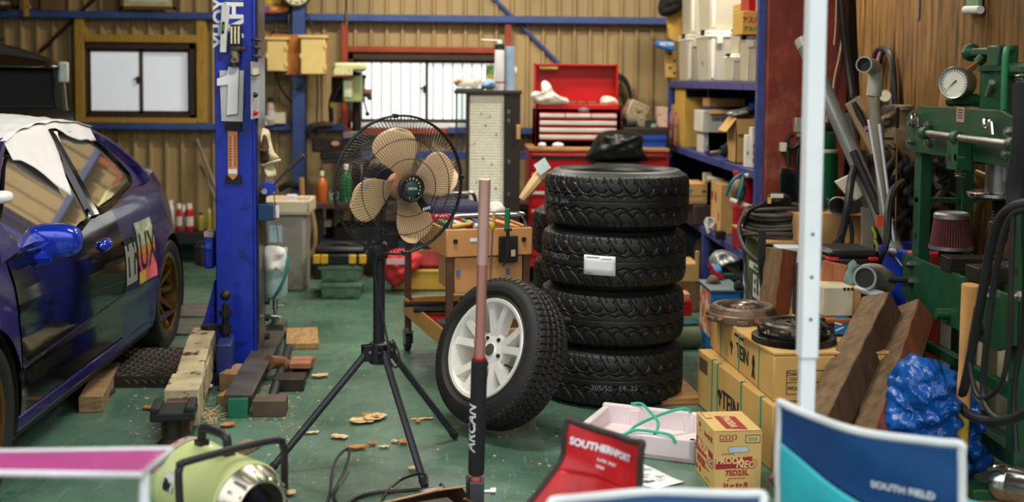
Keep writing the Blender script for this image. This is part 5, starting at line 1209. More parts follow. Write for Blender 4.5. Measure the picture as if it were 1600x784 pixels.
# contents of the upper tray
def inT(x, y, z): return TT @ Vector((x, y, z))
zb1 = zt0+.012
one('navy_cloth', 'navy folded cloth at the far end of the trolley tray', 'cloth', MB(TT).bb((.02, .50, zb1), (.34, .85, zt1+.055)), M('navy_cloth', (30, 32, 66), .9, var=.2), bevel=.03)
cols = [(30, 140, 84), (40, 150, 90), (206, 206, 200), (190, 40, 36), (36, 120, 80), (214, 150, 40), (30, 60, 120)]
for i in range(7):
 x = .03+.028*i; mb = MB(TT).bb((x, .10+.012*(i % 3), zb1), (x+.022, .36, zt1+.004-.006*(i % 2))); one('small_tool_case', 'slim %s tool case, number %s from the left in the front of the tray' % (('green', 'light green', 'white', 'red', 'dark green', 'orange', 'blue')[i], ('one', 'two', 'three', 'four', 'five', 'six', 'seven')[i]), 'case', mb, M('case%d' % i, cols[i], .45, var=.1), 'slim cases in the tray', bevel=.003)
for i, (x, y, c) in enumerate(((.05, .05, (206, 160, 70)), (.10, .07, (60, 60, 62)), (.16, .05, (208, 208, 204)))): one('hand_tool', ('wooden handled tool', 'dark tool', 'pale tool')[i]+' lying crosswise at the front of the trolley tray', 'tool', MB().cyl(inT(x-.03, y, zt1+.004), inT(x+.07, y+.03, zt1+.012), .012, .009, 10), M('hand_tool%d' % i, c, .5), 'tools at the tray front')
one('orange_board', 'orange tan sloping board at the right of the trolley', 'lid', MB().box((0, 0, 0), (.13, .2, .008), 0, TT @ EU((.29, .15, zt1+.008), 0, 14, 0)), m_tan, bevel=.002)
one('red_wallet', 'red flat case at the far left of the trolley tray', 'case', MB(TT).bb((.02, .40, zb1), (.18, .48, zt1+.02)), m_red, bevel=.008)
mb = MB(); blob(mb, [(762, 320), (775, 314), (786, 320), (790, 334), (764, 336)], 6.05, .03); one('white_red_bag', 'small white and red bag in the trolley behind the pole', 'bag', mb, M('bag_whitered', (220, 214, 208), .5, col2=(190, 40, 40), c2s=12, c2t=(.56, .6)), ang=80)
# things hung on the front board
mb = MB(TT).bb((.225, -.052, zt0-.03), (.315, -.028, zt1-.035)); k = thing('tool_holder', 'black tool holder clipped on the front of the trolley', 'holder', inT(.27, -.04, zt0-.03)); mb.build('pouch', m_matt, k, bevel=.005); MB(TT).bb((.28, -.056, zt0+.0), (.30, -.052, zt0+.03)).build('label', M('holder_label', (206, 176, 140), .6), k)
k = thing('screwdriver', 'long screwdriver with yellow and wooden handle hanging on the trolley front', 'screwdriver', P(778, 440, 5.5))
ys_ = 5.55
MB().cyl(P(772, 333, ys_), P(770.5, 348, ys_), .007, .009).build('handle', M('screwdriver_wood', (196, 150, 80), .5), k); MB().lathe([(.009, 0), (.013, .006), (.013, .03), (.009, .036)], 12, TM(P(769, 359, ys_))).build('collar', M('collar_yellow', (216, 170, 60), .4), k); MB().cyl(P(770, 352, ys_), P(766, 441, ys_), .0042, n=8).build('shaft', m_steel, k)
k = thing('pruning_saw', 'green handled curved black blade hanging on the trolley front', 'saw', P(790, 416, 5.5))
MB().tube([P(793, 326, ys_), P(793, 340, ys_), P(792, 358, ys_)], [.012, .014, .011], 10).build('handle', M('handle_green', (20, 110, 70), .45), k); MB().tube([P(793, 358, ys_), P(794, 380, ys_), P(793, 400, ys_), P(786, 416, ys_)], [.009, .008, .007, .003], 8, smooth=4).build('blade', m_matt, k); MB().pb(788, 357, 800, 361, ys_-.01, .02).build('guard', m_matt, k)
# lower tray contents
def long_tool(nm, lb, cat, pts, r, m, **kw): return one(nm, lb, cat, MB().tube([inT(*p) for p in pts], r, 10), m, **kw)
long_tool('breaker_bar', 'long black breaker bar lying across the lower tray', 'bar', [(-.08, .60, .31), (.10, .45, .33), (.28, .25, .36)], [.014, .012, .018], m_matt)
long_tool('pry_bar', 'second black bar pointing out of the lower tray', 'bar', [(-.05, .52, .295), (.12, .40, .31), (.30, .34, .32)], [.016, .013, .012], m_black)
long_tool('red_wrench', 'red handled tool lying in the lower tray', 'tool', [(.0, .42, .25), (.14, .30, .27), (.26, .26, .28)], [.03, .026, .02], m_red)
long_tool('orange_tool', 'orange red tool behind the red one in the lower tray', 'tool', [(.02, .58, .26), (.20, .50, .28), (.32, .42, .28)], [.026, .02, .02], M('orange_red', (196, 70, 40), .4))
long_tool('steel_pipe', 'short shiny pipe lying in the lower tray', 'pipe', [(.03, .34, .26), (.14, .24, .275)], .022, m_alu)
one('impact_gun', 'black impact gun lying in the lower tray', 'tool', MB().cyl(inT(.2, .52, .31), inT(.3, .44, .33), .045, .035).cyl(inT(.25, .48, .30), inT(.22, .40, .24), .025), m_black, bevel=.004)
one('grey_green_box', 'small pale green metal box at the front of the lower tray', 'box', MB(TT).bb((.03, .03, .212), (.16, .16, .30)), M('box_palegreen', (126, 146, 126), .5), bevel=.005)
one('dark_box', 'dark box beside the pale green box in the lower tray', 'box', MB(TT).bb((.18, .03, .212), (.34, .18, .28)), m_matt, bevel=.005)
# card and wooden handle behind the stack
a, b = P(814, 314, 6.05), P(852, 268, 6.2)
k = thing('card_on_stick', 'pale wooden paddle with a teal edged card, beside the tall tyre stack', 'paddle', a)
MB().tube([P(815, 311, 6.1), P(824, 300, 6.1), P(838, 282, 6.12), P(850, 268, 6.14)], [.018, .024, .03, .034], 8).build('handle', M('pale_handle', (214, 182, 130), .6, var=.1), k)
mb = MB(); q = [P(834, 258, 6.08), P(851, 246, 6.08), P(861, 262, 6.08), P(844, 274, 6.08)]; slab(mb, q[::-1], .006); mb.build('card', M('card_teal_white', (200, 222, 218), .5), k, smooth=False)
# ================================================================ PEDESTAL FAN
fc = P(624, 289, 4.47)
fn = Vector((.47, -.88, -.04)).normalized(); FR = .256
FT = TM(fc, fn, Vector((0, 0, 1)).cross(fn))    # local x to the picture's right, y up, z to the front
m_cage = M('cage_wire_black', (34, 33, 36), .4, .3)
m_fanblack = M('fan_black', (26, 27, 30), .42, var=.08)
m_blade = M('orange_fan_blade', (252, 208, 156), .42, var=.03, coat=.2)
base = Vector((-.33, 4.60, 0))
fan = thing('pedestal_fan', 'black tripod fan with four orange blades standing on the green floor', 'fan', base)
def wire(mb, a, r0, z0, swirl, dz, r1=FR, n=9):
 pts = []
 for i in range(n):
  f = i/(n-1); r = r0+(r1-r0)*f; s = (r/FR)
  th = a+swirl*(1-f)**1.3; pts.append(FT @ Vector((r*cos(th), r*sin(th), z0+(dz-z0)*0 if False else dz*(1-s**2.6))))
 mb.tube(pts, .0011, 4)
mb = MB()
for k in range(112): wire(mb, 2*pi*k/112, .047, 0, .10, .098)
for r in (.105, .175): mb.tube([FT @ Vector((r*cos(a), r*sin(a), .098*(1-(r/FR)**2.6)-.001)) for a in np.linspace(0, 2*pi, 65)[:-1]], .0016, 5, closed=True)
mb.build('front_guard', m_cage, fan)
mb = MB()
for k in range(112): wire(mb, 2*pi*k/112, .06, 0, -.75, -.085)
for r in (.12, .19): mb.tube([FT @ Vector((r*cos(a), r*sin(a), -.085*(1-(r/FR)**2.6))) for a in np.linspace(0, 2*pi, 65)[:-1]], .0016, 5, closed=True)
mb.build('rear_guard', m_cage, fan)
mb = MB().tube([FT @ Vector((FR*cos(a), FR*sin(a), .004)) for a in np.linspace(0, 2*pi, 97)[:-1]], .0045, 8, closed=True).tube([FT @ Vector((FR*cos(a), FR*sin(a), -.006)) for a in np.linspace(0, 2*pi, 97)[:-1]], .0038, 8, closed=True)
mb.build('guard_ring', m_fanblack, fan)
for a in (5, 95, 185, 275): MB(FT).box((FR*cos(radians(a)), FR*sin(radians(a)), 0), (.016, .016, .026)).build('guard_clip', m_fanblack, fan, bevel=.003)
# hub badge: slotted dark ring with a green centre
mb = MB(FT)
mb.lathe([(.047, .094), (.051, .098), (.051, .106), (.045, .110), (.040, .108), (.040, .098)], 48, cap=False).lathe([(.001, .100), (.030, .100), (.030, .108), (.026, .111), (.001, .112)], 40, cap=False)
for k in range(16): a = 2*pi*k/16; mb.add([(.026, -.0035, .101), (.044, -.002, .101), (.044, .002, .101), (.026, .0035, .101), (.026, -.0035, .107), (.044, -.002, .107), (.044, .002, .107), (.026, .0035, .107)], [(3, 2, 1, 0), (4, 5, 6, 7), (0, 1, 5, 4), (1, 2, 6, 5), (2, 3, 7, 6), (3, 0, 4, 7)], 0, Matrix.Rotation(a, 4, 'Z') @ Matrix.Rotation(.0, 4, 'Z'))
hub = mb.build('hub_cap', m_fanblack, fan)
MB(FT).lathe([(.026, .1112), (.023, .1132), (.001, .1138)], 40, cap=False).build('badge', M('badge_dark_green', (34, 72, 66), .4), hub)
MB().text('HIRTA', .012, FT @ Matrix.Translation((0, 0, .1142)), bold=.0004).build('lettering', M('badge_letter', (200, 206, 200), .5), hub)
for k in range(4):
 th = radians((97, 190, 281, 8)[k])
 def bl(u, v):
  r = .040+.178*u; v2 = 2*v-1
  hw = .024+.056*sin(min(1, u/.62)*pi/2)**1.6
  if u > .62: hw *= sqrt(max(0.0, 1-((u-.62)/.385)**2.2))
  c = .034*sin(u*2.2)-.012
  return (r-.004*v2*v2, c+v2*hw, .030-.022*v2*(1.1-.3*u)*min(1, .35+u)+.012*u)
 mb = MB(FT @ Matrix.Rotation(th, 4, 'Z')).grid(26, 17, bl); mb.build('blade', m_blade, fan, solid=.002, ang=60)
MB(FT).lathe([(.001, .060), (.020, .060), (.032, .052), (.046, .034), (.050, .0), (.048, -.01)], 36, cap=False).build('blade_hub', M('blade_hub_orange', (236, 172, 122), .42), fan)
MB(FT).lathe([(.001, .086), (.018, .086), (.022, .078), (.022, .058)], 28, cap=False).build('spinner_nut', m_fanblack, fan)
MB(FT).lathe([(.001, -.085), (.055, -.085), (.066, -.095), (.070, -.12), (.066, -.19), (.05, -.215), (.001, -.22)], 40, cap=False).lathe([(.020, -.01), (.020, -.09)], 16, cap=False).build('motor_housing', m_fanblack, fan)
mb = MB(FT)
for k in range(36): a = 2*pi*k/36; mb.box((.0, .0, 0), (.004, .006, .06), 0, Matrix.Rotation(a, 4, 'Z') @ Matrix.Translation((.069, 0, -.145)))
mb.build('cooling_fin', m_steel, fan)
tagm = MB(FT); tagm.prism([(.018, -.030), (.040, -.026), (.080, -.070), (.076, -.092), (.050, -.086)], .004, Matrix.Translation((0, 0, .088))); kt = tagm.build('guard_tag', m_matt, fan)
mb = MB(FT)
for k in range(4): mb.box((.055+.008*k, -.080+.002*k, .0935), (.005, .010, .001))
mb.build('tag_print', m_paper, kt)
# warning sticker on the left blade
MB(FT).lathe([(.001, 0), (.013, 0)], 20, Matrix.Translation((-.158, .010, .054)), cap=False).build('blade_sticker', M('sticker_paleblue', (176, 184, 196), .5), fan)
jz = P(595, 545, 4.6).z; tz = P(595, 400, 4.6).z
mp = FT @ Vector((0, 0, -.15))
MB().cyl((base.x, base.y, jz-.05), (base.x, base.y, tz+.04), .0225, n=24).build('pole', m_fanblack, fan)
MB().cyl((base.x, base.y, tz+.03), (base.x, base.y, mp.z-.05), .015, n=20).build('inner_pole', M('pole_steel_dark', (60, 60, 64), .3, .8), fan)
MB().lathe([(.028, 0), (.032, .01), (.032, .05), (.024, .065)], 24, TM((base.x, base.y, tz-.01)), cap=False).build('pole_collar', m_fanblack, fan, solid=.004)
mb = MB().box((0, 0, 0), (.05, .07, .10), 0, TM((base.x+(mp.x-base.x)*.4, base.y+(mp.y-base.y)*.4, mp.z-.055))).cyl((base.x, base.y, mp.z-.10), (base.x, base.y, mp.z-.03), .024); mb.build('tilt_bracket', m_fanblack, fan, bevel=.006)
kn = MB().cyl((base.x+.03, base.y, mp.z-.06), (base.x+.065, base.y+.0, mp.z-.06), .018, n=10); kn.build('tilt_knob', m_fanblack, fan, bevel=.003)
MB().lathe([(.026, -.055), (.036, -.05), (.036, .02), (.026, .03)], 24, TM((base.x, base.y, jz)), cap=False).build('tripod_collar', m_fanblack, fan, solid=.006)
m_leg = M('leg_grey_black', (46, 47, 52), .4, .25, .1)
for (top, foot) in (((578, 538), (422, 740)), ((604, 552), (664, 765)), ((612, 540), (712, 687))):
 f = FL(*foot); f.z = .012
 dv = Vector((f.x-base.x, f.y-base.y, 0)).normalized(); a = Vector((base.x, base.y, jz-.005))+dv*.045
 lg = MB().cyl(a, a+(f-a)*.965, .0135, n=16).build('leg', m_leg, fan)
 MB().cyl(a+(f-a)*.95, f, .0165, .014, n=14).build('foot_cap', m_matt, lg)
 MB(TM(Vector((base.x, base.y, jz-.005))+dv*.036, (0, 0, 1), dv)).bb((-.02, -.018, -.035), (.03, -.013, .025)).bb((-.02, .013, -.035), (.03, .018, .025)).build('leg_bracket', m_fanblack, lg)
 MB(TM(Vector((base.x, base.y, jz-.005))+dv*.045, dv.cross(Vector((0, 0, 1))))).cyl((0, 0, -.022), (0, 0, .022), .006, n=8).build('pivot_bolt', m_steel, lg)
cb = MB().tube([P(588, 405, 4.56), P(586, 430, 4.56), P(593, 470, 4.555), P(601, 510, 4.55), P(606, 535, 4.53), P(608, 560, 4.52), P(617, 574, 4.52), P(624, 565, 4.52), P(622, 548, 4.53), P(613, 530, 4.54)], .0042, 8, smooth=6)
cb.build('mains_cord', m_hose, fan)
# ---- loose cables on the floor by the fan
def floor_cable(nm, lb, pts, r=.005, m=None):
 return one(nm, lb, 'cable', MB().tube([FL(x, y, z) for x, y, z in pts], r, 8, smooth=6), m or m_hose)
floor_cable('power_cable', 'black cable looped up on the floor left of the front fan leg', [(505, 800, .006), (516, 770, .006), (518, 745, .02), (525, 718, .04), (540, 702, .05), (546, 708, .05), (538, 735, .03), (526, 760, .01), (522, 778, .006), (540, 800, .006)])
floor_cable('extension_cable', 'thicker black cable running across the floor to the jack', [(530, 800, .008), (556, 778, .008), (590, 769, .008), (628, 767, .012), (664, 764, .03), (690, 762, .03), (689, 757, .03)], .007)
floor_cable('lead_wire', 'thin black lead hooked round the front fan leg', [(590, 800, .006), (602, 772, .006), (626, 750, .02), (650, 741, .06), (664, 740, .07), (668, 748, .06), (667, 756, .05)], .0045)
# ================================================================ FLOOR JACK
Yj = 3.92
jb = P(744, 790, Yj)
jk = thing('floor_jack', 'floor jack with pink handle tube and black foam grip', 'jack', (jb.x, Yj, 0))
m_pink = M('pink_anodised', (196, 136, 126), .32, .55, .06)
h0, h1 = P(743, 770, Yj), P(757.5, 280, Yj-.05)
def hp(py): f = (770-py)/490; return h0+(h1-h0)*f
hd = MB().cyl(hp(770), hp(528), .0185, n=24).build('handle', m_pink, jk)
MB().cyl(hp(530), hp(410), .0165, .0170, 24).build('handle_middle', m_pink, hd)
MB().cyl(hp(410), hp(280), .0190, n=24).build('handle_top', M('pink_anodised_pale', (214, 168, 156), .34, .5, .06), hd)
mb = MB().lathe([(.0195, 0), (.0195, .012), (.0170, .014)], 24, TM(hp(532), h1-h0), cap=False); mb.build('joint_ring', m_pink, hd)
L_g = (hp(558)-hp(740)).length
MB().lathe([(.019, 0), (.0245, .004), (.0255, .015), (.0255, L_g-.01), (.0245, L_g)], 28, TM(hp(740), h1-h0), cap=False).build('foam_grip', M('foam_black', (26, 26, 28), .85, var=.15, vs=80, bump=.1, bs=300), hd, solid=.002)
MB().lathe([(.0192, 0), (.0205, .003), (.0205, .010), (.0192, .013)], 24, TM(hp(559), h1-h0), cap=False).lathe([(.0195, 0), (.0215, .003), (.0215, .012), (.0195, .015)], 24, TM(hp(752), h1-h0), cap=False).build('red_ring', M('ring_red', (190, 50, 50), .35, .4), hd)
tx = MB().text('ARCAN', .046, Matrix(), ext=0, shear=.2, bold=.001)
import bmesh
bm = bmesh.new(); vv = [bm.verts.new(p) for p in tx.v]; [bm.faces.new([vv[i] for i in f]) for f in tx.f]
for _ in range(3): bmesh.ops.triangulate(bm, faces=bm.faces[:]); bmesh.ops.subdivide_edges(bm, edges=[e for e in bm.edges if abs(e.verts[0].co.y-e.verts[1].co.y) > .006], cuts=1)
bmesh.ops.triangulate(bm, faces=bm.faces[:]); bm.verts.index_update(); tx.v = [tuple(v.co) for v in bm.verts]; tx.f = [tuple(v.index for v in f.verts) for f in bm.faces]
q = MB(); ax_ = (h1-h0).normalized(); c0 = hp(664); pts = []
for p in tx.v:
 a = radians(-90-48)-p[1]/.0255; pts.append(c0+ax_*p[0]+Vector((cos(a), sin(a), 0))*.0275)
q.add(pts, tx.f); q.build('lettering', M('grip_letter', (206, 208, 210), .6), hd)
MB().bb((jb.x-.026, Yj-.03, .03), (jb.x+.026, Yj+.03, hp(748).z)).build('handle_socket', M('socket_grey', (74, 76, 80), .4, .3), jk, bevel=.006)
MB().bb((jb.x-.034, Yj-.034, .03), (jb.x-.022, Yj+.034, hp(746).z)).build('socket_cheek', m_matt, jk, bevel=.004)
MB().cyl((jb.x+.026, Yj, hp(768).z), (jb.x+.060, Yj, hp(768).z), .006).cyl((jb.x+.048, Yj, hp(768).z), (jb.x+.064, Yj, hp(768).z), .013).build('release_knob', m_chrome, jk)
JT = RZ((jb.x, Yj, 0), 205)      # x runs from the socket to the saddle
JT = JT @ Matrix.Diagonal((1, 1, .62, 1))
mb = MB(JT)
for s in (-.10, .10): mb.prism([(-.03, .05), (.0, .13), (.10, .135), (.40, .10), (.56, .07), (.56, .03), (.0, .03)], .008, TM((0, s-.004, 0), (0, -1, 0), (1, 0, 0)))
mb.bb((.0, -.10, .04), (.14, .10, .05)); mb.build('frame', M('jack_dark_red', (44, 22, 20), .4, .2), jk, bevel=.003)
mb = MB(JT); mb.tube([(-.03, -.104, .135), (.10, -.104, .14), (.40, -.104, .105)], .005, 6); mb.tube([(-.03, .104, .135), (.10, .104, .14), (.40, .104, .105)], .005, 6); mb.build('frame_edge', M('jack_edge_tan', (176, 128, 84), .5), jk)
MB(JT).bb((.08, -.05, .09), (.50, .05, .13)).build('lift_arm', m_dark, jk, bevel=.006)
MB(JT).lathe([(.001, .13), (.05, .13), (.055, .15), (.045, .155), (.04, .145), (.001, .145)], 28, Matrix.Translation((.50, 0, 0)), cap=False).build('saddle', m_steel, jk)
MB(JT).lathe([(.001, 0), (.035, 0), (.042, .006), (.042, .02), (.001, .02)], 24, TM((.10, -.13, .115), (0, -.6, .8)), cap=False).build('round_plate', M('plate_tan_edge', (176, 160, 140), .5, .3), jk)
for x in (.02, .52):
 for s in (-.125, .125): MB(JT).lathe([(.001, -.012), (.03, -.012), (.034, -.006), (.034, .006), (.03, .012), (.001, .012)], 20, TM((x, s, .034), (0, 1, 0))).build('wheel', m_matt, jk)
MB(JT).cyl((-.02, .04, .06), (.06, .04, .16), .007).build('brass_rod', M('brass', (176, 130, 70), .35, .8), jk)
# ================================================================ JET HEATER
m_lime = M('heater_lime_paint', (172, 182, 120), .38, var=.06, vs=5, coat=.2)
hr = Vector((-.80, 3.45, .31)); hf = Vector((-.548, 3.19, .305)); hx = (hf-hr).normalized(); hl = (hf-hr).length; hs = Vector((0, 0, 1)).cross(hx)
HT = Matrix(((hx.x, hs.x, 0, hr.x), (hx.y, hs.y, 0, hr.y), (0, 0, 1, hr.z), (0, 0, 0, 1)))   # x forward, y left, z up
ht = thing('jet_heater', 'yellow-green jet heater with black handles lying near the pink chair', 'heater', ((hr.x+hf.x)/2, (hr.y+hf.y)/2, 0))
HC = HT @ TM((0, 0, 0), (1, 0, 0), (0, 1, 0)); R_ = .112
MB(HC).lathe([(R_, .05), (R_+.003, .055), (R_+.003, .06), (R_, .065), (R_, hl*.86), (R_-.006, hl*.88)], 56, cap=False).build('upper_shell', m_lime, ht)
MB(HC).lathe([(.03, -.012), (R_-.03, -.012), (R_-.004, .0), (R_+.004, .012), (R_+.004, .046), (R_, .052)], 56, cap=False).build('rear_ring', m_lime, ht)
mb = MB(HC)
for r0, a0, a1 in ((.008, 90, 150), (.024, 86, 150), (.042, 84, 120)): mb.lathe([(R_+.0056, r0), (R_+.0056, r0+.004)], 20, arc=(radians(a0), radians(a1)), cap=False)
mb.build('warning_print', M('warning_red', (150, 60, 50), .5), ht)
MB(HC).lathe([(R_+.0050, .010), (R_+.0050, .046)], 20, arc=(radians(84), radians(150)), cap=False).build('warning_label', M('label_grey', (176, 176, 156), .5, col2=(90, 90, 84), c2s=40, c2t=(.52, .56)), ht)
MB(HC).lathe([(R_+.0015, .068), (R_+.0015, .12)], 12, arc=(radians(150), radians(178)), cap=False).build('side_label', M('label_mono', (190, 190, 180), .5, col2=(30, 30, 30), c2s=26, c2t=(.50, .53)), ht)
MB(HC).lathe([(R_-.004, hl*.86), (R_-.012, hl*.90), (R_-.030, hl*1.03), (R_-.036, hl*1.05), (R_-.042, hl*1.04), (R_-.046, hl*.90), (R_-.046, hl*.5), (.001, hl*.5)], 56, cap=False).build('nozzle', M('nozzle_steel', (186, 180, 164), .24, .95, .08), ht)
mb = MB(HC)
for k in range(20): a = 2*pi*k/20; mb.box((0, 0, 0), (.004, .010, .06), 0, Matrix.Rotation(a, 4, 'Z') @ EU((R_-.0205, 0, hl*.965), 0, -11, 0))
mb.build('nozzle_slot', M('slot_bright', (226, 222, 212), .2, .9), ht)
MB(HC).lathe([(.001, hl*.55), (.05, hl*.55), (.055, hl*.6)], 32, cap=False).build('burner_plate', M('burner_blue', (40, 50, 90), .3, .8), ht)
MB(HT).bb((.02, -.085, -.24), (hl*.9, .085, -.10)).build('fuel_tank', m_lime, ht, bevel=.02)
MB(HT).bb((.0, -R_-.002, -.112), (hl*.86, -R_+.012, -.09)).bb((.0, R_-.012, -.112), (hl*.86, R_+.002, -.09)).bb((.03, -.06, -.11), (hl*.8, .06, -.09)).build('seam_strip', m_matt, ht, bevel=.003)
for x in (.04, .20):
 MB(HT).cyl((x, -R_-.004, -.10), (x, -R_+.004, -.10), .006).build('screw', m_steel, ht)
mb = MB(HT).tube([(.085, 0, R_-.01), (.090, 0, R_+.035), (.105, 0, R_+.050), (.20, 0, R_+.050), (.215, 0, R_+.035), (.22, 0, R_-.01)], .0125, 10, smooth=4); mb.box((.088, 0, R_+.005), (.03, .03, .02)).box((.218, 0, R_+.005), (.03, .03, .02)); mb.build('carry_handle', m_black, ht)
mb = MB(HT).tube([(.27, .15, -.30), (.27, .15, .06), (.27, .145, .115), (.27, .11, .14), (.27, -.15, .14), (.27, -.178, .128), (.275, -.185, .09), (.29, -.185, -.06), (.29, -.17, -.30)], .0105, 10, smooth=4); mb.build('tube_frame', m_black, ht)
MB(HT).tube([(.27, .15, -.298), (-.02, .12, -.298), (-.02, -.12, -.298), (.29, -.17, -.298)], .0105, 10).build('tube_base', m_black, ht)
MB(HT).cyl((.05, -.07, -.25), (.05, .07, -.25), .028).build('foot_bar', m_black, ht)
# ================================================================ LEAVES AND DEBRIS ON THE FLOOR
m_leaf = [M('leaf_tan', (208, 180, 130), .8, var=.15, vs=20), M('leaf_brown', (178, 120, 68), .8, var=.2, vs=20), M('leaf_pale', (206, 180, 136), .8, var=.12, vs=20)]
def leaf(px, py, L_, W_, rz, curl, mi, lb):
 c = FL(px, py)
 def f(a, b):
  u = a*2-1; w = 1.7*W_*sqrt(max(0, 1-abs(u)**1.6))*(1+.15*sin(9*a)); v = b*2-1
  return (u*L_, v*w, .002+.7*curl*(v*v*.8+u*u*.3)+.004*abs(sin(7*a+4*b)))
 t = thing('dry_leaf', lb, 'leaf', (c.x, c.y, .001), rz, 'dry leaves on the floor')
 MB().grid(11, 7, f).build('blade', m_leaf[mi], t, local=True, solid=.0012, ang=70)
 MB().tube([(-L_*1.25, 0, .004), (-L_*.9, 0, .004+curl*.4), (L_*.6, 0, .003+curl*.2)], .0013, 5).build('stem', m_leaf[1], t, local=True)
 return t
for a in ((566, 660, .055, .028, 8, .012, 0, 'large tan leaf at the left of the clump under the fan'), (584, 656, .045, .026, 60, .014, 0, 'crumpled tan leaf in the middle of the clump under the fan'), (593, 653, .035, .018, -30, .014, 2, 'pale leaf at the right of the clump under the fan'), (578, 652, .04, .014, 150, .010, 1, 'dark thin leaf on top of the clump under the fan'),
  (531, 685, .038, .015, -20, .010, 2, 'pale pointed leaf lying alone left of the fan clump'), (558, 702, .038, .014, 18, .014, 1, 'orange brown leaf right of the standing cable loop'), (582, 696, .016, .011, 80, .012, 1, 'tiny curled brown leaf behind the orange brown one'), (600, 700, .022, .008, 10, .006, 0, 'thin tan leaf flat on the floor beside the front fan leg'), (617, 692, .016, .008, -40, .008, 2, 'tiny pale leaf close to the front fan leg'), (630, 694, .020, .014, 60, .014, 1, 'curled orange leaf just right of the front fan leg'),
  (500, 590, .042, .018, 25, .016, 2, 'pale curled leaf on the floor left of the fan tripod'), (486, 678, .034, .008, 12, .006, 0, 'thin tan leaf left of the fan, nearest the heater handle'), (646, 735, .022, .012, 30, .012, 2, 'pale leaf tucked against the foot of the front fan leg'), (660, 656, .05, .006, 15, .004, 0, 'straw thin leaf between front fan leg and leaning wheel'), (653, 661, .012, .010, 0, .01, 1, 'small round brown leaf left of the leaning wheel'),
  (356, 667, .034, .016, 40, .014, 1, 'orange leaf lying by the green end of the steel beam'), (447, 775, .036, .016, 25, .014, 0, 'tan leaf in front of the heater nozzle'), (233, 640, .03, .014, -20, .012, 1, 'brown leaf on the floor beside the timber offcut'), (257, 548, .02, .012, 10, .01, 0, 'small leaf on the tread plate by the swing arm'), (262, 601, .02, .012, 70, .012, 1, 'reddish leaf beside the tread plate edge'),
  (326, 608, .02, .02, 0, .02, 2, 'round pale leaf between the swing arm and the packing wood'), (610, 770, .014, .010, 0, .012, 1, 'small dark red leaf among the cables')): leaf(*a)
mb = MB()
for k in range(60):
 c = FL(330+rnd.gauss(0, 9), 655+rnd.gauss(0, 5)); a = rnd.uniform(0, 6.28); l = rnd.uniform(.02, .06)
 mb.tube([c+Vector((0, 0, .004+rnd.random()*.02)), c+Vector((l*cos(a), l*sin(a), .004+rnd.random()*.03))], .0016, 4)
tag(mb.build('straw', m_leaf[2]), 'tuft of dry straw on the floor by the steel beam', 'straw', None, 'stuff')
mb = MB()
for k in range(420):
 r_ = rnd.random()
 if r_ < .45: px, py = 400+rnd.gauss(20, 25), 620+rnd.gauss(0, 30)
 elif r_ < .7: px, py = rnd.uniform(200, 330), rnd.uniform(600, 690)
 else: px, py = rnd.uniform(420, 900), rnd.uniform(520, 775)
 c = FL(px, py); s = rnd.uniform(.002, .006); mb.box((c.x, c.y, s*.3), (s*2, s, s*.6), rnd.randint(0, 2), None)
tag(mb.build('floor_debris', m_leaf, smooth=False), 'scattered crumbs of leaf and dirt on the green floor', 'debris', None, 'stuff')
# ================================================================ BLUE SHELF UNIT
XS = 1.54; Ya, Yb = 6.42, 9.32; XB = 2.03
z1, z2, z3 = 1.452, .975, .505
sh = thing('storage_shelf', 'long blue steel shelf full of boxes beside the rust red column', 'shelf', ((XS+XB)/2, (Ya+Yb)/2, 0))
for y, zt_ in ((Ya, 2.15), (7.82, z3-.03), (Yb-.05, z1)):
 for x in (XS, XB-.05):
  if y > 7 and y < 8 and x > 1.7: continue
  MB().bb((x, y, 0), (x+.045, y+.045, zt_ if x < 1.7 else min(zt_, z1))).build('upright', m_steelblue, sh, bevel=.003)
for z, nm in ((z1, 'top_board'), (z2, 'middle_board'), (z3, 'lower_board')):
 MB().bb((XS+.005, Ya+.02, z-.045), (XB, Yb, z)).build(nm, m_steelblue, sh, bevel=.003)
MB().bb((XS+.05, Ya+.05, .03), (XB, Yb, .06)).build('bottom_board', m_steelblue, sh, bevel=.003)
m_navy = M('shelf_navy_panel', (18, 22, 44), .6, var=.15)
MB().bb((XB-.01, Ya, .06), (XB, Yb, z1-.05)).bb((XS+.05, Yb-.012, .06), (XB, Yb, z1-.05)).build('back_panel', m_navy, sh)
m_tub = milky('clear_tub_plastic', (226, 220, 196), .34)
m_tubl = M('tub_lid_milky', (226, 222, 204), .4, var=.03)
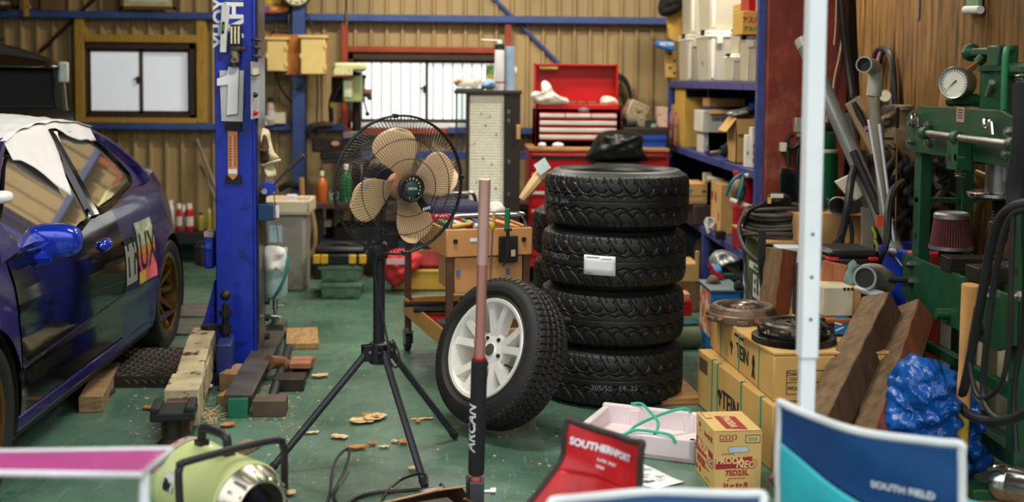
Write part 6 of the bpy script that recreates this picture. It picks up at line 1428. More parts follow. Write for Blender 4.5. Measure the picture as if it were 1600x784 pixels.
def tub(label, x0, y0, w, d, z0, h, group='clear storage tubs', fill=None, latch=True):
 t = thing('storage_tub', label, 'tub', (x0+w/2, y0+d/2, z0), 0, group)
 mb = MB(); hh = h*.86; cx, cy = x0+w/2, y0+d/2
 def ring(s, z): return [(cx-w/2*s, cy-d/2*s, z), (cx+w/2*s, cy-d/2*s, z), (cx+w/2*s, cy+d/2*s, z), (cx-w/2*s, cy+d/2*s, z)]
 mb.add(ring(.90, z0)+ring(.97, z0+hh), [(3, 2, 1, 0)]+[(i, (i+1) % 4, 4+(i+1) % 4, 4+i) for i in range(4)]); mb.build('wall', m_tub, t, smooth=False, bevel=.012)
 MB().bb((x0, y0, z0+hh), (x0+w, y0+d, z0+hh+h*.06)).build('rim', m_tubl, t, bevel=.006); MB().bb((x0+.006, y0+.006, z0+hh+h*.06), (x0+w-.006, y0+d-.006, z0+h)).build('lid', m_tubl, t, bevel=.008)
 if latch:
  for q in (.3,): MB().bb((x0-.008, y0+d*q, z0+h*.92), (x0+.012, y0+d*q+.07, z0+h*1.02)).build('latch', m_matt, t, bevel=.003)
  for q in (.2, .8): MB().bb((x0+w*q-.02, y0-.008, z0+h*.74), (x0+w*q+.02, y0, z0+h*.90)).build('clasp', m_tubl, t, bevel=.003)
 for q in (.0, 1.0): MB().bb((x0+w*(.07+.80*q), y0+d*.012, z0+.02), (x0+w*(.07+.80*q)+w*.06, y0+d*.035, z0+hh)).build('corner_rib', m_tubl, t, bevel=.004)
 if fill:
  mb = MB()
  for k in range(8): mb.ball((cx+rnd.uniform(-.3, .3)*w, cy+rnd.uniform(-.3, .3)*d, z0+h*.2+rnd.uniform(0, .25)*h), min(w, d, h)*.2, 6, sc=(1.2, 1, .9))
  o = mb.build('contents', M('tub_fill%d' % fill[0], fill, .8, var=.3, vs=10), t); o['kind'] = 'stuff'
 return t
zz1 = z1+.002
tub('tall clear tub at the far end of the shelf top', 1.58, 8.74, .30, .40, zz1, P(1070, 53, 8.72).z-zz1, fill=(150, 110, 90))
tub('big clear tub in the middle of the shelf top', 1.57, 7.95, .42, .42, zz1, P(1103, 47, 7.95).z-zz1, fill=(110, 120, 120))
zA, zB = P(1070, 53, 8.72).z+.002, P(1103, 47, 7.95).z+.002
tub('tall clear tub stacked on the far end tub', 1.60, 8.76, .28, .38, zA, .40, latch=False)
tub('big clear tub of grey cloth stacked on the middle tub', 1.575, 7.97, .42, .42, zB, .40, fill=(104, 98, 92), latch=False)
zF = P(1143, 84, 7.18).z
tub('small clear tub at the shelf edge, lower of a pair', 1.565, 7.18, .14, .22, zz1, zF-zz1)
tub('small clear tub stacked on the other small one, upper of the pair', 1.60, 7.20, .13, .22, zF+.002, P(1150, 46, 7.2).z-zF)
zG = P(1165, 55, 6.80).z
tub('slim clear tub near the front post under the aspara carton', 1.565, 6.78, .085, .2, zz1, zG-zz1)
tub('second slim clear tub, right beside the front post', 1.655, 6.76, .10, .2, zz1, zG-.01-zz1)
def carton(label, x0, y0, w, d, z0, h, m, cat='box', name='carton', group=None, tape=True, bevel=.004):
 t = thing(name, label, cat, (x0+w/2, y0+d/2, z0), 0, group)
 MB().bb((x0, y0, z0), (x0+w, y0+d, z0+h)).build('body', m, t, bevel=bevel)
 if tape: MB().bb((x0+w*.46, y0-.0012, z0+h*.72), (x0+w*.54, y0+d*1.0, z0+h+.0012)).build('tape', M('parcel_tape', (196, 164, 110), .35), t)
 return t
def onface(txt, size, x, y, z, mat, parent, bold=.001, sx=1, shear=0, nm='lettering'):
 """writing on a face that looks along -Y"""
 return MB().text(txt, size, Matrix(((1, 0, 0, x), (0, 0, -1, y), (0, 1, 0, z), (0, 0, 0, 1))), bold=bold, sx=sx, shear=shear).build(nm, mat, parent)
def onleft(txt, size, x, y, z, mat, parent, bold=.001, sx=1, shear=0, nm='lettering'):
 """writing on a face that looks along -X (reads towards the viewer)"""
 return MB().text(txt, size, Matrix(((0, 0, -1, x), (-1, 0, 0, y), (0, 1, 0, z), (0, 0, 0, 1))), bold=bold, sx=sx, shear=shear).build(nm, mat, parent)
m_ink = M('ink_black', (36, 32, 28), .7); m_inkred = M('ink_red', (176, 40, 44), .7); m_inkteal = M('ink_teal', (50, 130, 120), .7)
m_ybox = M('box_yellow_tan', (206, 164, 76), .75, var=.08)
a, b = P(1160, 56, 6.74), P(1194, 18, 6.74)
t = carton('yellow carton with red and green writing lying on the slim tubs', a.x, 6.74, b.x-a.x+.06, .26, zG+.002, b.z-zG, m_ybox)
onface('アスパラ', .040, (a.x+b.x)/2+.0, 6.737, zG+(b.z-zG)*.62, m_inkred, t, sx=.8); onface('アスパラ', .030, (a.x+b.x)/2, 6.737, zG+(b.z-zG)*.25, M('ink_green', (60, 140, 80), .7), t, sx=.95)
one('red_white_box', 'red and white box on top of the yellow carton by the front post', 'box', MB().bb((P(1169, 0, 6.8).x, 6.78, b.z+.003), (P(1180, 0, 6.8).x, 6.98, b.z+.2)).bb((P(1180, 0, 6.8).x, 6.78, b.z+.003), (P(1200, 0, 6.8).x, 6.98, b.z+.2), 1), [m_red, m_white], bevel=.003)
one('flat_box', 'flat cardboard box beside the red and white box, shelf top', 'box', MB().bb((P(1157, 5, 7.0).x, 7.0, P(1160, 18, 7.0).z), (P(1170, 5, 7.0).x, 7.2, P(1160, 5, 7.0).z)).bb((P(1157, 5, 7.0).x, 7.02, zF+.16), (P(1169, 5, 7.0).x, 7.15, P(1160, 18, 7.0).z)), m_ybox, bevel=.003)
yy_ = 9.22
t = one('holed_board', 'wooden board with bolt holes standing at the far end of the shelf top', 'board', MB().bb((P(1040, 100, yy_).x, yy_, P(1048, 121, yy_).z), (P(1058, 100, yy_).x, yy_+.05, P(1048, 79, yy_).z)), M('board_gold', (190, 150, 84), .7, var=.12, vs=9), bevel=.003)
for px, py in ((1047, 84), (1054, 95), (1047, 106), (1054, 114)): MB().cyl(P(px, py, yy_+.001), P(px, py, yy_-.002), .011, n=10).build('hole', m_matt, t)
one('cardboard_sheet', 'tan cardboard sheet leaning behind the far end tubs', 'cardboard', MB().prism([(P(x, y, 9.25).x, P(x, y, 9.25).z) for x, y in ((1041, 27), (1050, 24), (1067, 10), (1070, 62), (1056, 64), (1046, 60))], .03, Matrix(((1, 0, 0, 0), (0, 0, -1, 9.28), (0, 1, 0, 0), (0, 0, 0, 1)))), m_ybox, smooth=False)
mb = MB(); q = [P(1025, 64, 9.1), P(1054, 64, 9.1), P(1054, 79, 9.1), P(1040, 77, 9.1), P(1026, 72, 9.1)]; slab(mb, q[::-1], .12); k = one('blue_packet', 'bright blue packet with white writing sticking out past the shelf', 'packet', mb, M('packet_blue', (30, 110, 190), .35, var=.05), bevel=.01)
onface('MOLTON', .035, P(1042, 69, 9.09).x, 9.094, P(1042, 69, 9.09).z, m_white, k, sx=.7)
mb = MB(); blob(mb, [(1028, 14), (1034, -6), (1055, -10), (1068, -4), (1066, 12), (1050, 24), (1034, 25)], 9.2, .10, 0, .02); one('black_beanie', 'black knitted cap on top of the cardboard sheet at the shelf end', 'cap', mb, M('cap_black', (24, 24, 24), .9), ang=80)
# middle board
zm = z2+.002
one('red_white_carton', 'red and white carton at the far end of the middle shelf', 'carton', MB().bb((P(1053, 200, 9.0).x, 9.0, zm), (P(1066, 200, 9.0).x, 9.2, P(1060, 176, 9.0).z)), M('carton_redwhite', (196, 150, 130), .6, col2=(170, 50, 44), c2s=7, c2t=(.48, .52)), bevel=.003)
one('tan_box', 'small tan box standing on the red and white carton', 'box', MB().bb((P(1055, 170, 9.02).x, 9.02, P(1060, 176, 9.0).z+.002), (P(1067, 170, 9.02).x, 9.2, P(1060, 164, 9.02).z)), m_card, bevel=.003)
t = carton('tall yellow box at the back of the middle shelf, shade of its mouth painted black', P(1069, 170, 8.75).x, 8.75, P(1108, 170, 8.75).x-P(1069, 170, 8.75).x, .4, zm, P(1085, 138, 8.75).z-zm, m_ybox, tape=False)
MB().bb((P(1075, 0, 8.74).x, 8.74, P(1085, 152, 8.74).z), (P(1107, 0, 8.74).x, 8.752, P(1085, 140, 8.74).z)).build('mouth_shade', m_matt, t)  # black slab on the face painted as shade inside the mouth
zc = P(1130, 167.5, 8.05).z
one('dark_blue_case', 'dark blue case under the long brown box on the middle shelf', 'case', MB().bb((P(1110, 0, 8.05).x, 8.05, zm), (P(1168, 0, 8.05).x, 8.3, zc)), M('case_navy', (28, 52, 92), .5), bevel=.004)
carton('long brown box on the dark blue case, back of the middle shelf', P(1111, 0, 8.06).x, 8.06, P(1168, 0, 8.06).x-P(1111, 0, 8.06).x, .22, zc+.002, P(1130, 154, 8.06).z-zc, m_card2, tape=False)
zl1 = P(1100, 206, 8.1).z
t = carton('lower white box with green marks at the middle shelf edge', 1.575, 8.05, .22, .22, zm, zl1-zm, M('box_whitegrey', (214, 210, 196), .6, var=.04), tape=False)
MB().bb((1.60, 8.047, zm+.01), (1.615, 8.051, zm+.05)).build('green_mark', M('mark_green', (70, 150, 70), .6), t)
t = carton('upper white box with open brown flap and black print, middle shelf', 1.555, 7.98, .26, .30, zl1+.002, P(1090, 173, 8.0).z-zl1, M('box_whitegrey'), tape=False)
onface('VARUDOUS', .030, 1.69, 7.977, zl1+.085, m_ink, t, sx=.95); onface('--- ----- --', .018, 1.69, 7.977, zl1+.03, m_ink, t)
mb = MB().box((0, 0, 0), (.22, .05, .004), 0, EU((1.70, 7.95, P(1090, 174, 8.0).z+.0), 30, 0, 0)); mb.build('flap', m_card, t)
# boot and shaft
t = thing('drive_shaft', 'black rubber boot on a short greasy shaft at the middle shelf edge', 'shaft', (1.60, 7.35, zm)); cb = Vector((1.66, 7.33, zm+.075))
dv = Vector((-.93, -.25, -.16))
pr = [(.018, -.02)]
for i, r in enumerate((.066, .056, .060, .050, .053, .044, .047, .036, .038, .028)): pr.append((r, .014*i))
MB().lathe(pr, 28, TM(cb, dv)).build('boot', m_matt, t); MB().cyl(cb+dv.normalized()*.12, cb+dv.normalized()*.20, .014).build('shaft', m_steel, t); MB().lathe([(.068, -.02), (.072, -.012), (.072, .0), (.066, .004)], 28, TM(cb, dv), cap=False).build('clamp_ring', m_chrome, t); MB().cyl(cb, cb-dv.normalized()*.05, .065, n=28).build('joint', m_dark, t)
one('purple_bolt', 'small purple and silver fitting at the middle shelf edge', 'fitting', MB().cyl((1.56, 8.12-.3, zm+.02), (1.56, 7.74, zm+.02), .018, n=12).cyl((1.56, 7.74, zm+.02), (1.555, 7.70, zm+.012), .01, n=10), M('fitting_purple', (100, 80, 150), .3, .7))
# open carton with foil bag
x0, y0, w, d = 1.575, 7.06, .155, .24; hh = P(1154, 186, 7.06).z-zm
t = thing('open_carton', 'open brown carton with spread flaps at the middle shelf edge', 'carton', (x0+w/2, y0+d/2, zm))
mb = MB()
for lo, hi in (((x0, y0, zm), (x0+w, y0+.005, zm+hh)), ((x0, y0+d-.005, zm), (x0+w, y0+d, zm+hh)), ((x0, y0, zm), (x0+.005, y0+d, zm+hh)), ((x0+w-.005, y0, zm), (x0+w, y0+d, zm+hh)), ((x0, y0, zm), (x0+w, y0+d, zm+.005))): mb.bb(lo, hi)
mb.build('body', m_card, t)
MB().box((0, 0, -.045), (.004, d, .10), 0, EU((x0, y0+d/2, zm+hh), 0, 38, 0)).build('side_flap', m_card, t)
MB().box((0, 0, -.045), (w, .004, .09), 0, EU((x0+w/2, y0, zm+hh), -14, 0, 0)).build('front_flap', m_card, t)
mb = MB(); blob(mb, [(1135, 178), (1142, 172), (1156, 170), (1170, 166), (1186, 168), (1187, 180), (1170, 184), (1145, 184)], y0+.12, .07, 0, .02); one('foil_bag', 'crinkled silver and black bag stuffed in the open carton', 'bag', mb, M('foil_grey', (150, 150, 146), .3, .5, .2, 14, col2=(50, 48, 46), c2s=8), ang=70)
mb = MB(); blob(mb, [(1170, 162), (1178, 160), (1188, 166), (1188, 170), (1172, 170)], y0+.10, .03); one('blue_bag_tip', 'bit of bright blue bag above the open carton', 'bag', mb, M('bag_brightblue', (30, 120, 210), .4), ang=80)
t = carton('small white carton with a green spot by the front post', P(1171, 0, 6.72).x, 6.72, .028, .07, zm, P(1175, 211, 6.72).z-zm, M('box_white2', (222, 218, 206), .6), tape=False)
MB().bb((P(1172, 0, 6.72).x, 6.718, zm+.07), (P(1174.5, 0, 6.72).x, 6.721, zm+.09)).build('green_spot', M('mark_green'), t)
t = carton('narrow white carton with black and red marks right next to the front post', P(1179, 0, 6.68).x, 6.68, .035, .07, zm, P(1183, 199, 6.68).z-zm, M('box_white2'), tape=False)
for q in (.03, .07, .11): MB().bb((P(1182, 0, 6.68).x, 6.678, zm+q), (P(1187, 0, 6.68).x, 6.681, zm+q+.025)).build('mark', m_ink if q != .07 else m_inkred, t)
# lower board
zq = z3+.002
one('black_parts_box', 'dark open box of greasy parts on the lower shelf', 'box', MB().bb((1.50, 7.95, zq), (1.75, 8.25, P(1095, 320, 7.98).z)), M('box_greasy', (60, 46, 40), .6, var=.3, vs=20), bevel=.006)
z_j = P(1095, 319, 7.98).z
t = carton('tan box with teal stripes and black print on the lower shelf', P(1078, 0, 7.97).x, 7.97, P(1111, 0, 7.97).x-P(1078, 0, 7.97).x, .3, z_j+.002, P(1095, 287, 7.97).z-z_j, M('box_tan_bright', (206, 158, 96), .7, var=.06), tape=False)
for f in (.12, .42): MB().bb((P(1083, 0, 7.96).x, 7.967, z_j+f*.13), (P(1109, 0, 7.96).x, 7.971, z_j+f*.13+.006)).build('teal_stripe', m_inkteal, t)
onface('HP', .022, P(1106, 0, 7.96).x, 7.967, z_j+.085, m_ink, t); MB().prism([(0, 0), (.03, .03), (0, .03)], .001, Matrix(((1, 0, 0, P(1083, 0, 7.96).x), (0, 0, -1, 7.968), (0, 1, 0, z_j+.07), (0, 0, 0, 1)))).build('teal_mark', m_inkteal, t)
one('cream_tool', 'cream handled tool lying on the tan box, lower shelf', 'tool', MB().cyl(P(1104, 278, 8.05), P(1130, 282, 7.9), .022, .014, 12).box(P(1105, 277, 8.05), (.05, .06, .06)), M('tool_cream', (206, 196, 176), .5))
t = carton('taller tan box with a handle hole and red print on the lower shelf', 1.575, 7.45, .12, .30, zq, P(1124, 288, 7.45).z-zq, M('box_tan_bright'), tape=False)
MB().ball((1.574, 7.6, zq+.22), .03, 8, sc=(.04, .6, 1.2)).build('hand_hole', m_ink, t); MB().bb((1.5735, 7.68, zq+.20), (1.576, 7.73, zq+.25)).build('red_print', m_inkred, t); MB().bb((1.5735, 7.50, zq+.08), (1.576, 7.52, zq+.13)).build('dark_mark', m_ink, t)
m_canred = M('can_dark_red', (170, 26, 44), .35, var=.08, coat=.3)
yc_ = 6.90; xc = P(1165, 290, yc_).x; rc = 19.5*S(yc_)
def pail(label, z0, z1_, m):
 t = thing('red_pail', label, 'can', (xc, yc_, z0), 0, 'red pails'); T = TM((xc, yc_, z0)); h = z1_-z0
 MB(T).lathe([(rc*.97, 0), (rc, .008), (rc, h*.88)], 36).build('body', m, t); MB(T).lathe([(rc, h*.88), (rc*1.05, h*.90), (rc*1.05, h*.96), (rc*.98, h), (.001, h)], 36, cap=False).build('lid', m, t); return t
zp1 = P(1165, 318, yc_).z
pail('lower dark red pail on the lower shelf behind the white pipes', zq, zp1-.002, m_canred); t = pail('upper red pail with white writing, on the other pail under the middle shelf', zp1, P(1165, 266, yc_).z, m_canred)
onface('an.', .055, P(1173, 0, yc_-rc).x, yc_-rc*.93, zp1+.055, m_white, t, sx=.8)
t = thing('teal_strapped_tank', 'small grey bottle tank hung with teal straps in front of the red pails', 'tank', P(1154, 318, 6.66))
MB().ball(P(1154, 298, 6.66), .045, 12, sc=(.95, .9, 1.45)).build('tank', M('tank_grey', (120, 108, 90), .5, .3), t)
for pts in ([P(1135, 306, 6.6), P(1141, 288, 6.58), P(1152, 276, 6.58), P(1161, 272, 6.6)], [P(1161, 272, 6.6), P(1159, 290, 6.575), P(1155, 304, 6.575), P(1155, 316, 6.6)]): MB().tube(pts, .009, 8, smooth=5).build('strap', M('strap_teal_dark', (20, 120, 124), .45), t)
MB().cyl(P(1160, 275, 6.62), P(1186, 272, 6.60), .012).build('white_bar', m_offwhite, t)
for k, (a, b) in enumerate((((1141, 312), (1152, 316)), ((1160, 318), (1170, 323)))): one('white_pipe', ('left', 'right')[k]+' short white pipe piece in front of the red pails', 'pipe', MB().cyl(P(*a, 6.62), P(*b, 6.6), .014), m_offwhite)
one('pulley_ring', 'cream ring standing by the shelf post above the hose coil', 'ring', MB().tube([P(1175+6*cos(a), 328+7*sin(a), 6.5) for a in np.linspace(0, 6.28, 21)[:-1]], .006, 8, closed=True), m_offwhite)
t = thing('white_mug', 'white cup with a hanging handle strap at the lower shelf edge', 'cup', P(1110, 352, 7.62)); MB().lathe([(.03, 0), (.034, .06), (.03, .06), (.026, .008), (.001, .006)], 20, TM((P(1110, 350, 7.62).x, 7.62, zq+.05), (-.3, -.9, .2)), cap=False).build('cup', m_white, t); MB().tube([P(1105, 340, 7.58), P(1104, 352, 7.58), P(1107, 364, 7.58)], .010, 8).build('strap', m_white, t)
one('small_camera', 'small black device with a white corner at the lower shelf edge', 'device', MB().bb((P(1127, 0, 7.2).x, 7.2, zq), (P(1142, 0, 7.2).x, 7.26, zq+.05)), m_matt, bevel=.006)
# under the lower board
one('dark_chest', 'dark trunk under the shelf carrying the silver bag', 'trunk', MB().bb((1.50, 6.62, .062), (1.86, 7.3, P(1135, 447, 6.62).z)), M('trunk_dark', (34, 36, 36), .6), bevel=.01)
zk = P(1135, 447, 6.62).z
one('green_case', 'dark green case on the trunk under the shelf', 'case', MB().bb((P(1131, 0, 6.64).x, 6.64, zk), (P(1158, 0, 6.64).x, 6.9, P(1140, 428, 6.64).z)), M('case_darkgreen', (26, 60, 44), .5), bevel=.006)
mb = MB(); blob(mb, [(1108, 404), (1118, 392), (1132, 390), (1146, 396), (1158, 406), (1156, 420), (1140, 414), (1126, 418), (1110, 414)], 6.8, .10, 0, .03, 9); one('silver_bag', 'crumpled grey silver bag under the lower shelf', 'bag', mb, M('bag_silver', (150, 150, 150), .35, .4, .25, 12, col2=(60, 58, 56), c2s=8), ang=70)
mb = MB(); blob(mb, [(1110, 412), (1126, 416), (1128, 430), (1122, 440), (1112, 428)], 6.66, .05); one('blue_cloth', 'light blue cloth below the silver bag', 'cloth', mb, M('cloth_lightblue', (84, 140, 200), .8), ang=80)
one('red_strip', 'red plastic edge below the light blue cloth', 'strip', MB().tube([P(1107, 412, 6.62), P(1116, 426, 6.6), P(1129, 434, 6.6)], .012, 8), m_red)
mb = MB(); blob(mb, [(1103, 440), (1110, 430), (1120, 432), (1127, 446), (1105, 446)], 6.5, .04); one('brown_rag', 'brown rag on the blue steel cabinet', 'rag', mb, M('rag_brown', (110, 92, 76), .9), ang=80)
mb = MB(); blob(mb, [(1147, 452), (1150, 440), (1158, 438), (1161, 452)], 6.3, .04); one('black_grip', 'black lump of rubber on the blue steel cabinet', 'rubber', mb, m_matt, ang=80)
zbc = P(1112, 452, 6.3).z
t = thing('blue_cabinet', 'bright blue steel cabinet on the floor in front of the shelf', 'cabinet', (1.36, 6.4, 0)); xq0, xq1 = P(1112, 470, 6.3).x, P(1158, 470, 6.3).x
MB().bb((xq0, 6.3, 0), (xq1, 6.62, zbc-.012)).build('body', M('cabinet_blue', (20, 104, 170), .4, var=.1), t, bevel=.004); MB().bb((xq0-.01, 6.29, zbc-.012), (xq1+.01, 6.63, zbc)).build('top', M('cabinet_top_grey', (110, 124, 130), .5), t, bevel=.003)
MB().bb((xq0-.003, 6.34, .1), (xq0, 6.6, zbc-.03)).build('orange_label', M('label_orangewhite', (222, 200, 176), .5, col2=(206, 96, 50), c2s=10, c2t=(.48, .52)), t); MB().cyl((xq0+.02, 6.298, zbc-.06), (xq0+.02, 6.294, zbc-.06), .006).build('lock', m_matt, t)
one('red_can', 'bright red box standing on the floor behind the tall tyre stack', 'box', MB().bb((P(1068, 0, 7.15).x, 7.15, 0), (P(1090, 0, 7.15).x, 7.35, P(1080, 470, 7.15).z)).bb((P(1072, 0, 7.15).x, 7.17, P(1080, 470, 7.15).z), (P(1088, 0, 7.15).x, 7.3, P(1080, 460, 7.15).z), 1), [m_red, M('can_top', (206, 150, 110), .5)], bevel=.004)
one('tan_tray', 'tan cardboard tray with a striped front beside the tall tyre stack', 'tray', MB().bb((P(1064, 0, 7.55).x, 7.55, P(1080, 440, 7.55).z), (P(1100, 0, 7.55).x, 7.85, P(1080, 412, 7.55).z)).bb((P(1094, 0, 7.55).x, 7.54, P(1080, 440, 7.55).z), (P(1100, 0, 7.55).x, 7.56, P(1097, 392, 7.55).z)), m_card, bevel=.003)
one('brown_crate', 'brown crate under the tan cardboard tray', 'crate', MB().bb((P(1064, 0, 7.55).x, 7.55, 0), (P(1102, 0, 7.55).x, 7.85, P(1080, 440.5, 7.55).z)), M('crate_brown', (120, 92, 60), .8, var=.2), bevel=.006)
one('green_tool_case', 'flat dark green case on the floor right of the tall tyre stack', 'case', MB().bb((P(1064, 0, 6.75).x, 6.75, 0), (P(1102, 0, 6.75).x, 6.95, P(1085, 504, 6.75).z)), M('case_tealgreen', (40, 84, 84), .45), bevel=.01)
one('olive_roll', 'olive green roll lying on the floor right of the tall tyre stack', 'roll', MB().cyl((P(1060, 0, 6.5).x, 6.5, .06), (P(1102, 0, 6.5).x, 6.52, .06), .06, n=20), M('roll_olive', (84, 96, 70), .7, var=.15))
a, b = FL(1064, 632), FL(1090, 632); one('chipboard', 'brown board lying on the floor between tyre stack and stacked cartons', 'board', MB(RZ((a.x+.03, a.y, 0), 4)).bb((-.12, 0, 0), (.07, .5, .03)), m_wood, bevel=.003)
# added dark sack shapes stand in for the shade on the bottom board
for k in range(5): one('shade_filler', 'sack-shaped dark filler for the shade on the bottom board of the shelf, %s from the near end' % ('first', 'second', 'third', 'fourth', 'fifth')[k], 'sack', superell((1.78, 7.55+.36*k, .24), .21, .17, .175, .7, .7, 12), M('shade_filler_dark', (30, 30, 36), .9, var=.2), 'shade fillers under the shelf')
# on the red column
yq = 6.32
t = thing('air_filter_unit', 'small silver air filter with black hose on the rust red column', 'filter', P(1246, 215, yq)); MB().pb(1243, 184, 1256, 207, yq-.04, .05).pb(1246, 207, 1254, 214, yq-.03, .03).build('bowl', M('filter_silver', (190, 186, 170), .35, .5), t, bevel=.004)
mb = MB().tube([P(1240, 211, yq-.02), P(1233, 213, yq-.02), P(1230, 226, yq-.02), P(1233, 262, yq-.03)], .012, 8, smooth=5); mb.tube([P(1231, 228, yq-.02), P(1240, 231, yq-.03), P(1249, 224, yq-.03)], .012, 8, smooth=5); mb.tube([P(1250, 214, yq-.02), P(1247, 240, yq-.03), P(1245, 262, yq-.03)], .010, 8, smooth=5); mb.build('hose', m_hose, t)
MB().pb(1221, 223, 1231, 237, yq-.03, .05).build('connector', m_offwhite, t, bevel=.003)
one('hanging_hose', 'thick black hose hanging down beside the rust red column', 'hose', MB().tube([P(1310, -60, 6.3), P(1317, 30, 6.3), P(1324, 95, 6.3), P(1332, 150, 6.25), P(1338, 200, 6.2), Vector((P(1338, 200, 6.2).x, 6.2, 0))], .022, 10, smooth=4), m_hose)
one('black_conduit', 'thin black conduit running down the wall behind the hanging hose', 'pipe', MB().tube([P(1326, -60, 6.6), P(1330, 60, 6.6), P(1334, 150, 6.6), Vector((P(1334, 150, 6.6).x, 6.6, 0))], .035, 8), M('conduit_black', (24, 20, 18), .7))
one('white_string', 'thin white string hanging on the rust red column', 'string', MB().tube([P(1308, -60, 6.33), P(1306, 30, 6.33), P(1303, 70, 6.33)], .004, 6, smooth=4).tube([P(1318, -60, 6.33), P(1315, 60, 6.33), P(1304, 120, 6.33), P(1300, 150, 6.33), P(1292, 186, 6.33), P(1291, 250, 6.34)], .005, 6, smooth=5), M('string_white', (196, 176, 140), .9))
# ================================================================ JUNK CORNER ON THE RIGHT
# white cabinet with green poster side
Yn = 5.60; Xl = P(1216, 420, Yn).x; zcb = P(1216, 386, Yn).z
t = thing('white_cabinet', 'white metal cabinet with green printed side behind the wooden beams', 'cabinet', (Xl+.25, Yn+.35, 0))
MB().bb((Xl, Yn, 0), (Xl+.46, Yn+.72, zcb)).build('body', M('cabinet_palewhite', (196, 206, 214), .4, var=.05), t, bevel=.006)
g = MB().bb((Xl-.004, Yn+.06, .06), (Xl, Yn+.64, zcb-.01)).build('green_side', M('poster_green', (66, 92, 52), .5, var=.1, col2=(170, 176, 140), c2s=14, c2t=(.68, .72)), t)
onleft('ELEM', .155, Xl-.006, Yn+.33, .42, m_white, g, bold=.004, sx=.8); onleft('SOO', .06, Xl-.006, Yn+.20, .33, m_white, g, bold=.002); MB().bb((Xl-.0055, Yn+.12, .505), (Xl-.004, Yn+.56, .54)).build('white_bar', m_white, g); onleft('elemento', .03, Xl-.007, Yn+.40, .5225, m_inkteal, g, bold=.0006)
MB().bb((Xl-.0055, Yn+.10, .22), (Xl-.004, Yn+.30, .245)).build('lower_bar', m_white, g)
ztc = zcb
one('cardboard_sheet', 'worn cardboard sheet on the white cabinet under the hose coil', 'cardboard', MB().bb((Xl-.05, Yn+.1, ztc), (Xl+.46, Yn+.80, ztc+.012)), m_card2, bevel=.002)
hc = Vector((Xl+.12, Yn+.36, ztc+.03))
m_oldhose = M('old_hose_grey', (54, 48, 42), .6, var=.25, vs=12)
mb = MB()
for k in range(15):
 r = .20+.012*rnd.uniform(-1, 1)-.007*(k % 5); z = ztc+.028+.017*(k//2); ph = rnd.uniform(0, 6); ox, oy = rnd.uniform(-.018, .018), rnd.uniform(-.018, .018)
 mb.tube([Vector((hc.x+ox+r*1.05*cos(a), hc.y+oy+r*.9*sin(a), z+.012*sin(2*a+ph))) for a in np.linspace(0, 2*pi, 41)[:-1]], .0105, 8, closed=True)
mb.tube([Vector((hc.x-.18, hc.y+.02, ztc+.15)), Vector((hc.x-.24, hc.y-.05, ztc+.04)), Vector((hc.x-.22, hc.y-.24, ztc-.06)), Vector((hc.x-.10, hc.y-.385, ztc-.10)), Vector((hc.x+.10, hc.y-.40, ztc-.08)), Vector((hc.x+.20, hc.y-.30, ztc+.05)), Vector((hc.x+.2, hc.y-.05, ztc+.14))], .0105, 8, smooth=6)
one('hose_coil', 'coil of grey black air hose on top of the white cabinet', 'hose', mb, m_oldhose)
one('black_cable', 'black cable falling down the green side of the white cabinet', 'cable', MB().tube([P(1195, 318, 5.75), P(1172, 330, 5.85), P(1163, 355, 5.95), P(1163, 400, 5.95), P(1166, 440, 5.85), P(1178, 480, 5.5), P(1186, 505, 5.4)], .009, 8, smooth=6), m_hose)
one('black_belt', 'wide black belt hanging over the green printed side', 'belt', MB().tube([P(1191, 360, 5.55), P(1190, 400, 5.53), P(1193, 440, 5.53), P(1198, 480, 5.53)], .022, 4, smooth=4), m_matt)
one('black_straps', 'bunch of black straps with a yellow tag on the hose coil', 'strap', blob(MB(), [(1194, 318), (1198, 306), (1210, 300), (1228, 303), (1238, 312), (1232, 322), (1210, 326)], hc.y-.05, .05, 0, .02, 8).pb(1200, 309, 1205, 318, hc.y-.12, .01, 1).pb(1205, 303, 1224, 309, hc.y-.11, .01, 2), [m_matt, m_yl, m_offwhite], ang=80)
mb = MB().grid(16, 8, lambda a, b: (P(1219+74*a, 300, 6.12).x, 6.12+.13*sin(pi*a), ztc+.08+(.25-.08*a*a)*b)); one('bent_panel', 'curved black plastic panel standing behind the hose coil', 'panel', mb, M('panel_black_dusty', (40, 42, 46), .35, var=.2, vs=4, col2=(110, 96, 76), c2s=5, c2t=(.62, .75)), solid=.008, ang=80)
mb = MB().grid(16, 8, lambda a, b: (P(1268+50*a, 300, 5.95).x, 5.95+.10*sin(pi*a), ztc+.08+(.18-.10*a)*b)); one('bent_panel', 'second curved dark panel leaning behind the white pole', 'panel', mb, M('panel_brown_black', (48, 42, 36), .5, var=.25), solid=.008, ang=80)
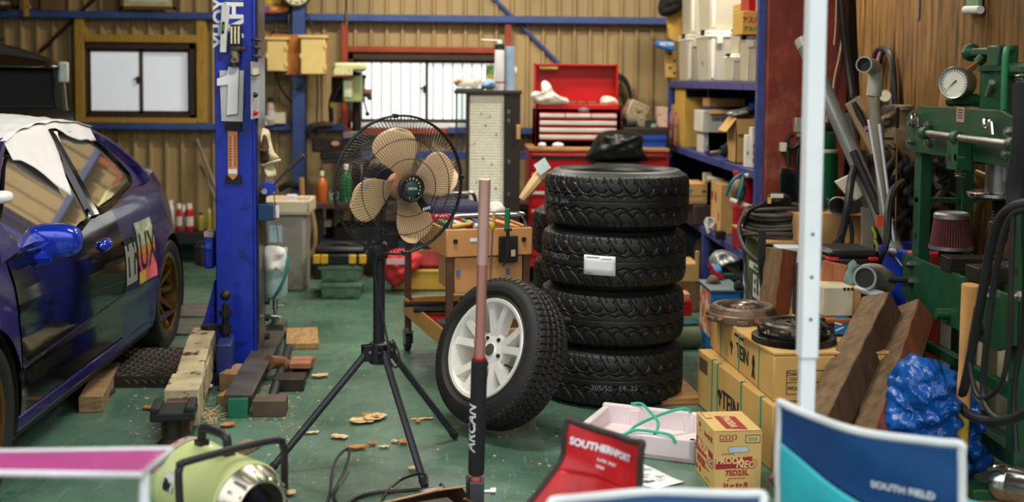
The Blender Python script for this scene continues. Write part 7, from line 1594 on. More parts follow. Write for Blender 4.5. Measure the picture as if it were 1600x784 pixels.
# green gas bottle
yg_ = 6.12; gx = P(1283, 240, yg_).x; gr = 26*S(yg_); zg1, zg2, zg3 = P(1283, 238, yg_).z, P(1283, 192, yg_).z, P(1283, 204, yg_).z
t = thing('gas_cylinder', 'dark green gas cylinder with black cap half hidden by the white pole', 'gas cylinder', (gx, yg_, 0)); m_gas = M('gas_green', (16, 84, 52), .3, var=.1, coat=.3)
MB(TM((gx, yg_, 0))).lathe([(gr, 0), (gr*1.02, .02), (gr*1.02, zg1-.02), (gr*.98, zg1)], 36).build('body', m_gas, t); MB(TM((gx, yg_, 0))).lathe([(gr*.99, zg1), (gr*1.03, zg1+.008), (gr*1.0, zg1+.02)], 36, cap=False).build('cream_ring', m_offwhite, t); MB(TM((gx, yg_, 0))).lathe([(gr*.9, zg1+.01), (gr*.9, zg1+.06), (gr*.82, zg3-.01), (gr*.7, zg3)], 36).build('neck', m_gas, t); MB(TM((gx, yg_, 0))).lathe([(gr*.74, zg3), (gr*.78, zg3+.01), (gr*.7, zg2), (.001, zg2+.005)], 28, cap=False).build('cap', m_matt, t)
# cardboard box, vent, pipe, card
zb0 = ztc+.013
t = thing('sagging_carton', 'brown sagging cardboard box on the right end of the white cabinet', 'carton', (Xl+.35, Yn+.2, zb0)); xq = P(1252, 360, Yn+.02).x; xw = P(1346, 360, Yn+.02).x; zt5 = P(1300, 334, Yn+.02).z
mb = MB().grid(12, 6, lambda a, b: (xq+(xw-xq)*a, Yn+.02-.012*sin(pi*b)*sin(5*a), zb0+(zt5-zb0)*b)); mb.bb((xq, Yn+.03, zb0), (xw, Yn+.32, zt5-.01)); mb.build('body', m_card2, t); MB().box(((xw+P(1328, 0, Yn).x)/2, Yn+.0, zt5+.004), (xw-P(1328, 0, Yn).x, .12, .006)).build('flap', m_card, t)
one('vent_grille', 'dark slotted grille below the sagging cardboard box', 'grille', MB().bb((P(1288, 0, Yn-.03).x, Yn-.03, P(1310, 402, Yn-.03).z), (P(1346, 0, Yn-.03).x, Yn-.005, P(1310, 389, Yn-.03).z)), M('grille_dark', (70, 62, 54), .6, var=.3, vs=60, stretch=(1, 1, .1)), bevel=.002)
pz = P(1308, 322, 5.5); t = thing('exhaust_pipe', 'short aluminium pipe with open end lying on the sagging carton', 'pipe', pz); e2 = P(1350, 318, 5.80)
MB().lathe([(.040, 0), (.044, .004), (.044, .02), (.041, .022), (.041, .32), (.036, .32), (.037, .01), (.040, 0)], 28, TM(pz, e2-pz), cap=False).build('tube', m_alu, t)
mb = MB(); q = [P(1305, 284, 5.62), P(1330, 272, 5.62), P(1350, 303, 5.62), P(1333, 317, 5.62)]; slab(mb, q[::-1], .02); t = one('white_card', 'tilted white card resting behind the aluminium pipe', 'card', mb, M('card_cream_white', (214, 208, 188), .6, var=.05), bevel=.002)
mb = MB(); q = [P(1333, 316, 5.66), P(1348, 305, 5.66), P(1362, 313, 5.66), P(1362, 332, 5.66), P(1344, 332, 5.66)]; slab(mb, q[::-1], .03); one('grey_bracket', 'grey metal bracket to the right of the tilted white card', 'bracket', mb, M('bracket_grey', (170, 170, 164), .4, .4), bevel=.003)
t = thing('wire_harness', 'thick black wire harness hanging in front of the white card', 'cable', P(1312, 390, 5.45))
MB().tube([P(1335, 262, 5.6), P(1330, 280, 5.5), P(1325, 318, 5.45), P(1320, 345, 5.45), P(1312, 378, 5.45)], .018, 8, smooth=5).build('trunk', m_hose, t); MB().tube([P(1324, 335, 5.45), P(1330, 352, 5.45), P(1331, 375, 5.45), P(1327, 392, 5.45)], .010, 8, smooth=5).build('branch', m_hose, t); MB().cyl(P(1312, 374, 5.45), P(1312, 380, 5.45), .022, n=8).pb(1305, 379, 1320, 390, 5.43, .05).build('plug', m_matt, t); MB().tube([P(1308, 380, 5.44), P(1312, 366, 5.43), P(1317, 380, 5.44)], .003, 6).build('clip', m_steel, t)
one('cement_plank', 'grey upright plank left of the blue and red drum', 'plank', MB().bb((P(1357, 0, 5.5).x, 5.5, 0), (P(1377, 0, 5.5).x, 5.53, P(1367, 325, 5.5).z)), M('plank_cement', (138, 128, 110), .85, var=.12, bump=.1), bevel=.003)
for k, (x0, y0, x1, y1) in enumerate(((1362, 355, 1368, 372), (1366, 374, 1371, 392), (1370, 408, 1375, 424))): one('lime_tape', ('top', 'middle', 'lowest')[k]+' scrap of lime yellow tape on the grey upright plank', 'tape', MB().tube([P(x0, y0, 5.49), P((x0+x1)/2+2, (y0+y1)/2, 5.485), P(x1, y1, 5.49)], .008, 6), M('tape_lime', (196, 206, 60), .5), 'lime tape scraps')
# long grey tube and other rods standing in the corner
t = thing('grey_tube', 'long grey plastic tube with black insert leaning from the white pole to the drum', 'tube', FL(1400, 470))
a, b = P(1254, 62, 6.0), P(1391, 372, 5.42)
b2 = b+(b-a)*.12
MB().cyl(b2, a, .036, .039, 28).build('tube', M('tube_grey', (104, 108, 104), .4, var=.15, vs=5), t); n_ = (b-a).normalized(); sd = Vector((-.1, -1, -.2)); sd = (sd-n_*sd.dot(n_)).normalized()
MB().tube([a+(b-a)*.60+sd*.030, a+(b-a)*.97+sd*.028], .020, 8).build('black_insert', m_matt, t); MB().lathe([(.042, 0), (.042, .05), (.039, .05)], 24, TM(a, b-a), cap=False).build('clear_end', milky('clear_film', (206, 206, 196), .5), t); MB().box(P(1374, 345, 5.32), (.03, .01, .05)).build('orange_tag', M('tag_orange', (220, 80, 40), .5), t)
t = thing('elbow_pipe', 'grey elbow pipe with open mouth on a clear tube standing in the drum', 'pipe', FL(1390, 470))
MB().tube([P(1351, 101, 5.32), P(1358, 102, 5.38), P(1366, 107, 5.44), P(1368, 122, 5.45), P(1365, 150, 5.45)], .034, 20, smooth=6).build('elbow', M('elbow_grey', (150, 148, 138), .45, var=.12), t)
MB().lathe([(.031, 0), (.031, -.002), (.001, -.002)], 20, TM(P(1351, 101, 5.317), P(1351, 101, 5.32)-P(1358, 102, 5.38)), cap=False).build('mouth', m_matt, t); MB().lathe([(.037, -.004), (.037, .012), (.030, .012), (.030, -.004), (.037, -.004)], 24, TM(P(1351, 101, 5.316), P(1351, 101, 5.32)-P(1358, 102, 5.38)), cap=False).build('mouth_rim', m_alu, t)
MB().cyl(P(1365, 150, 5.45), P(1390, 400, 5.42), .026, n=20).build('clear_tube', milky('clear_tube', (190, 182, 160), .6), t); MB().cyl(P(1366, 160, 5.45), P(1389, 395, 5.42), .012, n=10).build('inner_rod', M('rod_grey', (110, 106, 98), .4, .6), t)
for k, (p0, p1) in enumerate((((1357, 187), (1394, 400)), ((1374, 194), (1400, 400)))): one('white_rod', ('left', 'right')[k]+' of two thin white rods standing in the drum', 'rod', MB().cyl(P(*p1, 5.38), P(*p0, 5.36), .0065, n=10), M('rod_white', (206, 210, 226), .4), 'thin white rods')
mb = MB(); q = [P(1322, 163, 5.7), P(1345, 149, 5.7), P(1380, 225, 5.6), P(1362, 242, 5.6)]; slab(mb, q[::-1], .03); t = thing('blister_pack', 'clear blister pack with a dark tool leaning on the elbow pipe', 'pack', P(1362, 242, 5.6)); mb.build('pack', milky('blister_brown', (176, 156, 120), .45), t, bevel=.002)
MB().tube([P(1334, 160, 5.655), P(1343, 178, 5.64), P(1356, 204, 5.60)], [.012, .018, .010], 8).build('tool', m_matt, t); MB().box(P(1356, 200, 5.585), (.03, .004, .02)).build('pink_mark', M('mark_pink', (206, 110, 130), .5), t)
one('grey_lath', 'thin grey lath with red clip behind the long grey tube', 'lath', MB().cyl(P(1325, 176, 6.0), P(1360, 330, 5.9), .02, n=4).box(P(1338, 225, 5.92), (.03, .03, .03), 1), [M('lath_grey', (120, 118, 112), .5), m_red])
# pump and clutter behind the press
yq = 5.95
t = thing('old_pump', 'old grey metal pump with a small gauge behind the press', 'pump', P(1402, 245, yq))
MB().lathe([(.05, 0), (.075, .02), (.075, .06), (.09, .07), (.09, .12), (.06, .14), (.06, .20), (.075, .205), (.075, .225), (.05, .23)], 24, TM(P(1402, 236, yq))).build('body', M('pump_grey', (138, 124, 98), .5, .5, .25, 12, col2=(60, 50, 40), c2s=10), t)
gp_ = P(1383, 150, yq-.05); MB().lathe([(.001, .02), (.026, .02), (.028, .024), (.030, .016), (.030, 0), (.001, 0)], 24, TM(gp_, (-.4, -1, .1)), cap=False).build('gauge', m_offwhite, t); MB().cyl(P(1383, 155, yq-.03), P(1385, 172, yq), .012).build('gauge_stem', m_steel, t)
MB().cyl(P(1381, 172, yq-.05), P(1395, 170, yq-.04), .024, n=10).build('valve_body', m_alu, t); mb = MB(); blob(mb, [(1375, 184), (1396, 170), (1402, 180), (1388, 196), (1378, 196)], yq-.05, .04); mb.build('lever', M('pump_grey'), t)
one('brown_carton', 'dark brown carton under the old pump', 'carton', MB().bb((P(1376, 0, 5.9).x, 5.88, 0), (P(1432, 0, 5.9).x, 6.2, P(1402, 238, 5.95).z)), M('carton_darkbrown', (66, 52, 38), .85, var=.3, vs=8), bevel=.006)
t = thing('cable_hoop', 'bundle of thick black and red cables looped on the plywood wall', 'cable', PX(1380, 190, 2.46))
for k, (m, dx) in enumerate(((m_hose, 0), (m_red, 3), (m_offwhite, 5), (m_hose, 9), (m_hose, -4))): MB().tube([PX(1366+dx+q, w, 2.46) for q, w in ((0, 190), (-2, 120), (4, 85), (12, 76), (24-dx, 84), (30-1.3*dx, 120), (32-2*dx, 190))], .010 if k else .02, 8, smooth=5).build('cable', m, t)
for i in range(13):
 x = 1378+10.5*i; y0 = 5.75+rnd.uniform(-.1, .1); pts = [P(x+rnd.uniform(-4, 4), 215+rnd.uniform(-10, 25), y0+.2)]
 for j in range(6): pts.append(P(x+rnd.uniform(-22, 22), 245+24*j, y0+rnd.uniform(-.10, .10)))
 pts.append(Vector((pts[-1].x, y0, .3)))
 one('wire_bundle', ('first', 'second', 'third', 'fourth', 'fifth', 'sixth', 'seventh', 'eighth', 'ninth', 'tenth', 'eleventh', 'twelfth', 'last')[i]+' from the left of the dark tangled cable bundles behind the press', 'cable', MB().tube(pts, rnd.choice((.012, .016, .02)), 8, smooth=5), M('cable%d' % (i % 3), ((34, 30, 28), (52, 42, 32), (24, 24, 26))[i % 3], .6), 'cable bundles behind the press')
one('dark_crate', 'tall dark box added as a backdrop behind the cable bundles and the press', 'crate', MB().bb((2.22, 5.9, 0), (2.44, 6.25, 1.05)), M('backdrop_black_brown', (36, 28, 22), .9, var=.3), bevel=.01)  # plain box added to darken the gap behind the cables
one('thin_dipstick', 'thin yellowish rod with black grip standing behind the press post', 'rod', MB().cyl(P(1402, 200, 5.5), Vector((P(1402, 330, 5.5).x, 5.5, .2)), .004, n=6).cyl(P(1403, 168, 5.5), P(1402, 200, 5.5), .008, n=8, mi=1), [M('rod_yellowish', (150, 124, 70), .5, .4), m_matt])
mb = MB(); q = [P(1404, 200, 5.75), P(1424, 205, 5.75), P(1432, 240, 5.75), P(1426, 262, 5.75), P(1400, 225, 5.75)]; slab(mb, q[::-1], .05); one('brown_leather', 'tan brown flat piece hanging left of the press', 'leather', mb, M('leather_tan', (112, 92, 64), .8, var=.25, vs=14), bevel=.006)
one('cardboard_tube', 'brown cardboard tube standing on the tall dark backdrop box behind the press top beam', 'tube', MB().cyl(Vector((P(1466, 200, 6.0).x, 6.0, 1.05)), P(1481, 144, 6.0), .036, n=20), m_card2)
# blue, red and white drum
yd_ = 5.38; dx, dr = P(1436, 450, yd_).x, 62*S(yd_); zd1 = P(1436, 384, yd_).z
t = thing('steel_drum', 'blue and red steel drum with white label behind the press bed', 'drum', (dx, yd_, 0))
def arcpart(nm, a0, a1, m): MB(TM((dx, yd_, 0))).lathe([(dr, .0), (dr, zd1*.62), (dr+.006, zd1*.64), (dr+.006, zd1*.67), (dr, zd1*.69), (dr, zd1*.93), (dr+.007, zd1*.95), (dr+.007, zd1*.985), (dr-.004, zd1), (dr-.012, zd1-.01), (dr-.012, zd1-.1)], 20, arc=(radians(a0), radians(a1)), cap=False).build(nm, m, t)
arcpart('blue_band', 130, 232, M('drum_blue', (24, 52, 160), .35, var=.06)); arcpart('red_band', 232, 282, M('drum_red', (206, 66, 46), .4, var=.08)); arcpart('white_band', 282, 340, M('drum_white', (206, 210, 214), .4)); arcpart('back_band', 340, 490, M('drum_blue'))
MB(TM((dx, yd_, 0))).lathe([(dr-.01, zd1-.16), (.001, zd1-.16)], 32, cap=False).build('inside', m_matt, t)
cl = P(1395, 394, yd_-dr*.8); MB().lathe([(.022, 0), (.022, .012), (.012, .016), (.001, .016)], 16, TM(cl, (-.5, -.86, 0)), cap=False).build('bail_ear', m_steel, t); MB().tube([cl, P(1402, 405, yd_-dr*.85), P(1412, 418, yd_-dr*.95), P(1418, 425, yd_-dr)], .005, 6, smooth=3).build('bail_wire', m_steel, t)
onface('Ja', .07, P(1452, 402, yd_-dr*.95).x, yd_-dr*.965, P(1452, 402, yd_-dr*.95).z, M('ink_blue', (30, 60, 150), .6), t, bold=.003)
# dark hose out of the drum area and hooks
one('black_tube', 'black corrugated hose curving up out of the drum', 'hose', MB().tube([P(1368, 424, 5.15), P(1378, 400, 5.10), P(1386, 372, 5.10), P(1388, 330, 5.15), P(1395, 300, 5.25), P(1410, 285, 5.4)], [.010, .012, .016, .018, .02, .02], 8, smooth=6), m_hose)
# black toolbox with red latches, rag, turbo elbow, cream box, blue pack
yb_ = 5.02; zt6 = P(1330, 426, yb_).z
one('parts_crate', 'dark brown crate under the black toolbox in the junk corner', 'crate', MB().bb((P(1282, 0, 5.0).x, 5.0, 0), (P(1392, 0, 5.0).x, 5.32, zt6-.002)), M('crate_umber', (58, 44, 34), .8, var=.2), bevel=.006)
t = thing('black_toolbox', 'black toolbox with red latches in the junk corner', 'toolbox', P(1333, 426, yb_)); MB().pb(1294, 402, 1374, 426, yb_, .22).build('body', m_black, t, bevel=.015); MB().pb(1296, 391, 1372, 404, yb_-.01, .24).build('lid', m_black, t, bevel=.022)
for x0, x1 in ((1293, 1312), (1358, 1373)): MB().pb(x0, 402, x1, 408, yb_-.022, .04).build('latch', m_red, t, bevel=.004)
mb = MB(); blob(mb, [(1314, 446), (1318, 425), (1332, 406), (1340, 412), (1352, 420), (1350, 440), (1344, 454), (1322, 452)], yb_-.07, .05, 0, .018, 9); one('teal_rag', 'crumpled grey teal rag in front of the black toolbox', 'rag', mb, M('rag_teal', (104, 128, 124), .9, var=.2, vs=12, bump=.3, bs=30), ang=80)
ye_ = 4.86
t = thing('turbo_elbow', 'cast grey elbow pipe with round open mouth in the junk corner', 'pipe', P(1365, 458, ye_)); m_cast = M('cast_grey', (124, 116, 100), .55, .5, .2, 14, bump=.1)
c = P(1352, 434, ye_-.05); MB().tube([c, P(1362, 434, ye_), P(1374, 436, ye_+.04), P(1384, 442, ye_+.06)], [.044, .047, .055, .052], 24, smooth=5).build('pipe', m_cast, t); ax2 = c-P(1362, 434, ye_); MB().lathe([(.040, -.004), (.040, .006), (.050, .006), (.050, -.018), (.040, -.018)], 28, TM(c, ax2), cap=False).build('flange', m_alu, t); MB().lathe([(.040, .001), (.001, .001)], 24, TM(c, ax2), cap=False).build('mouth', m_matt, t); mb = MB(); blob(mb, [(1345, 416), (1360, 411), (1378, 414), (1390, 426), (1392, 444), (1376, 452), (1366, 430)], ye_+.05, .05); mb.build('housing', M('cast_tan', (150, 136, 108), .55, .3, .2, 10), t, ang=80)
MB().cyl(P(1382, 437, ye_+.0), P(1418, 437, ye_+.0), .012).build('rod', m_matt, t)
mb = MB(); blob(mb, [(1336, 446), (1350, 450), (1370, 452), (1386, 458), (1374, 464), (1350, 460), (1338, 454)], ye_-.04, .03); one('white_cloth', 'white cloth under the cast elbow pipe', 'cloth', mb, M('cloth_white', (206, 210, 214), .9), ang=80)
zcr = P(1330, 494, 4.80).z
t = carton('cream box with dark marks below the teal rag', P(1298, 0, 4.80).x, 4.80, P(1346, 0, 4.80).x-P(1298, 0, 4.80).x, .18, zcr, P(1330, 449, 4.80).z-zcr, M('box_cream_dirty', (186, 176, 146), .75, var=.12, vs=9), tape=False)
for px in (1318, 1324, 1330): MB().pb(px, 449.5, px+4, 454, 4.797, .003).build('dark_mark', m_ink, t)
MB().bb((P(1346, 0, 4.8).x, 4.81, zcr), (P(1360, 0, 4.8).x, 4.97, P(1330, 451, 4.8).z)).build('brown_side', m_card2, t, bevel=.003)
one('rusty_tin_lid', 'brown rusty lid under the cream box', 'lid', MB().bb((P(1303, 0, 4.76).x, 4.76, zcr-.025), (P(1345, 0, 4.76).x, 4.99, zcr-.002)), M('lid_rust', (150, 90, 44), .6, .2, .2), bevel=.006)
t = thing('dark_carton_stack', 'dark carton with a bright blue label standing between beams', 'carton', (P(1325, 0, 4.76).x, 4.87, 0)); MB().bb((P(1298, 0, 4.77).x, 4.77, 0), (P(1350, 0, 4.77).x, 4.99, zcr-.027)).build('body', M('carton_dark', (52, 44, 36), .8), t, bevel=.004); l_ = MB().pb(1304, 495, 1325, 522, 4.765, .004).build('blue_label', M('label_skyblue', (20, 140, 210), .5), t); MB().tube([P(1304, 504, 4.762), P(1315, 507, 4.762)], .004, 6).tube([P(1305, 517, 4.762), P(1318, 511, 4.762)], .004, 6).build('white_stroke', m_white, l_); MB().pb(1327, 498, 1338, 510, 4.765, .004).build('grey_label', M('label_greyteal', (150, 176, 170), .5), t)
one('dark_pole', 'short dark square post beside the bright blue label', 'post', MB().bb((P(1293, 0, 4.72).x, 4.72, 0), (P(1303, 0, 4.72).x, 4.75, P(1297, 497, 4.72).z)), m_matt, bevel=.002)
# ---- timbers
def beam_(name, label, a, b, w, d, m, up=(0, -1, 0), roll=0):
 a, b = Vector(a), Vector(b); ax = (b-a).normalized(); T = TM((a+b)/2, ax, up) @ Matrix.Rotation(radians(roll), 4, 'Z'); L_ = (b-a).length
 mb = MB(T); n = 14
 vs = []
 for k in range(n+1):
  z = -L_/2+L_*k/n; wob = .004*sin(3*k); vs += [(-w/2+wob, -d/2, z), (w/2, -d/2+wob, z), (w/2-wob*.6, d/2, z), (-w/2, d/2, z)]
 fs = [(4*k+i, 4*k+(i+1) % 4, 4*k+4+(i+1) % 4, 4*k+4+i) for k in range(n) for i in range(4)]+[(3, 2, 1, 0), (4*n, 4*n+1, 4*n+2, 4*n+3)]
 ms = [0 if i == 1 else 1 for k in range(n) for i in range(4)]+[0, 0]
 o = len(mb.v); mb.add(vs, fs); mb.m[-len(fs):] = ms
 return one(name, label, 'timber', mb, m, 'old timbers', bevel=.006)
def wood(nm, c, c2, ax): return M(nm, c, .8, var=.25, vs=10, col2=c2, c2s=5, c2t=(.40, .72), stretch=ax, bump=.35, bs=22)
w_grey = wood('timber_weathered', (112, 88, 58), (64, 46, 28), (6, 6, .4)); w_dark = wood('timber_dark', (84, 58, 38), (50, 34, 22), (4, 4, .6)); w_red = wood('timber_red', (136, 74, 44), (92, 50, 30), (4, 4, .6)); w_or = wood('timber_orange', (168, 102, 58), (112, 62, 34), (4, 4, .6))
beam_('old_timber', 'left thick weathered beam leaning in front of the press', FL(1235, 768, .06), P(1380, 478, 4.72), .125, .12, [w_grey, w_dark], (-1, -.8, .3))
beam_('old_timber', 'right thick beam with reddish side leaning beside the weathered one', FL(1335, 770, .06), P(1430, 488, 4.72), .11, .11, [w_grey, w_red], (-1, -.7, .3))
beam_('old_timber', 'upright brown and red timber behind the clutch discs', Vector((P(1205, 500, 5.3).x-.05, 5.25, .02)), P(1222, 389, 5.35), .10, .10, [w_grey, w_red], (-1, -.6, 0))
beam_('old_timber', 'orange brown timber right of the white pole behind the flywheel', Vector((P(1262, 560, 5.0).x-.03, 4.95, .02)), P(1305, 410, 5.0), .105, .10, [w_or, w_or], (-.3, -1, 0))
# ---- stacked long cartons with green bands
m_tein = M('carton_gold_tan', (196, 156, 88), .75, var=.06, vs=3)
def qbox(mb, fl, nl, w, z0, z1_, mi=0):
 d = Vector((nl.x-fl.x, nl.y-fl.y, 0)).normalized(); s = Vector((-d.y, d.x, 0)); s = s if s.x > 0 else -s
 A, B = Vector((nl.x, nl.y, 0)), Vector((fl.x, fl.y, 0)); c = [A, A+s*w, B+s*w, B]
 mb.add([p+Vector((0, 0, z)) for z in (z0, z1_) for p in c], [(3, 2, 1, 0), (4, 5, 6, 7), (0, 1, 5, 4), (1, 2, 6, 5), (2, 3, 7, 6), (3, 0, 4, 7)], mi); return A, B, s, d
def band(parent, A, B, s, f, z0, z1_, w, bw=.014, nm='green_band', full=True):
 p = B+(A-B)*f; d = (A-B).normalized(); mb = MB()
 def q(a, b, c, e): mb.add([a, b, c, e], [(0, 1, 2, 3)])
 e = .0025; o1, o2 = p-s*e, p+d*bw-s*e
 q(o1+Vector((0, 0, z0)), o2+Vector((0, 0, z0)), o2+Vector((0, 0, z1_+e)), o1+Vector((0, 0, z1_+e)))
 q(o1+Vector((0, 0, z1_+e)), o2+Vector((0, 0, z1_+e)), o2+s*w+Vector((0, 0, z1_+e)), o1+s*w+Vector((0, 0, z1_+e)))
 return mb.build(nm, m_teal, parent, smooth=False, solid=.0012)
def sidetext(txt, size, A, B, s, f, z, parent, m, bold=.002, sx=1):
 p = B+(A-B)*f; d = (A-B).normalized(); T = Matrix(((d.x, 0, -s.x, p.x-s.x*.002), (d.y, 0, -s.y, p.y-s.y*.002), (0, 1, 0, z), (0, 0, 0, 1)))
 return MB().text(txt, size, T, bold=bold, sx=sx).build('lettering', m, parent), T
zlo = .250; zhi = .425
fl1, nl1 = FL(1089, 630), P(1207, 650, 4.42); w1_ = .50
t1 = thing('long_carton', 'lower of two stacked long tan cartons tied with green bands', 'carton', (1.3, 4.95, 0), 0, 'long cartons with green bands')
mb = MB(); A1, B1, s1, d1 = qbox(mb, fl1, nl1, w1_, 0, zlo); mb.build('body', m_tein, t1, bevel=.006)
for f in (.22, .30, .62, .86): band(t1, A1, B1, s1, f, 0, zlo-.0, .02 if f != .22 else .02)
sidetext('TEIN', .105, A1, B1, s1, .49, .115, t1, m_ink, .0015)
def logo(A, B, s, f, z, sc, parent):
 p = B+(A-B)*f; d = (A-B).normalized(); T = Matrix(((d.x, 0, -s.x, p.x-s.x*.002), (d.y, 0, -s.y, p.y-s.y*.002), (0, 1, 0, z), (0, 0, 0, 1)))
 mb = MB(T @ Matrix.Scale(sc, 4)); mb.prism([(-.5, .9), (-.35, 1.1), (.1, 1.15), (.45, .95), (.5, .65), (.2, .55), (.15, .0), (.0, -.2), (-.12, .1), (-.1, .6), (-.4, .62)], .01); mb.build('emblem', m_ink, parent, smooth=False)
logo(A1, B1, s1, .345, .085, .055, t1)
pA = B1+(A1-B1)*.05; mb = MB()
fr = [(.02, .16, .24), (.19, .16, .24)]
MB(Matrix(((d1.x, 0, -s1.x, B1.x), (d1.y, 0, -s1.y, B1.y), (0, 1, 0, 0), (0, 0, 0, 1)))).prism([(.03, .165), (.15, .165), (.15, .225), (.03, .225)], .002).build('stamp', M('stamp_dark', (90, 70, 44), .8), t1)
fl2, nl2 = P(1103, 500, 5.42), P(1209, 575, 4.47); zhi2 = zhi
t2 = thing('long_carton', 'upper of two stacked long tan cartons, carrying the two clutch discs', 'carton', (1.35, 4.95, zlo), 0, 'long cartons with green bands')
mb = MB(); A2, B2, s2, d2 = qbox(mb, Vector((fl2.x+.02, fl2.y, 0)), Vector((nl2.x+.0, nl2.y, 0)), .47, zlo+.002, zhi); mb.build('body', m_tein, t2, bevel=.006)
for f, b_ in ((.20, .02), (.50, .02), (.80, .006)): band(t2, A2, B2, s2, f, zlo+.003, zhi, .03, .010 if f < .7 else .006)
sidetext('TEIN', .085, A2, B2, s2, .56, zlo+.085, t2, m_ink, .001); logo(A2, B2, s2, .385, zlo+.055, .045, t2); sidetext('TAKE YOUR DRIVE', .016, A2, B2, s2, .50, zlo+.147, t2, m_ink, .0004)
pm = B2+(A2-B2)*.73; T = Matrix(((d2.x, 0, -s2.x, pm.x-s2.x*.002), (d2.y, 0, -s2.y, pm.y-s2.y*.002), (0, 1, 0, zlo+.05), (0, 0, 0, 1)))
MB(T).prism([(-.02, -.02), (-.008, .02), (-.02, .04), (-.006, .07), (.004, .07), (.016, .04), (.006, .02), (.022, -.02), (.010, -.02), (.0, .01), (-.01, -.02)], .002).build('figure_mark', m_ink, t2, smooth=False)
# flap and the printed end
fe = A2; mb = MB()
c_ = [fe+Vector((0, 0, zhi+.004))-d2*.0, fe+s2*.47+Vector((0, 0, zhi+.004)), fe+s2*.47-d2*.55+Vector((0, 0, zhi+.004)), fe-d2*.42-s2*.03+Vector((0, 0, zhi+.004))]
mb.add(c_+[p+Vector((0, 0, .008)) for p in c_], [(3, 2, 1, 0), (4, 5, 6, 7), (0, 1, 5, 4), (1, 2, 6, 5), (2, 3, 7, 6), (3, 0, 4, 7)]); mb.build('top_flap', m_tein, t2, smooth=False)
TE = Matrix(((s2.x, 0, d2.x, A2.x+d2.x*.002), (s2.y, 0, d2.y, A2.y+d2.y*.002), (0, 1, 0, zlo), (0, 0, 0, 1)))
mb = MB(TE)
for z in (.030, .075, .120): mb.bb((.05, z-.001, 0), (.30, z+.001, .001))
for x in (.05, .13, .30): mb.bb((x-.001, .03, 0), (x+.001, .12, .001))
mb.build('print_frame', m_ink, t2); MB(TE).text('CHARGE', .020, Matrix.Translation((.088, .107, .001))).text('CODE', .018, Matrix.Translation((.085, .088, .001))).text('MODEL', .020, Matrix.Translation((.088, .052, .001))).build('lettering', m_ink, t2)
MB(TE).bb((.105, -.0, .001), (.118, .165, .003)).build('end_band', m_teal, t2)
TE1 = Matrix(((s1.x, 0, d1.x, A1.x+d1.x*.002), (s1.y, 0, d1.y, A1.y+d1.y*.002), (0, 1, 0, 0), (0, 0, 0, 1)))
mb = MB(TE1); mb.bb((.02, .14, 0), (.07, .144, .001)).bb((.02, .20, 0), (.07, .204, .001)).bb((.02, .14, 0), (.023, .204, .001)); mb.build('end_print', m_ink, t1)
# ---- clutch cover and flywheel
zt7 = zhi+.0135
def pz(px, Y, z): return Vector((P(px, onbench_z(px, Y, z), Y).x, Y, z))
def onbench_z(px, Y, z):
 lo, hi = -200, 900
 for _ in range(40):
  m_ = (lo+hi)/2
  if P(px, m_, Y).z > z: lo = m_
  else: hi = m_
 return lo
c = pz(1160, 5.17, zt7-.012)
t = thing('clutch_cover', 'rusty brown clutch cover plate on the far end of the stacked cartons', 'clutch', c); T = TM(c); m_rustb = M('clutch_rust', (124, 84, 60), .6, .3, .2, 14, col2=(90, 54, 34), c2s=8); m_grind = M('clutch_grey', (122, 104, 88), .45, .5, .2, 16, col2=(80, 62, 48), c2s=12)
MB(T).lathe([(.145, .0), (.150, .008), (.150, .03), (.142, .036), (.138, .058), (.128, .066), (.112, .066), (.106, .058), (.104, .050)], 64, cap=False).build('rim', m_grind, t)
MB(T).lathe([(.106, .052), (.06, .058), (.040, .064), (.034, .068), (.030, .066), (.028, .050), (.001, .048)], 64, cap=False).build('diaphragm', m_rustb, t)
for k in range(16):
 a = 2*pi*k/16; MB(T).prism([(.048, -.003), (.088, -.008), (.094, 0), (.088, .008), (.048, .003)], .0025, Matrix.Rotation(a, 4, 'Z') @ Matrix.Translation((0, 0, .0585))).build('slot', m_matt, t)
for k in range(6):
 a = 2*pi*k/6+.3; MB(T).box((.148, 0, .012), (.03, .05, .02), 0, Matrix.Rotation(a, 4, 'Z')).build('lug', m_grind, t, bevel=.004); MB(T).cyl((.146*cos(a+.4), .146*sin(a+.4), .02), (.153*cos(a+.4), .153*sin(a+.4), .026), .014, n=10).build('rivet', m_rustb, t)
MB(T).lathe([(.034, .068), (.030, .072), (.024, .070), (.022, .06)], 32, cap=False).build('release_ring', m_steel, t)
for k in range(9): a = 2*pi*k/9; MB(T).cyl((.017*cos(a), .017*sin(a), .05), (.017*cos(a), .017*sin(a), .062), .005, n=8).build('finger', m_rustb, t)
c = pz(1240, 4.68, zt7)
t = thing('flywheel', 'dark flywheel with toothed ring and pressure plate on the near end of the cartons', 'flywheel', c); T = TM(c); m_fly = M('flywheel_dark', (58, 54, 50), .35, .8, .2, 14)
mb = MB(T); nt_ = 110; vs = []; fs = []
for k in range(nt_*2):
 a = 2*pi*k/(nt_*2); r = .163 if k % 2 else .157
 vs += [(r*cos(a), r*sin(a), .002), (r*cos(a), r*sin(a), .024), (.140*cos(a), .140*sin(a), .026)]
n2 = nt_*2
for k in range(n2): j = (k+1) % n2; fs += [(3*k, 3*j, 3*j+1, 3*k+1), (3*k+1, 3*j+1, 3*j+2, 3*k+2)]
mb.add(vs, fs).lathe([(.001, 0), (.157, 0)], 64, cap=False).lathe([(.140, .026), (.12, .030), (.001, .030)], 64, cap=False); mb.build('ring_gear', m_fly, t, smooth=False)
MB(T).lathe([(.135, .030), (.138, .040), (.128, .046), (.122, .070), (.112, .078), (.082, .078), (.074, .070), (.045, .066), (.03, .074), (.026, .06), (.001, .058)], 64, cap=False).build('pressure_plate', M('plate_dark', (78, 72, 64), .35, .8, .25, 12, col2=(36, 32, 28), c2s=9), t)
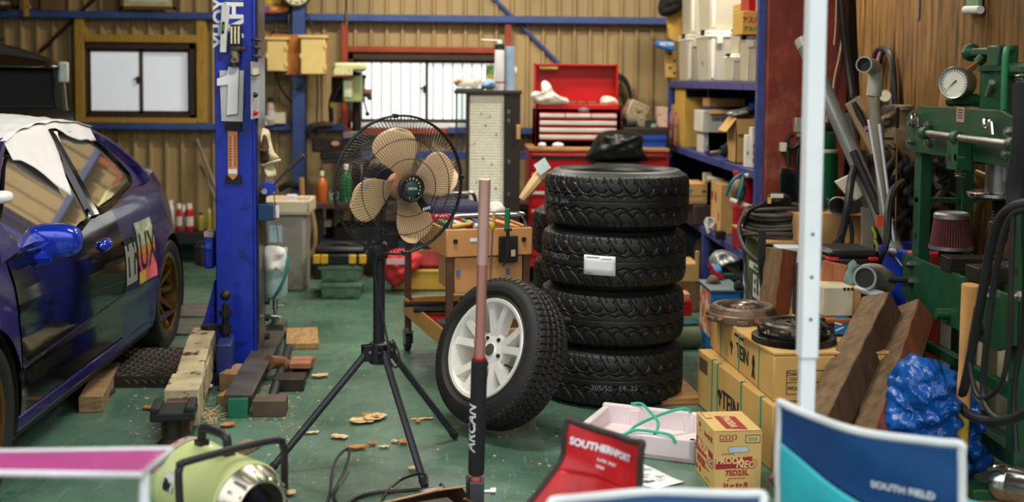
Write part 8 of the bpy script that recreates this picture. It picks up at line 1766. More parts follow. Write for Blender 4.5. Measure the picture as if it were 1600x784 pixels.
MB(T).lathe([(.108, .0785), (.086, .0785)], 64, cap=False).build('dark_ring', m_matt, t, solid=.002)
for k in range(18): a = 2*pi*k/18; MB(T).box((.055, 0, .071), (.042, .004, .003), 0, Matrix.Rotation(a, 4, 'Z')).build('spring_finger', m_grind, t)
for k in range(6): a = 2*pi*k/6; MB(T).box((.126, 0, .050), (.03, .045, .022), 0, Matrix.Rotation(a, 4, 'Z')).build('lug', m_fly, t, bevel=.006); MB(T).cyl((.135*cos(a+.5), .135*sin(a+.5), .04), (.135*cos(a+.5), .135*sin(a+.5), .055), .008, n=6).build('bolt', m_steel, t)
# ---- battery carton
a, b = FL(1115, 770), FL(1189, 768); dv = (b-a); bw_ = dv.length; dv.normalize(); sv = Vector((-dv.y, dv.x, 0)); bd, bh = .255, .222
PT = Matrix(((dv.x, sv.x, 0, a.x), (dv.y, sv.y, 0, a.y), (0, 0, 1, 0), (0, 0, 0, 1)))
t = thing('battery_carton', 'small tan carton with red printing in front of the long cartons', 'carton', (a.x+bw_/2, a.y+bd/2, 0)); m_bat = M('carton_battery', (206, 172, 104), .7, var=.04, vs=3); m_bred = M('print_darkred', (160, 38, 44), .7)
MB(PT).bb((0, 0, 0), (bw_, bd, bh)).build('body', m_bat, t, bevel=.003)
MB(PT).bb((.001, -.0006, bh-.0015), (bw_-.001, .0, bh+.0006)).build('lid_edge', M('edge_dark', (120, 88, 50), .8), t)
FT_ = PT @ Matrix(((1, 0, 0, 0), (0, 0, -1, -.0006), (0, 1, 0, 0), (0, 0, 0, 1)))
LT_ = PT @ Matrix(((0, 0, -1, -.0006), (-1, 0, 0, bd), (0, 1, 0, 0), (0, 0, 0, 1)))
TT_ = PT @ Matrix(((1, 0, 0, 0), (0, 1, 0, 0), (0, 0, 1, bh+.0008), (0, 0, 0, 1)))
def rect(T, x0, y0, x1, y1, m, nm): return MB(T).add([(x0, y0, .0004), (x1, y0, .0004), (x1, y1, .0004), (x0, y1, .0004)], [(0, 1, 2, 3)]).build(nm, m, t, smooth=False)
def wr(T, s, x, y, size, m, bold=.0008, sx=1, shear=0, nm='lettering', ext=.0003): return MB(T).text(s, size, Matrix.Translation((x, y, .0007)), bold=bold, sx=sx, shear=shear, ext=ext).build(nm, m, t)
m_bg = M('print_cream', (222, 196, 134), .7)
w_, h_ = bw_, bh
MB(FT_).prism([(.004, h_*.38), (w_*.80, h_*.405), (w_*.80, h_*.58), (.004, h_*.555)], .0005).build('red_panel', m_bred, t, smooth=False)
wr(FT_, 'PRODA', w_*.33, h_*.515, .031, m_bg, .0012, .98); wr(FT_, 'NEO', w_*.66, h_*.45, .036, m_bred, .004, .95, .25, 'letter_outline', .0002); wr(FT_, 'NEO', w_*.66, h_*.45, .036, m_bg, .0008, .95, .25, ext=.0005)
wr(FT_, '75D23L', w_*.48, h_*.315, .026, m_bred, .001); wr(FT_, '---- ---- ---- ----', w_*.48, h_*.235, .010, m_bred); wr(FT_, '--', w_*.30, h_*.205, .010, m_bred); wr(FT_, '24 or 8ヶ月', w_*.46, h_*.115, .020, m_bred, .0008, .9); wr(FT_, '- --- ---- --- - --- --', w_*.45, h_*.03, .008, m_bred); wr(FT_, '--- ---- ---- ----', w_*.28, h_*.63, .008, m_bred)
for k in range(3): x = w_*(.10+.13*k); rect(FT_, x, h_*.86, x+w_*.10, h_*.935, m_bred, 'care_symbol'); rect(FT_, x+.0035, h_*.87, x+w_*.10-.0035, h_*.925, m_bat, 'symbol_inner').location.y -= .0003
rect(FT_, w_*.10, h_*.83, w_*.40, h_*.845, m_bred, 'text_line')
rect(FT_, w_*.65, h_*.80, w_*.96, h_*.93, m_ink, 'barcode_frame'); rect(FT_, w_*.665, h_*.812, w_*.945, h_*.918, m_bg, 'barcode_ground').location.y -= .0003
mb = MB(FT_)
for k in range(16): x = w_*(.70+.0135*k); mb.add([(x, h_*.83, .0011), (x+w_*.005*(1+(k*7) % 3)*.5, h_*.83, .0011), (x+w_*.005*(1+(k*7) % 3)*.5, h_*.90, .0011), (x, h_*.90, .0011)], [(0, 1, 2, 3)])
mb.build('barcode', m_ink, t, smooth=False)
hole = [(w_*.5+.027*math.copysign(1, cos(a_))+.010*cos(a_)-.0, h_*.70+.0105*sin(a_)) for a_ in np.linspace(0, 2*pi, 25)[:-1]]
MB(FT_).prism(hole, .0006).build('hand_hole', M('hole_paleblue', (176, 196, 210), .6), t, smooth=False); MB(FT_).tube([(x, y, .0006) for x, y in hole], .0012, 4, closed=True).build('hole_edge', m_card2, t)
MB(LT_).prism([(.01, h_*.40), (bd*.93, h_*.42), (bd*.93, h_*.60), (.01, h_*.63)], .0005).build('red_panel', m_bred, t, smooth=False)
wr(LT_, 'PRODA', bd*.42, h_*.53, .044, m_bg, .0014, 1.0); wr(LT_, 'NEO', bd*.78, h_*.43, .042, m_bred, .004, .95, .25, 'letter_outline', .0002); wr(LT_, 'NEO', bd*.78, h_*.43, .042, m_bg, .0008, .95, .25, ext=.0005); wr(LT_, '75D23L', bd*.33, h_*.28, .036, m_bred, .0014); wr(LT_, '--- --- ---', bd*.68, h_*.27, .014, m_bred); wr(LT_, 'GS', bd*.22, h_*.86, .022, m_bred); wr(LT_, '--------', bd*.25, h_*.78, .012, m_bred); wr(LT_, '24 or 8ヶ月', bd*.68, h_*.80, .022, m_bred); rect(LT_, bd*.05, h_*.08, bd*.13, h_*.17, m_bred, 'care_symbol'); rect(LT_, bd*.22, h_*.08, bd*.30, h_*.17, m_bred, 'care_symbol'); wr(LT_, '----- ----- ---', bd*.66, h_*.10, .012, m_bred)
MB(TT_).prism([(w_*.28, bd*.10), (w_*.72, bd*.05), (w_*.72, bd*.70), (w_*.28, bd*.74)], .0005).build('red_panel', m_bred, t, smooth=False); MB(TT_).text('PRODA', .040, Matrix.Translation((w_*.48, bd*.42, .0012)) @ Matrix.Rotation(radians(-90), 4, 'Z'), bold=.001).build('lettering', m_bg, t); rect(TT_, w_*.06, bd*.62, w_*.20, bd*.95, m_ink, 'stamp_frame'); rect(TT_, w_*.07, bd*.64, w_*.19, bd*.93, m_bat, 'stamp_ground').location.z += .0004
# ---- white foam box, rope, sheet of paper
a, b = FL(985, 718), FL(1083, 726); c0 = FL(905, 700)
fa = FL(900, 702); fb = FL(1086, 726); dv = (fb-fa); fw = dv.length; dv.normalize(); sv = Vector((-dv.y, dv.x, 0)); WT_ = Matrix(((dv.x, sv.x, 0, fa.x), (dv.y, sv.y, 0, fa.y), (0, 0, 1, 0), (0, 0, 0, 1)))
t = thing('foam_box', 'open white foam box with green rope in front of the tyre stack', 'box', (fa.x+fw/2, fa.y+.15, 0)); m_foam = M('foam_pinkwhite', (226, 212, 214), .85, var=.03, bump=.08, bs=150); fd, fh = .36, .092
mb = MB(WT_)
for lo, hi in (((0, 0, 0), (fw, .03, fh)), ((0, fd-.03, 0), (fw, fd, fh+.012)), ((0, 0, 0), (.03, fd, fh)), ((fw-.03, 0, 0), (fw, fd, fh)), ((0, 0, 0), (fw, fd, .025))): mb.bb(lo, hi)
mb.build('box', m_foam, t, bevel=.006)
for q in (.30, .78): MB(WT_).bb((fw*q-.02, fd-.036, .02), (fw*q+.02, fd-.028, fh)).build('rib', m_foam, t, bevel=.004)
def fpt(x, y, z): return WT_ @ Vector((x*fw, y*fd, z))
one('green_rope', 'green rope looped across the white foam box', 'rope', MB().tube([fpt(.26, .95, fh+.02), fpt(.36, .9, fh+.03), fpt(.5, .6, fh+.03), fpt(.62, .35, fh+.02), fpt(.66, .1, fh+.008), fpt(.64, .02, fh-.01)], .006, 8, smooth=6).tube([fpt(.80, .95, fh+.0), fpt(.76, .9, fh+.03), fpt(.66, .75, fh+.03), fpt(.54, .45, fh+.02), fpt(.46, .1, fh+.01), fpt(.45, .0, fh-.02)], .006, 8, smooth=6).tube([fpt(.40, -.02, fh-.01), fpt(.5, .02, fh+.012), fpt(.66, .04, fh+.012), fpt(.80, .0, fh+.01), fpt(.84, -.02, fh-.015)], .006, 8, smooth=6), M('rope_green', (60, 176, 146), .6, var=.1, vs=200))
q = [FL(998, 745), FL(1008, 725), FL(1070, 755), FL(1026, 770), FL(985, 752)]; q = [FL(1003, 727), FL(1070, 754), FL(1027, 769), FL(975, 745)]
mb = MB().grid(10, 10, lambda a, b: (q[0]*(1-a)+q[1]*a)*(1-b)+(q[3]*(1-a)+q[2]*a)*b+Vector((0, 0, .003+.012*(a-.5)**2*2+.004*sin(5*a+3*b)))); t = thing('paper_sheet', 'white sheet of paper lying on the floor by the red chair', 'paper', (q[0]+q[2])/2); mb.build('sheet', m_paper, t, solid=.0008)
for (a_, b_, l_) in ((.25, .25, .06), (.62, .35, .07), (.35, .62, .09), (.42, .72, .05), (.65, .42, .04)): p_ = (q[0]*(1-a_)+q[1]*a_)*(1-b_)+(q[3]*(1-a_)+q[2]*a_)*b_; MB().box((p_.x, p_.y, .013), (l_*.5, .006, .0008)).build('print_mark', M('print_grey'), t)
# ================================================================ HYDRAULIC PRESS
Xp = 1.88
def X_(px, py): return PX(px, py, Xp)
Yf, Ynr = X_(1425, 300).y, X_(1583, 300).y        # far and near posts
pr_ = thing('hydraulic_press', 'dark green hydraulic workshop press with gauge standing along the plywood wall', 'press', (Xp+.1, (Yf+Ynr)/2, 0))
zt8 = X_(1424, 176).z; zb8 = X_(1424, 230).z
def sideplate(nm, pts, x, th, m=m_green):
 """plate in the Y-Z plane"""
 n = len(pts); MBx = MB(); MBx.add([(x, y, z) for y, z in pts]+[(x+th, y, z) for y, z in pts], [tuple(range(n)), tuple(range(n, 2*n))[::-1]]+[(i, n+i, n+(i+1) % n, (i+1) % n) for i in range(n)]); return MBx.build(nm, m, pr_, bevel=.002)
for y in (Yf, Ynr):
 for x in (Xp+.02, Xp+.20):
  l = MB().bb((x, y-.035, 0), (x+.05, y+.035, zb8+.06)).build('post', m_green, pr_, bevel=.003)
  for k in range(6): MB().cyl((x-.001, y, .16+.13*k), (x+.002, y, .16+.13*k), .014, n=14).build('pin_hole', m_matt, l)
 MB().bb((Xp-.12, y-.04, 0), (Xp+.42, y+.04, .05)).build('foot', m_green, pr_, bevel=.004)
MB().bb((Xp+.06, Ynr, .09), (Xp+.1, Yf, .15)).build('floor_tie', m_green, pr_, bevel=.003)
ztop8 = X_(1455, 166).z; e0, e1 = Yf+.06, Ynr-.07
pl = [(e0, zb8), (e0, zt8-.02), (e0-.03, zt8), (e0-.16, ztop8), (e1+.16, ztop8), (e1+.02, zt8), (e1, zt8-.03), (e1, zb8), (e1+.1, zb8-.015), (e0-.1, zb8-.015)]
for x in (Xp-.012, Xp+.27): sideplate('head_plate', pl, x, .014)
zb9, zc9 = X_(1415, 395).z, X_(1415, 456).z
bl_ = [(e0, zc9), (e0, zb9), (e1, zb9), (e1, zc9), (e1+.12, zc9-.045), (e0-.12, zc9-.045)]
for x in (Xp-.012, Xp+.27): sideplate('bed_plate', bl_, x, .014)
def bolt(py, px, r=.019, x=Xp-.012): c = PX(px, py, x); MB().cyl(c, c-Vector((.018, 0, 0)), r, n=6).cyl(c, c-Vector((.028, 0, 0)), r*.6, n=10).build('bolt', m_steel, pr_)
for px, py in ((1429, 193), (1427, 221), (1455, 196), (1455, 224), (1582, 206), (1578, 240), (1425, 413), (1425, 440), (1551, 463), (1596, 462)): bolt(py, px)
MB().tube([PX(1380, 437, Xp-.03), PX(1422, 437, Xp-.02)], .010, 8).build('side_pin', m_matt, pr_)
a, b = PX(1443, 208, Xp-.06), PX(1586, 227, Xp-.06)
MB().cyl(a, b, .015).build('guide_rod', m_steel, pr_)
for px, py in ((1446, 208), (1495, 215), (1583, 226)): c = PX(px, py, Xp-.06); MB().cyl(c+Vector((0, -.022, 0)), c+Vector((0, .022, 0)), .025).bb((c.x, c.y-.015, c.z-.012), (Xp-.01, c.y+.015, c.z+.012)).build('rod_bracket', m_green, pr_, bevel=.003)
c = PX(1495, 232, Xp-.05); k = MB().bb((Xp-.07, c.y-.05, c.z-.08), (Xp-.012, c.y+.05, c.z+.04)).build('ram_bracket', m_green, pr_, bevel=.004)
def spring(nm, a, b, r, n, parent):
 a, b = Vector(a), Vector(b); T = TM(a, b-a); L_ = (b-a).length; m_ = n*10
 return MB(T).tube([(r*cos(2*pi*i/10), r*sin(2*pi*i/10), L_*i/m_) for i in range(m_+1)], r*.2, 6).build(nm, m_steel, parent)
for px in (1492, 1501): c = PX(px, 246, Xp-.05); MB().cyl(c+Vector((-.02, 0, 0)), c+Vector((.01, 0, 0)), .014, n=6).build('nut', m_steel, pr_)
c = PX(1501, 252, Xp-.04); spring('return_spring', c, c-Vector((0, 0, .06)), .018, 6, pr_)
for px, py in ((1440, 187), (1556, 197)):
 c = PX(px, py, Xp-.014); MB().tube([c+Vector((-.004, .03, .01)), c+Vector((-.03, .02, .025)), c+Vector((-.035, 0, .0)), c+Vector((-.03, -.02, .02)), c+Vector((-.03, -.04, -.03))], .009, 8, smooth=4).build('hook', m_chrome, pr_)
c = PX(1501, 179, Xp-.014); k = MB().bb((c.x-.002, c.y-.035, c.z-.028), (c.x+.002, c.y+.035, c.z+.028)).build('name_plate', M('plate_pinkgrey', (166, 142, 124), .4, .3), pr_); mb = MB()
for q in (.018, .008, -.002, -.012): mb.bb((c.x-.003, c.y-.026, c.z+q-.002), (c.x-.002, c.y+.02, c.z+q+.002))
mb.build('plate_print', m_ink, k)
# cylinder, pump head, gauge
cx, cy = Xp+.14, (Yf+Ynr)/2-.06
def CZ(py): return P(1545, py, cy).z
MB(TM((cx, cy, 0))).lathe([(.085, ztop8-.02), (.085, CZ(112)), (.098, CZ(111)), (.098, CZ(103)), (.001, CZ(103))], 36, cap=False).build('cylinder', m_green, pr_)
MB().bb((cx-.05, cy-.05, CZ(104)), (cx+.03, cy+.05, CZ(71))).build('pump_block', m_green, pr_, bevel=.006)
ya = P(1487, 78, cx*0+4.95).y
c0, c1 = Vector((cx-.01, cy, CZ(79))), Vector((cx-.01, cy+.30, CZ(79)))
MB().bb((cx-.035, cy, CZ(86)), (cx+.015, cy+.24, CZ(73))).build('valve_arm', m_green, pr_, bevel=.008)
MB(TM(c1, (0, -1, 0))).lathe([(.001, -.01), (.025, -.01), (.036, .0), (.036, .025), (.026, .035), (.012, .05), (.012, .08)], 8, cap=False).build('valve_knob', m_green, pr_)
g0 = Vector((cx-.13, cy+.13, CZ(130))); gn = Vector((-.78, -.62, .02))
MB().cyl((cx-.01, cy+.15, CZ(84)), (cx-.04, cy+.15, CZ(98)), .02).build('gauge_stem', m_green, pr_); MB().cyl((cx-.04, cy+.15, CZ(98)), (cx-.08, cy+.15, CZ(110)), .014, n=6).build('brass_nut', M('brass'), pr_)
gd = MB(TM(g0-gn.normalized()*.05, gn)).lathe([(.001, 0), (.058, 0), (.060, .06), (.063, .068), (.060, .074), (.055, .072), (.054, .066)], 40, cap=False).build('gauge', m_alu, pr_)
MB(TM(g0-gn.normalized()*.05, gn)).lathe([(.055, .066), (.001, .066)], 40, cap=False).build('dial', M('dial_white', (214, 212, 200), .5), gd)
mb = MB(TM(g0-gn.normalized()*.05, gn, Vector((0, 0, 1)).cross(gn)))
for q in range(21): a_ = radians(225-13.5*q); mb.box((0, 0, 0), (.008, .0016, .001), 0, Matrix.Translation((.046*cos(a_), .046*sin(a_), .0672)) @ Matrix.Rotation(a_, 4, 'Z'))
mb.build('tick', m_ink, gd); MB(TM(g0-gn.normalized()*.05, gn, Vector((0, 0, 1)).cross(gn))).prism([(-.030, -.028), (.012, .008), (.008, .012)], .001, None, 0, .068).build('needle', m_ink, gd)
MB().tube([(cx-.13, cy+.20, CZ(157)), (cx-.06, cy+.12, CZ(157)), (cx, cy, CZ(160))], .026, 10).build('valve_body', m_green, pr_)
MB().tube([(cx-.07, cy-.02, CZ(150)), (cx-.09, cy-.10, CZ(128))], .012, 8).build('release_lever', M('lever_steel', (110, 120, 104), .5), pr_)
MB().tube([(cx, cy-.05, CZ(76)), (cx-.05, cy-.14, CZ(76)), (cx-.07, cy-.16, CZ(90)), (cx-.07, cy-.16, ztop8)], .012, 10, smooth=4).build('oil_hose', M('hose_green', (40, 120, 76), .45), pr_)
MB().tube([(cx, cy-.05, CZ(110)), (cx-.02, cy-.5, CZ(112))], .03, 10).build('pump_lever_socket', m_green, pr_)
c = P(1597, 116, 4.3); spring('side_spring', c, c-Vector((0, 0, .16)), .022, 14, pr_); MB().tube([c, c+Vector((0, 0, .02)), c+Vector((.03, 0, .03))], .005, 6).build('spring_hook', m_steel, pr_)
# ram, hand wheel and screw
zr1, zr2, zr3, zr4 = CZ(262), CZ(306), CZ(350), CZ(382)
MB().cyl((cx, cy, zr2), (cx, cy, ztop8-.05), .056, n=32).build('ram', m_steel, pr_); MB().cyl((cx, cy, zb8-.03), (cx, cy, zb8+.06), .115, n=32).build('cylinder_boss', m_green, pr_)
MB(TM((cx, cy, zr2))).lathe([(.05, -.01), (.108, -.008), (.122, .0), (.122, .012), (.108, .018), (.05, .014)], 48, cap=False).build('hand_wheel', m_chrome, pr_)
MB().cyl((cx-.02, cy+.17, CZ(274)), (cx, cy-.20, CZ(290)), .010).build('cross_bar', M('bar_brass', (150, 136, 92), .4, .6), pr_)
mb = MB(TM((cx, cy, zr3)));  mb.lathe([p for k in range(9) for p in ((.026, .005+k*.0115), (.031, .011+k*.0115))], 24); mb.build('screw', m_dark, pr_); MB(TM((cx, cy, zr4))).lathe([(.020, 0), (.033, .02), (.033, .045), (.040, .05), (.040, .085), (.03, .09)], 24).build('screw_tip', M('tip_brown', (64, 48, 40), .5, .4), pr_)
for px, py, m in ((1462, 490, m_green), (1512, 512, m_matt)): c = PX(px, py, Xp-.06); MB().cyl(c, (Xp+.3, c.y-.05, c.z), .022).build('bed_pin', m, pr_)
MB().bb((Xp+.06, Ynr, zb9-.4), (Xp+.10, Yf, zb9-.36)).build('rear_tie', m_green, pr_); MB().bb((Xp+.02, Yf-.02, CZ(338)), (Xp+.3, Yf+.02, CZ(330))).build('cross_tie', m_green, pr_)
# things on the press bed
for k, (y0, y1) in enumerate(((-.20, -.08), (.06, .16))): one('v_block', ('near', 'far')[k]+' dark steel block lying across the press bed', 'steel block', MB().bb((Xp-.02, cy+y0, zb9), (Xp+.29, cy+y1, zb9+.055)), m_dark, 'steel blocks on the press', bevel=.004)
one('steel_collar', 'shiny steel collar on the dark block on the press bed', 'collar', MB(TM((Xp+.10, cy-.14, zb9+.056))).lathe([(.03, 0), (.05, .0), (.052, .012), (.03, .012)], 32), m_steel)
yk_ = Yf-.22; kz = zb9+.056; kx = P(1485, 397, yk_).x; kr = 33*S(yk_); kh = P(1485, 336, yk_).z-kz
t = thing('air_filter', 'dark red cone air filter with metal cap standing on the press bed', 'air filter', (kx, yk_, zb9+.002)); T = TM((kx, yk_, kz))
nf = 96; vs = []; fs = []
for k in range(nf):
 a_ = 2*pi*k/nf; q = 1.0 if k % 2 else .91
 vs += [(kr*q*cos(a_), kr*q*sin(a_), .012), (kr*.80*q*cos(a_), kr*.80*q*sin(a_), kh)]
MB(T).add(vs, [(2*k, 2*((k+1) % nf), 2*((k+1) % nf)+1, 2*k+1) for k in range(nf)]).build('pleats', M('filter_maroon', (96, 44, 46), .85, var=.15), t, smooth=False)
MB(T).lathe([(kr*.4, .0), (kr*1.03, .0), (kr*1.03, .014), (kr*.9, .014)], 48, cap=False).build('base_ring', m_alu, t); MB(T).lathe([(kr*.84, kh-.012), (kr*.84, kh+.004), (kr*.74, kh+.012), (kr*.5, kh+.006), (.001, kh+.002)], 48, cap=False).build('top_cap', m_alu, t); MB(T).cyl((0, 0, -.054), (0, 0, .0), kr*.55, n=32).build('rubber_neck', m_matt, t)
# black cables hung over the near post
t = thing('press_cables', 'loops of thick black cable hanging on the near post of the press', 'cable', PX(1590, 320, Xp-.1))
for pts, r in (([(1640, 316), (1600, 318), (1575, 328), (1558, 350), (1545, 400), (1533, 470), (1520, 540), (1508, 600), (1502, 625), (1510, 645), (1540, 657), (1580, 655), (1610, 640)], .016), ([(1640, 326), (1604, 326), (1582, 336), (1568, 370), (1552, 450), (1542, 530), (1536, 610), (1548, 645), (1575, 658), (1610, 646)], .011), ([(1584, 330), (1580, 420), (1578, 520), (1564, 600), (1530, 620), (1515, 560), (1526, 480)], .009)): MB().tube([PX(x, y, Xp-.14-.004*(i % 2)) for i, (x, y) in enumerate(pts)], r, 10, smooth=6).build('cable', m_hose, t)
MB().tube([PX(1600, 130, Xp-.12), PX(1598, 220, Xp-.12), PX(1588, 290, Xp-.12), PX(1590, 330, Xp-.12)], .035, 8, smooth=4).build('dark_sleeve', m_matt, t); MB().tube([PX(1600, 320, Xp-.14), PX(1600, 500, Xp-.05), PX(1584, 610, Xp-.05), PX(1588, 705, Xp-.05)], .01, 8, smooth=4).build('lead', m_hose, t)
# boards behind the press, tools on the plywood
m_board = M('cream_board', (214, 204, 168), .75, var=.12, vs=3)
for y0, y1, h, x_, lb in ((3.95, 4.85, .74, 2.24, 'near cream board standing behind the press'), (4.9, 5.6, .66, 2.26, 'far cream board standing behind the press')): one('cream_board', lb, 'board', MB().bb((x_, y0, 0), (x_+.02, y1, h)), m_board, 'cream boards', bevel=.003)
one('dark_case', 'dark case with white mark under the far end of the press', 'case', MB().bb((Xp-.06, Yf-.14, .0), (Xp+.0, Yf-.06, .46)).bb((Xp-.062, Yf-.13, .30), (Xp-.06, Yf-.07, .36), 1), [m_matt, m_offwhite], bevel=.003)
XW = XR-.004
c = PX(1435, 14, XW); one('steel_ruler', 'steel ruler hanging on the plywood wall', 'ruler', MB().bb((XW-.004, c.y-.02, PX(1435, 30, XW).z), (XW, c.y+.02, c.z+.4)), m_steel, bevel=.001)
c = PX(1528, 14, XW); one('green_cloth', 'pale green cloth with a white rolled hem hanging at the top of the plywood', 'cloth', MB().bb((XW-.03, c.y-.07, PX(1528, 14, XW).z), (XW-.01, c.y+.07, c.z+.35)).cyl((XW-.025, c.y-.09, PX(1528, 17, XW).z), (XW-.025, c.y+.09, PX(1528, 14, XW).z), .02, n=10, mi=1), [M('cloth_palegreen', (120, 150, 110), .8), m_white])
# ---- blue tarp, axe handle, muffler
m_tarp = M('tarp_blue', (6, 74, 148), .3, var=.2, vs=11, bump=.5, bs=26)
from mathutils import noise
def crumple(mb, amp, sc):
 c = sum((Vector(v) for v in mb.v), Vector())/len(mb.v)
 mb.v = [tuple(Vector(v)+(Vector(v)-c).normalized()*sum(amp/2**o*(1-3*abs(noise.noise(Vector(v)*sc*2**o))) for o in range(4))) for v in mb.v]; return mb
mb = MB(); blob(mb, [(1374, 656), (1388, 628), (1398, 600), (1414, 572), (1432, 560), (1456, 566), (1482, 578), (1494, 600), (1492, 640), (1496, 690), (1470, 730), (1400, 740), (1380, 700)], 4.25, .16, 0, .03, 40, 12); crumple(mb, .011, 15)
one('blue_tarp', 'bundled shiny blue tarpaulin lying between the beams and the press', 'tarp', mb, m_tarp, ang=50)
mb = MB(); blob(mb, [(1500, 600), (1516, 610), (1530, 650), (1522, 690), (1548, 716), (1520, 738), (1490, 742), (1492, 660)], 4.36, .08, 0, .02, 30, 10); crumple(mb, .010, 15); one('blue_tarp', 'smaller blue tarpaulin tail spread on the floor at the press foot', 'tarp', mb, m_tarp, ang=50)
a = FL(1494, 770); b = P(1517, 445, 4.10)
t = thing('axe_handle', 'pale wooden tool handle with yellow lower half leaning in front of the press', 'handle', a)
q = [a+(b-a)*f for f in (.0, .12, .25, .40)]; MB().tube(q, [.026, .024, .028, .026], 14, smooth=5).build('yellow_grip', M('handle_yellow', (206, 166, 44), .5, var=.12, col2=(150, 90, 40), c2s=20, c2t=(.6, .68)), t); MB().tube([a+(b-a)*f for f in (.40, .6, .85, 1.0)], [.026, .022, .028, .031], 14, smooth=5).build('wood_shaft', M('handle_wood', (196, 142, 86), .55, var=.15, vs=8), t)
a, b = FL(1572, 752, .075), FL(1640, 768, .075); one('muffler', 'shiny steel muffler can lying on the floor at the right edge', 'muffler', MB().lathe([(.05, 0), (.062, .004), (.066, .02), (.066, .05), (.064, .055), (.066, .06), (.066, .40)], 36, TM(a+Vector((-.03, .02, 0)), b-a)), m_chrome)
one('floor_plank', 'brown plank on the floor under the steel muffler can', 'plank', MB().bb((1.72, 3.95, 0), (2.4, 4.24, .012)), m_woodx, bevel=.003)
# ================================================================ CANOPY POLE AND CAMP CHAIRS IN THE FOREGROUND
m_pole = M('pole_white_enamel', (226, 230, 232), .35, var=.03)
Yp = 2.92; a = P(1268, 20, Yp); x0 = P(1265, 400, Yp).x; zj = P(1264, 558, Yp).z
t = thing('canopy_pole', 'tall white square canopy pole in the foreground', 'pole', (x0, Yp, 0)); w = 14.5*S(Yp)
MB().bb((x0-w, Yp-w, zj), (x0+w, Yp+w, 2.6)).build('outer_tube', m_pole, t, bevel=.004); MB().bb((x0-w*.78, Yp-w*.78, .02), (x0+w*.78, Yp+w*.78, zj)).build('inner_tube', m_pole, t, bevel=.003); MB().bb((x0-.06, Yp-.06, 0), (x0+.06, Yp+.06, .012)).build('foot_plate', m_pole, t)
for py in (366, 433, 499): c = P(1266, py, Yp-w); MB().cyl((x0, Yp-w-.0008, c.z), (x0, Yp-w+.002, c.z), .0042, n=12).build('pin_hole', m_matt, t)
def camp_chair(name, label, TL, TR, zs, face, m1, m2, mp, txt=None, split=.5, taper=.04, sag=.03, lean=.05, flare=0):
 """folding camp chair: padded back between two posts, seat, four legs"""
 TL, TR = Vector(TL), Vector(TR); d = (TR-TL); d.z = 0; w = d.length; d.normalize(); n = Vector((d.y, -d.x, 0))*face; c = (TL+TR)/2
 t = thing(name, label, 'chair', (c.x, c.y, 0)); ht = max(TL.z, TR.z)
 def back(u, v, off=0):
  top = TL.lerp(TR, u); z = zs+(top.z-sag*sin(pi*u)*v-zs)*v; k = 1-taper*(1-v)
  p = Vector((c.x+(top.x-c.x)*k, c.y+(top.y-c.y)*k, 0))
  return Vector((p.x, p.y, z))+n*(lean*(1-v)+flare*max(0, .62-v)**1.5*(1-u)-.035*sin(pi*u)+off+.006*sin(9*u+4*v)*sin(7*v-3*u))
 sp = split if callable(split) else (lambda a: split)
 MB().grid(24, 14, lambda a, b: back(a, sp(a)+(1-sp(a))*b)).build('backrest', m1, t, solid=.006, ang=80)
 MB().grid(24, 14, lambda a, b: back(a, sp(a)*b)).build('lower_back', m2, t, solid=.006, ang=80)
 rim = [back(u, 1) for u in np.linspace(0, 1, 12)]+[back(1, v) for v in np.linspace(.94, 0, 10)]
 MB().tube([back(0, v) for v in np.linspace(0, .94, 10)]+rim, .009, 8, smooth=3).build('piping', mp, t)
 MB().grid(14, 12, lambda a, b: c+d*((a-.5)*w)+n*(.14+.40*b)+Vector((0, 0, zs-c.z+.01-.05*sin(pi*a)*sin(pi*b)))).build('seat', m2, t, solid=.006, ang=80)
 lo_ = .03 if face < 0 else -.03
 for su in (-1, 1):
  e = c+d*(su*(w*.5-.05)); e.z = 0
  for (q0, z0_, q1, z1_) in ((lo_, ht-.06, .20 if face < 0 else -.04, .0), (.54, zs, .10, .0), (.12, zs-.01, .56, .0)): MB().cyl(e+n*q1+d*(su*.02)+Vector((0, 0, z1_)), e+n*q0+d*(su*.014)+Vector((0, 0, z0_)), .009, n=10).build('leg', m_pole, t)
 if txt:
  for s, size, u, v, bold, m in txt:
   mb = MB().text(s, size, Matrix(), bold=bold, ext=0); q = MB(); sg = 1 if face > 0 else 1
   q.add([back(u+p[0]/w, v+p[1]/(ht-zs), .008*1 if face > 0 else -.008) for p in mb.v], mb.f); q.build('lettering', m, t)
 return t
m_b1 = M('chair_blue_nylon', (8, 60, 112), .5, var=.12, vs=5, bump=.3, bs=12); m_b2 = M('chair_aqua_nylon', (46, 172, 182), .5, var=.14, vs=6, bump=.3, bs=12); m_pipe = M('piping_grey_white', (202, 206, 206), .6)
m_rn = M('chair_red_nylon', (176, 24, 30), .45, var=.16, vs=7, bump=.4, bs=14)
TL, TR = P(1219, 628, 2.72), P(1502, 694, 2.42)
camp_chair('camp_chair', 'blue and aqua camp chair with pale piping in the right foreground', TL, TR, .40, -1, m_b1, m_b2, m_pipe, [('SOUTH FIELD', .022, .73, .63, .0005, m_paper)], lambda a: .72-.5*a, -.06, .012, .02)
TL, TR = P(862, 784, 2.34), P(1192, 773, 2.36)
camp_chair('camp_chair', 'second blue camp chair, only its pale top edge in the picture', TL, TR, .36, 1, m_b1, m_b2, m_pipe, None, .4, .03, .0, .1)
TL, TR = P(886, 656, 3.12), P(1003, 692, 2.90)
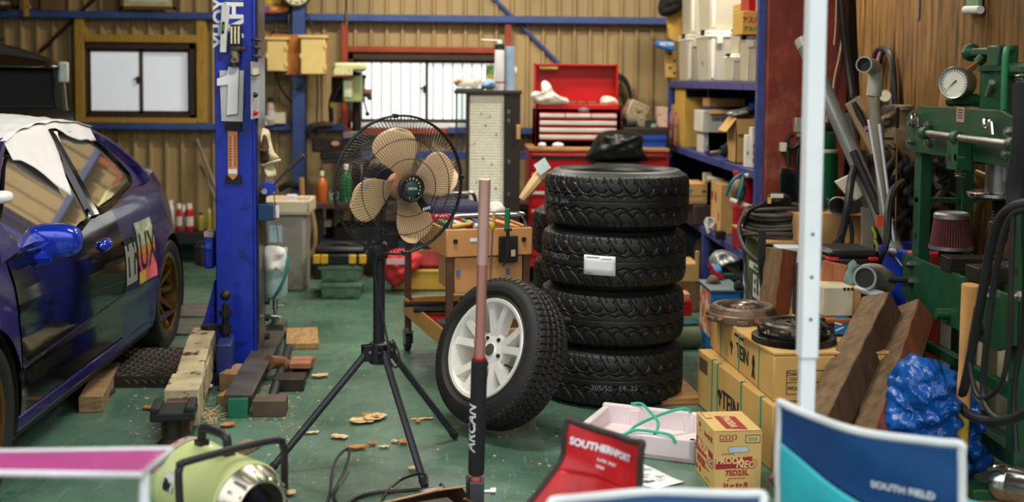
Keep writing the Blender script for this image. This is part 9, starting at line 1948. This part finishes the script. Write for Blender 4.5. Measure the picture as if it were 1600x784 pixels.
camp_chair('camp_chair', 'small red camp chair with dark piping and white writing', TL, TR, .34, 1, m_rn, m_rn, M('piping_dark', (46, 36, 32), .7), [('SOUTHERNPORT', .027, .46, .80, .0012, m_paper), ('SUPER  SPORT', .011, .50, .66, .0003, m_paper), ('WEAR', .010, .42, .58, .0003, m_paper)], .45, -.02, .016, .03, .28)
# pink chair: seen as its far armrest
t = thing('camp_chair', 'pink camp chair at the left edge, its armrest strip with white piping', 'chair', (-.92, 2.05, 0)); m_pk = M('chair_pink_nylon', (150, 50, 112), .55, var=.08)
c = [P(-60, 707, 2.42), P(268, 702, 2.42), P(222, 742, 2.27), P(-60, 738, 2.27)]; za = sum(p.z for p in c)/4
mb = MB().grid(14, 8, lambda a, b: (c[0]*(1-a)+c[1]*a)*(1-b)+(c[3]*(1-a)+c[2]*a)*b+Vector((0, 0, -.012*sin(pi*b)))); mb.build('armrest', m_pk, t, solid=.006); MB().tube([c[0], c[1], c[2], c[3]], .0065, 8).build('piping', m_pipe, t)
near = [Vector((p.x, p.y-.52, p.z)) for p in c]; MB().grid(10, 6, lambda a, b: (near[0]*(1-a)+near[1]*a)*(1-b)+(near[3]*(1-a)+near[2]*a)*b).build('near_armrest', m_pk, t, solid=.006)
xs_, xe = c[0].x+.02, c[2].x
MB().grid(12, 12, lambda a, b: Vector((xs_+(xe-xs_)*a, 1.84+.42*b, .38-.05*sin(pi*a)*sin(pi*b)))).build('seat', m_pk, t, solid=.006)
MB().grid(12, 12, lambda a, b: Vector((xs_-.10*b-.03*sin(pi*a), 1.84+.42*a, .38+.46*b))).build('backrest', m_pk, t, solid=.006)
for y in (1.80, 2.29):
 for (xa_, xb_) in ((xe+.0, xe-.02), (xs_-.08, xs_+.05)): MB().cyl((xb_, y, 0), (xa_, y, za-.008), .010, n=10).build('leg', m_pole, t)
 MB().cyl((xs_, y, .10), (xe, y, .38), .009, n=10).build('brace', m_pole, t)
one('white_prop', 'white rounded prop at the left window edge of the blue hatchback', 'knob', superell(tuple(PX(4, 308, -1.60)), .03, .05, .022, .8, .8, 10), m_white)
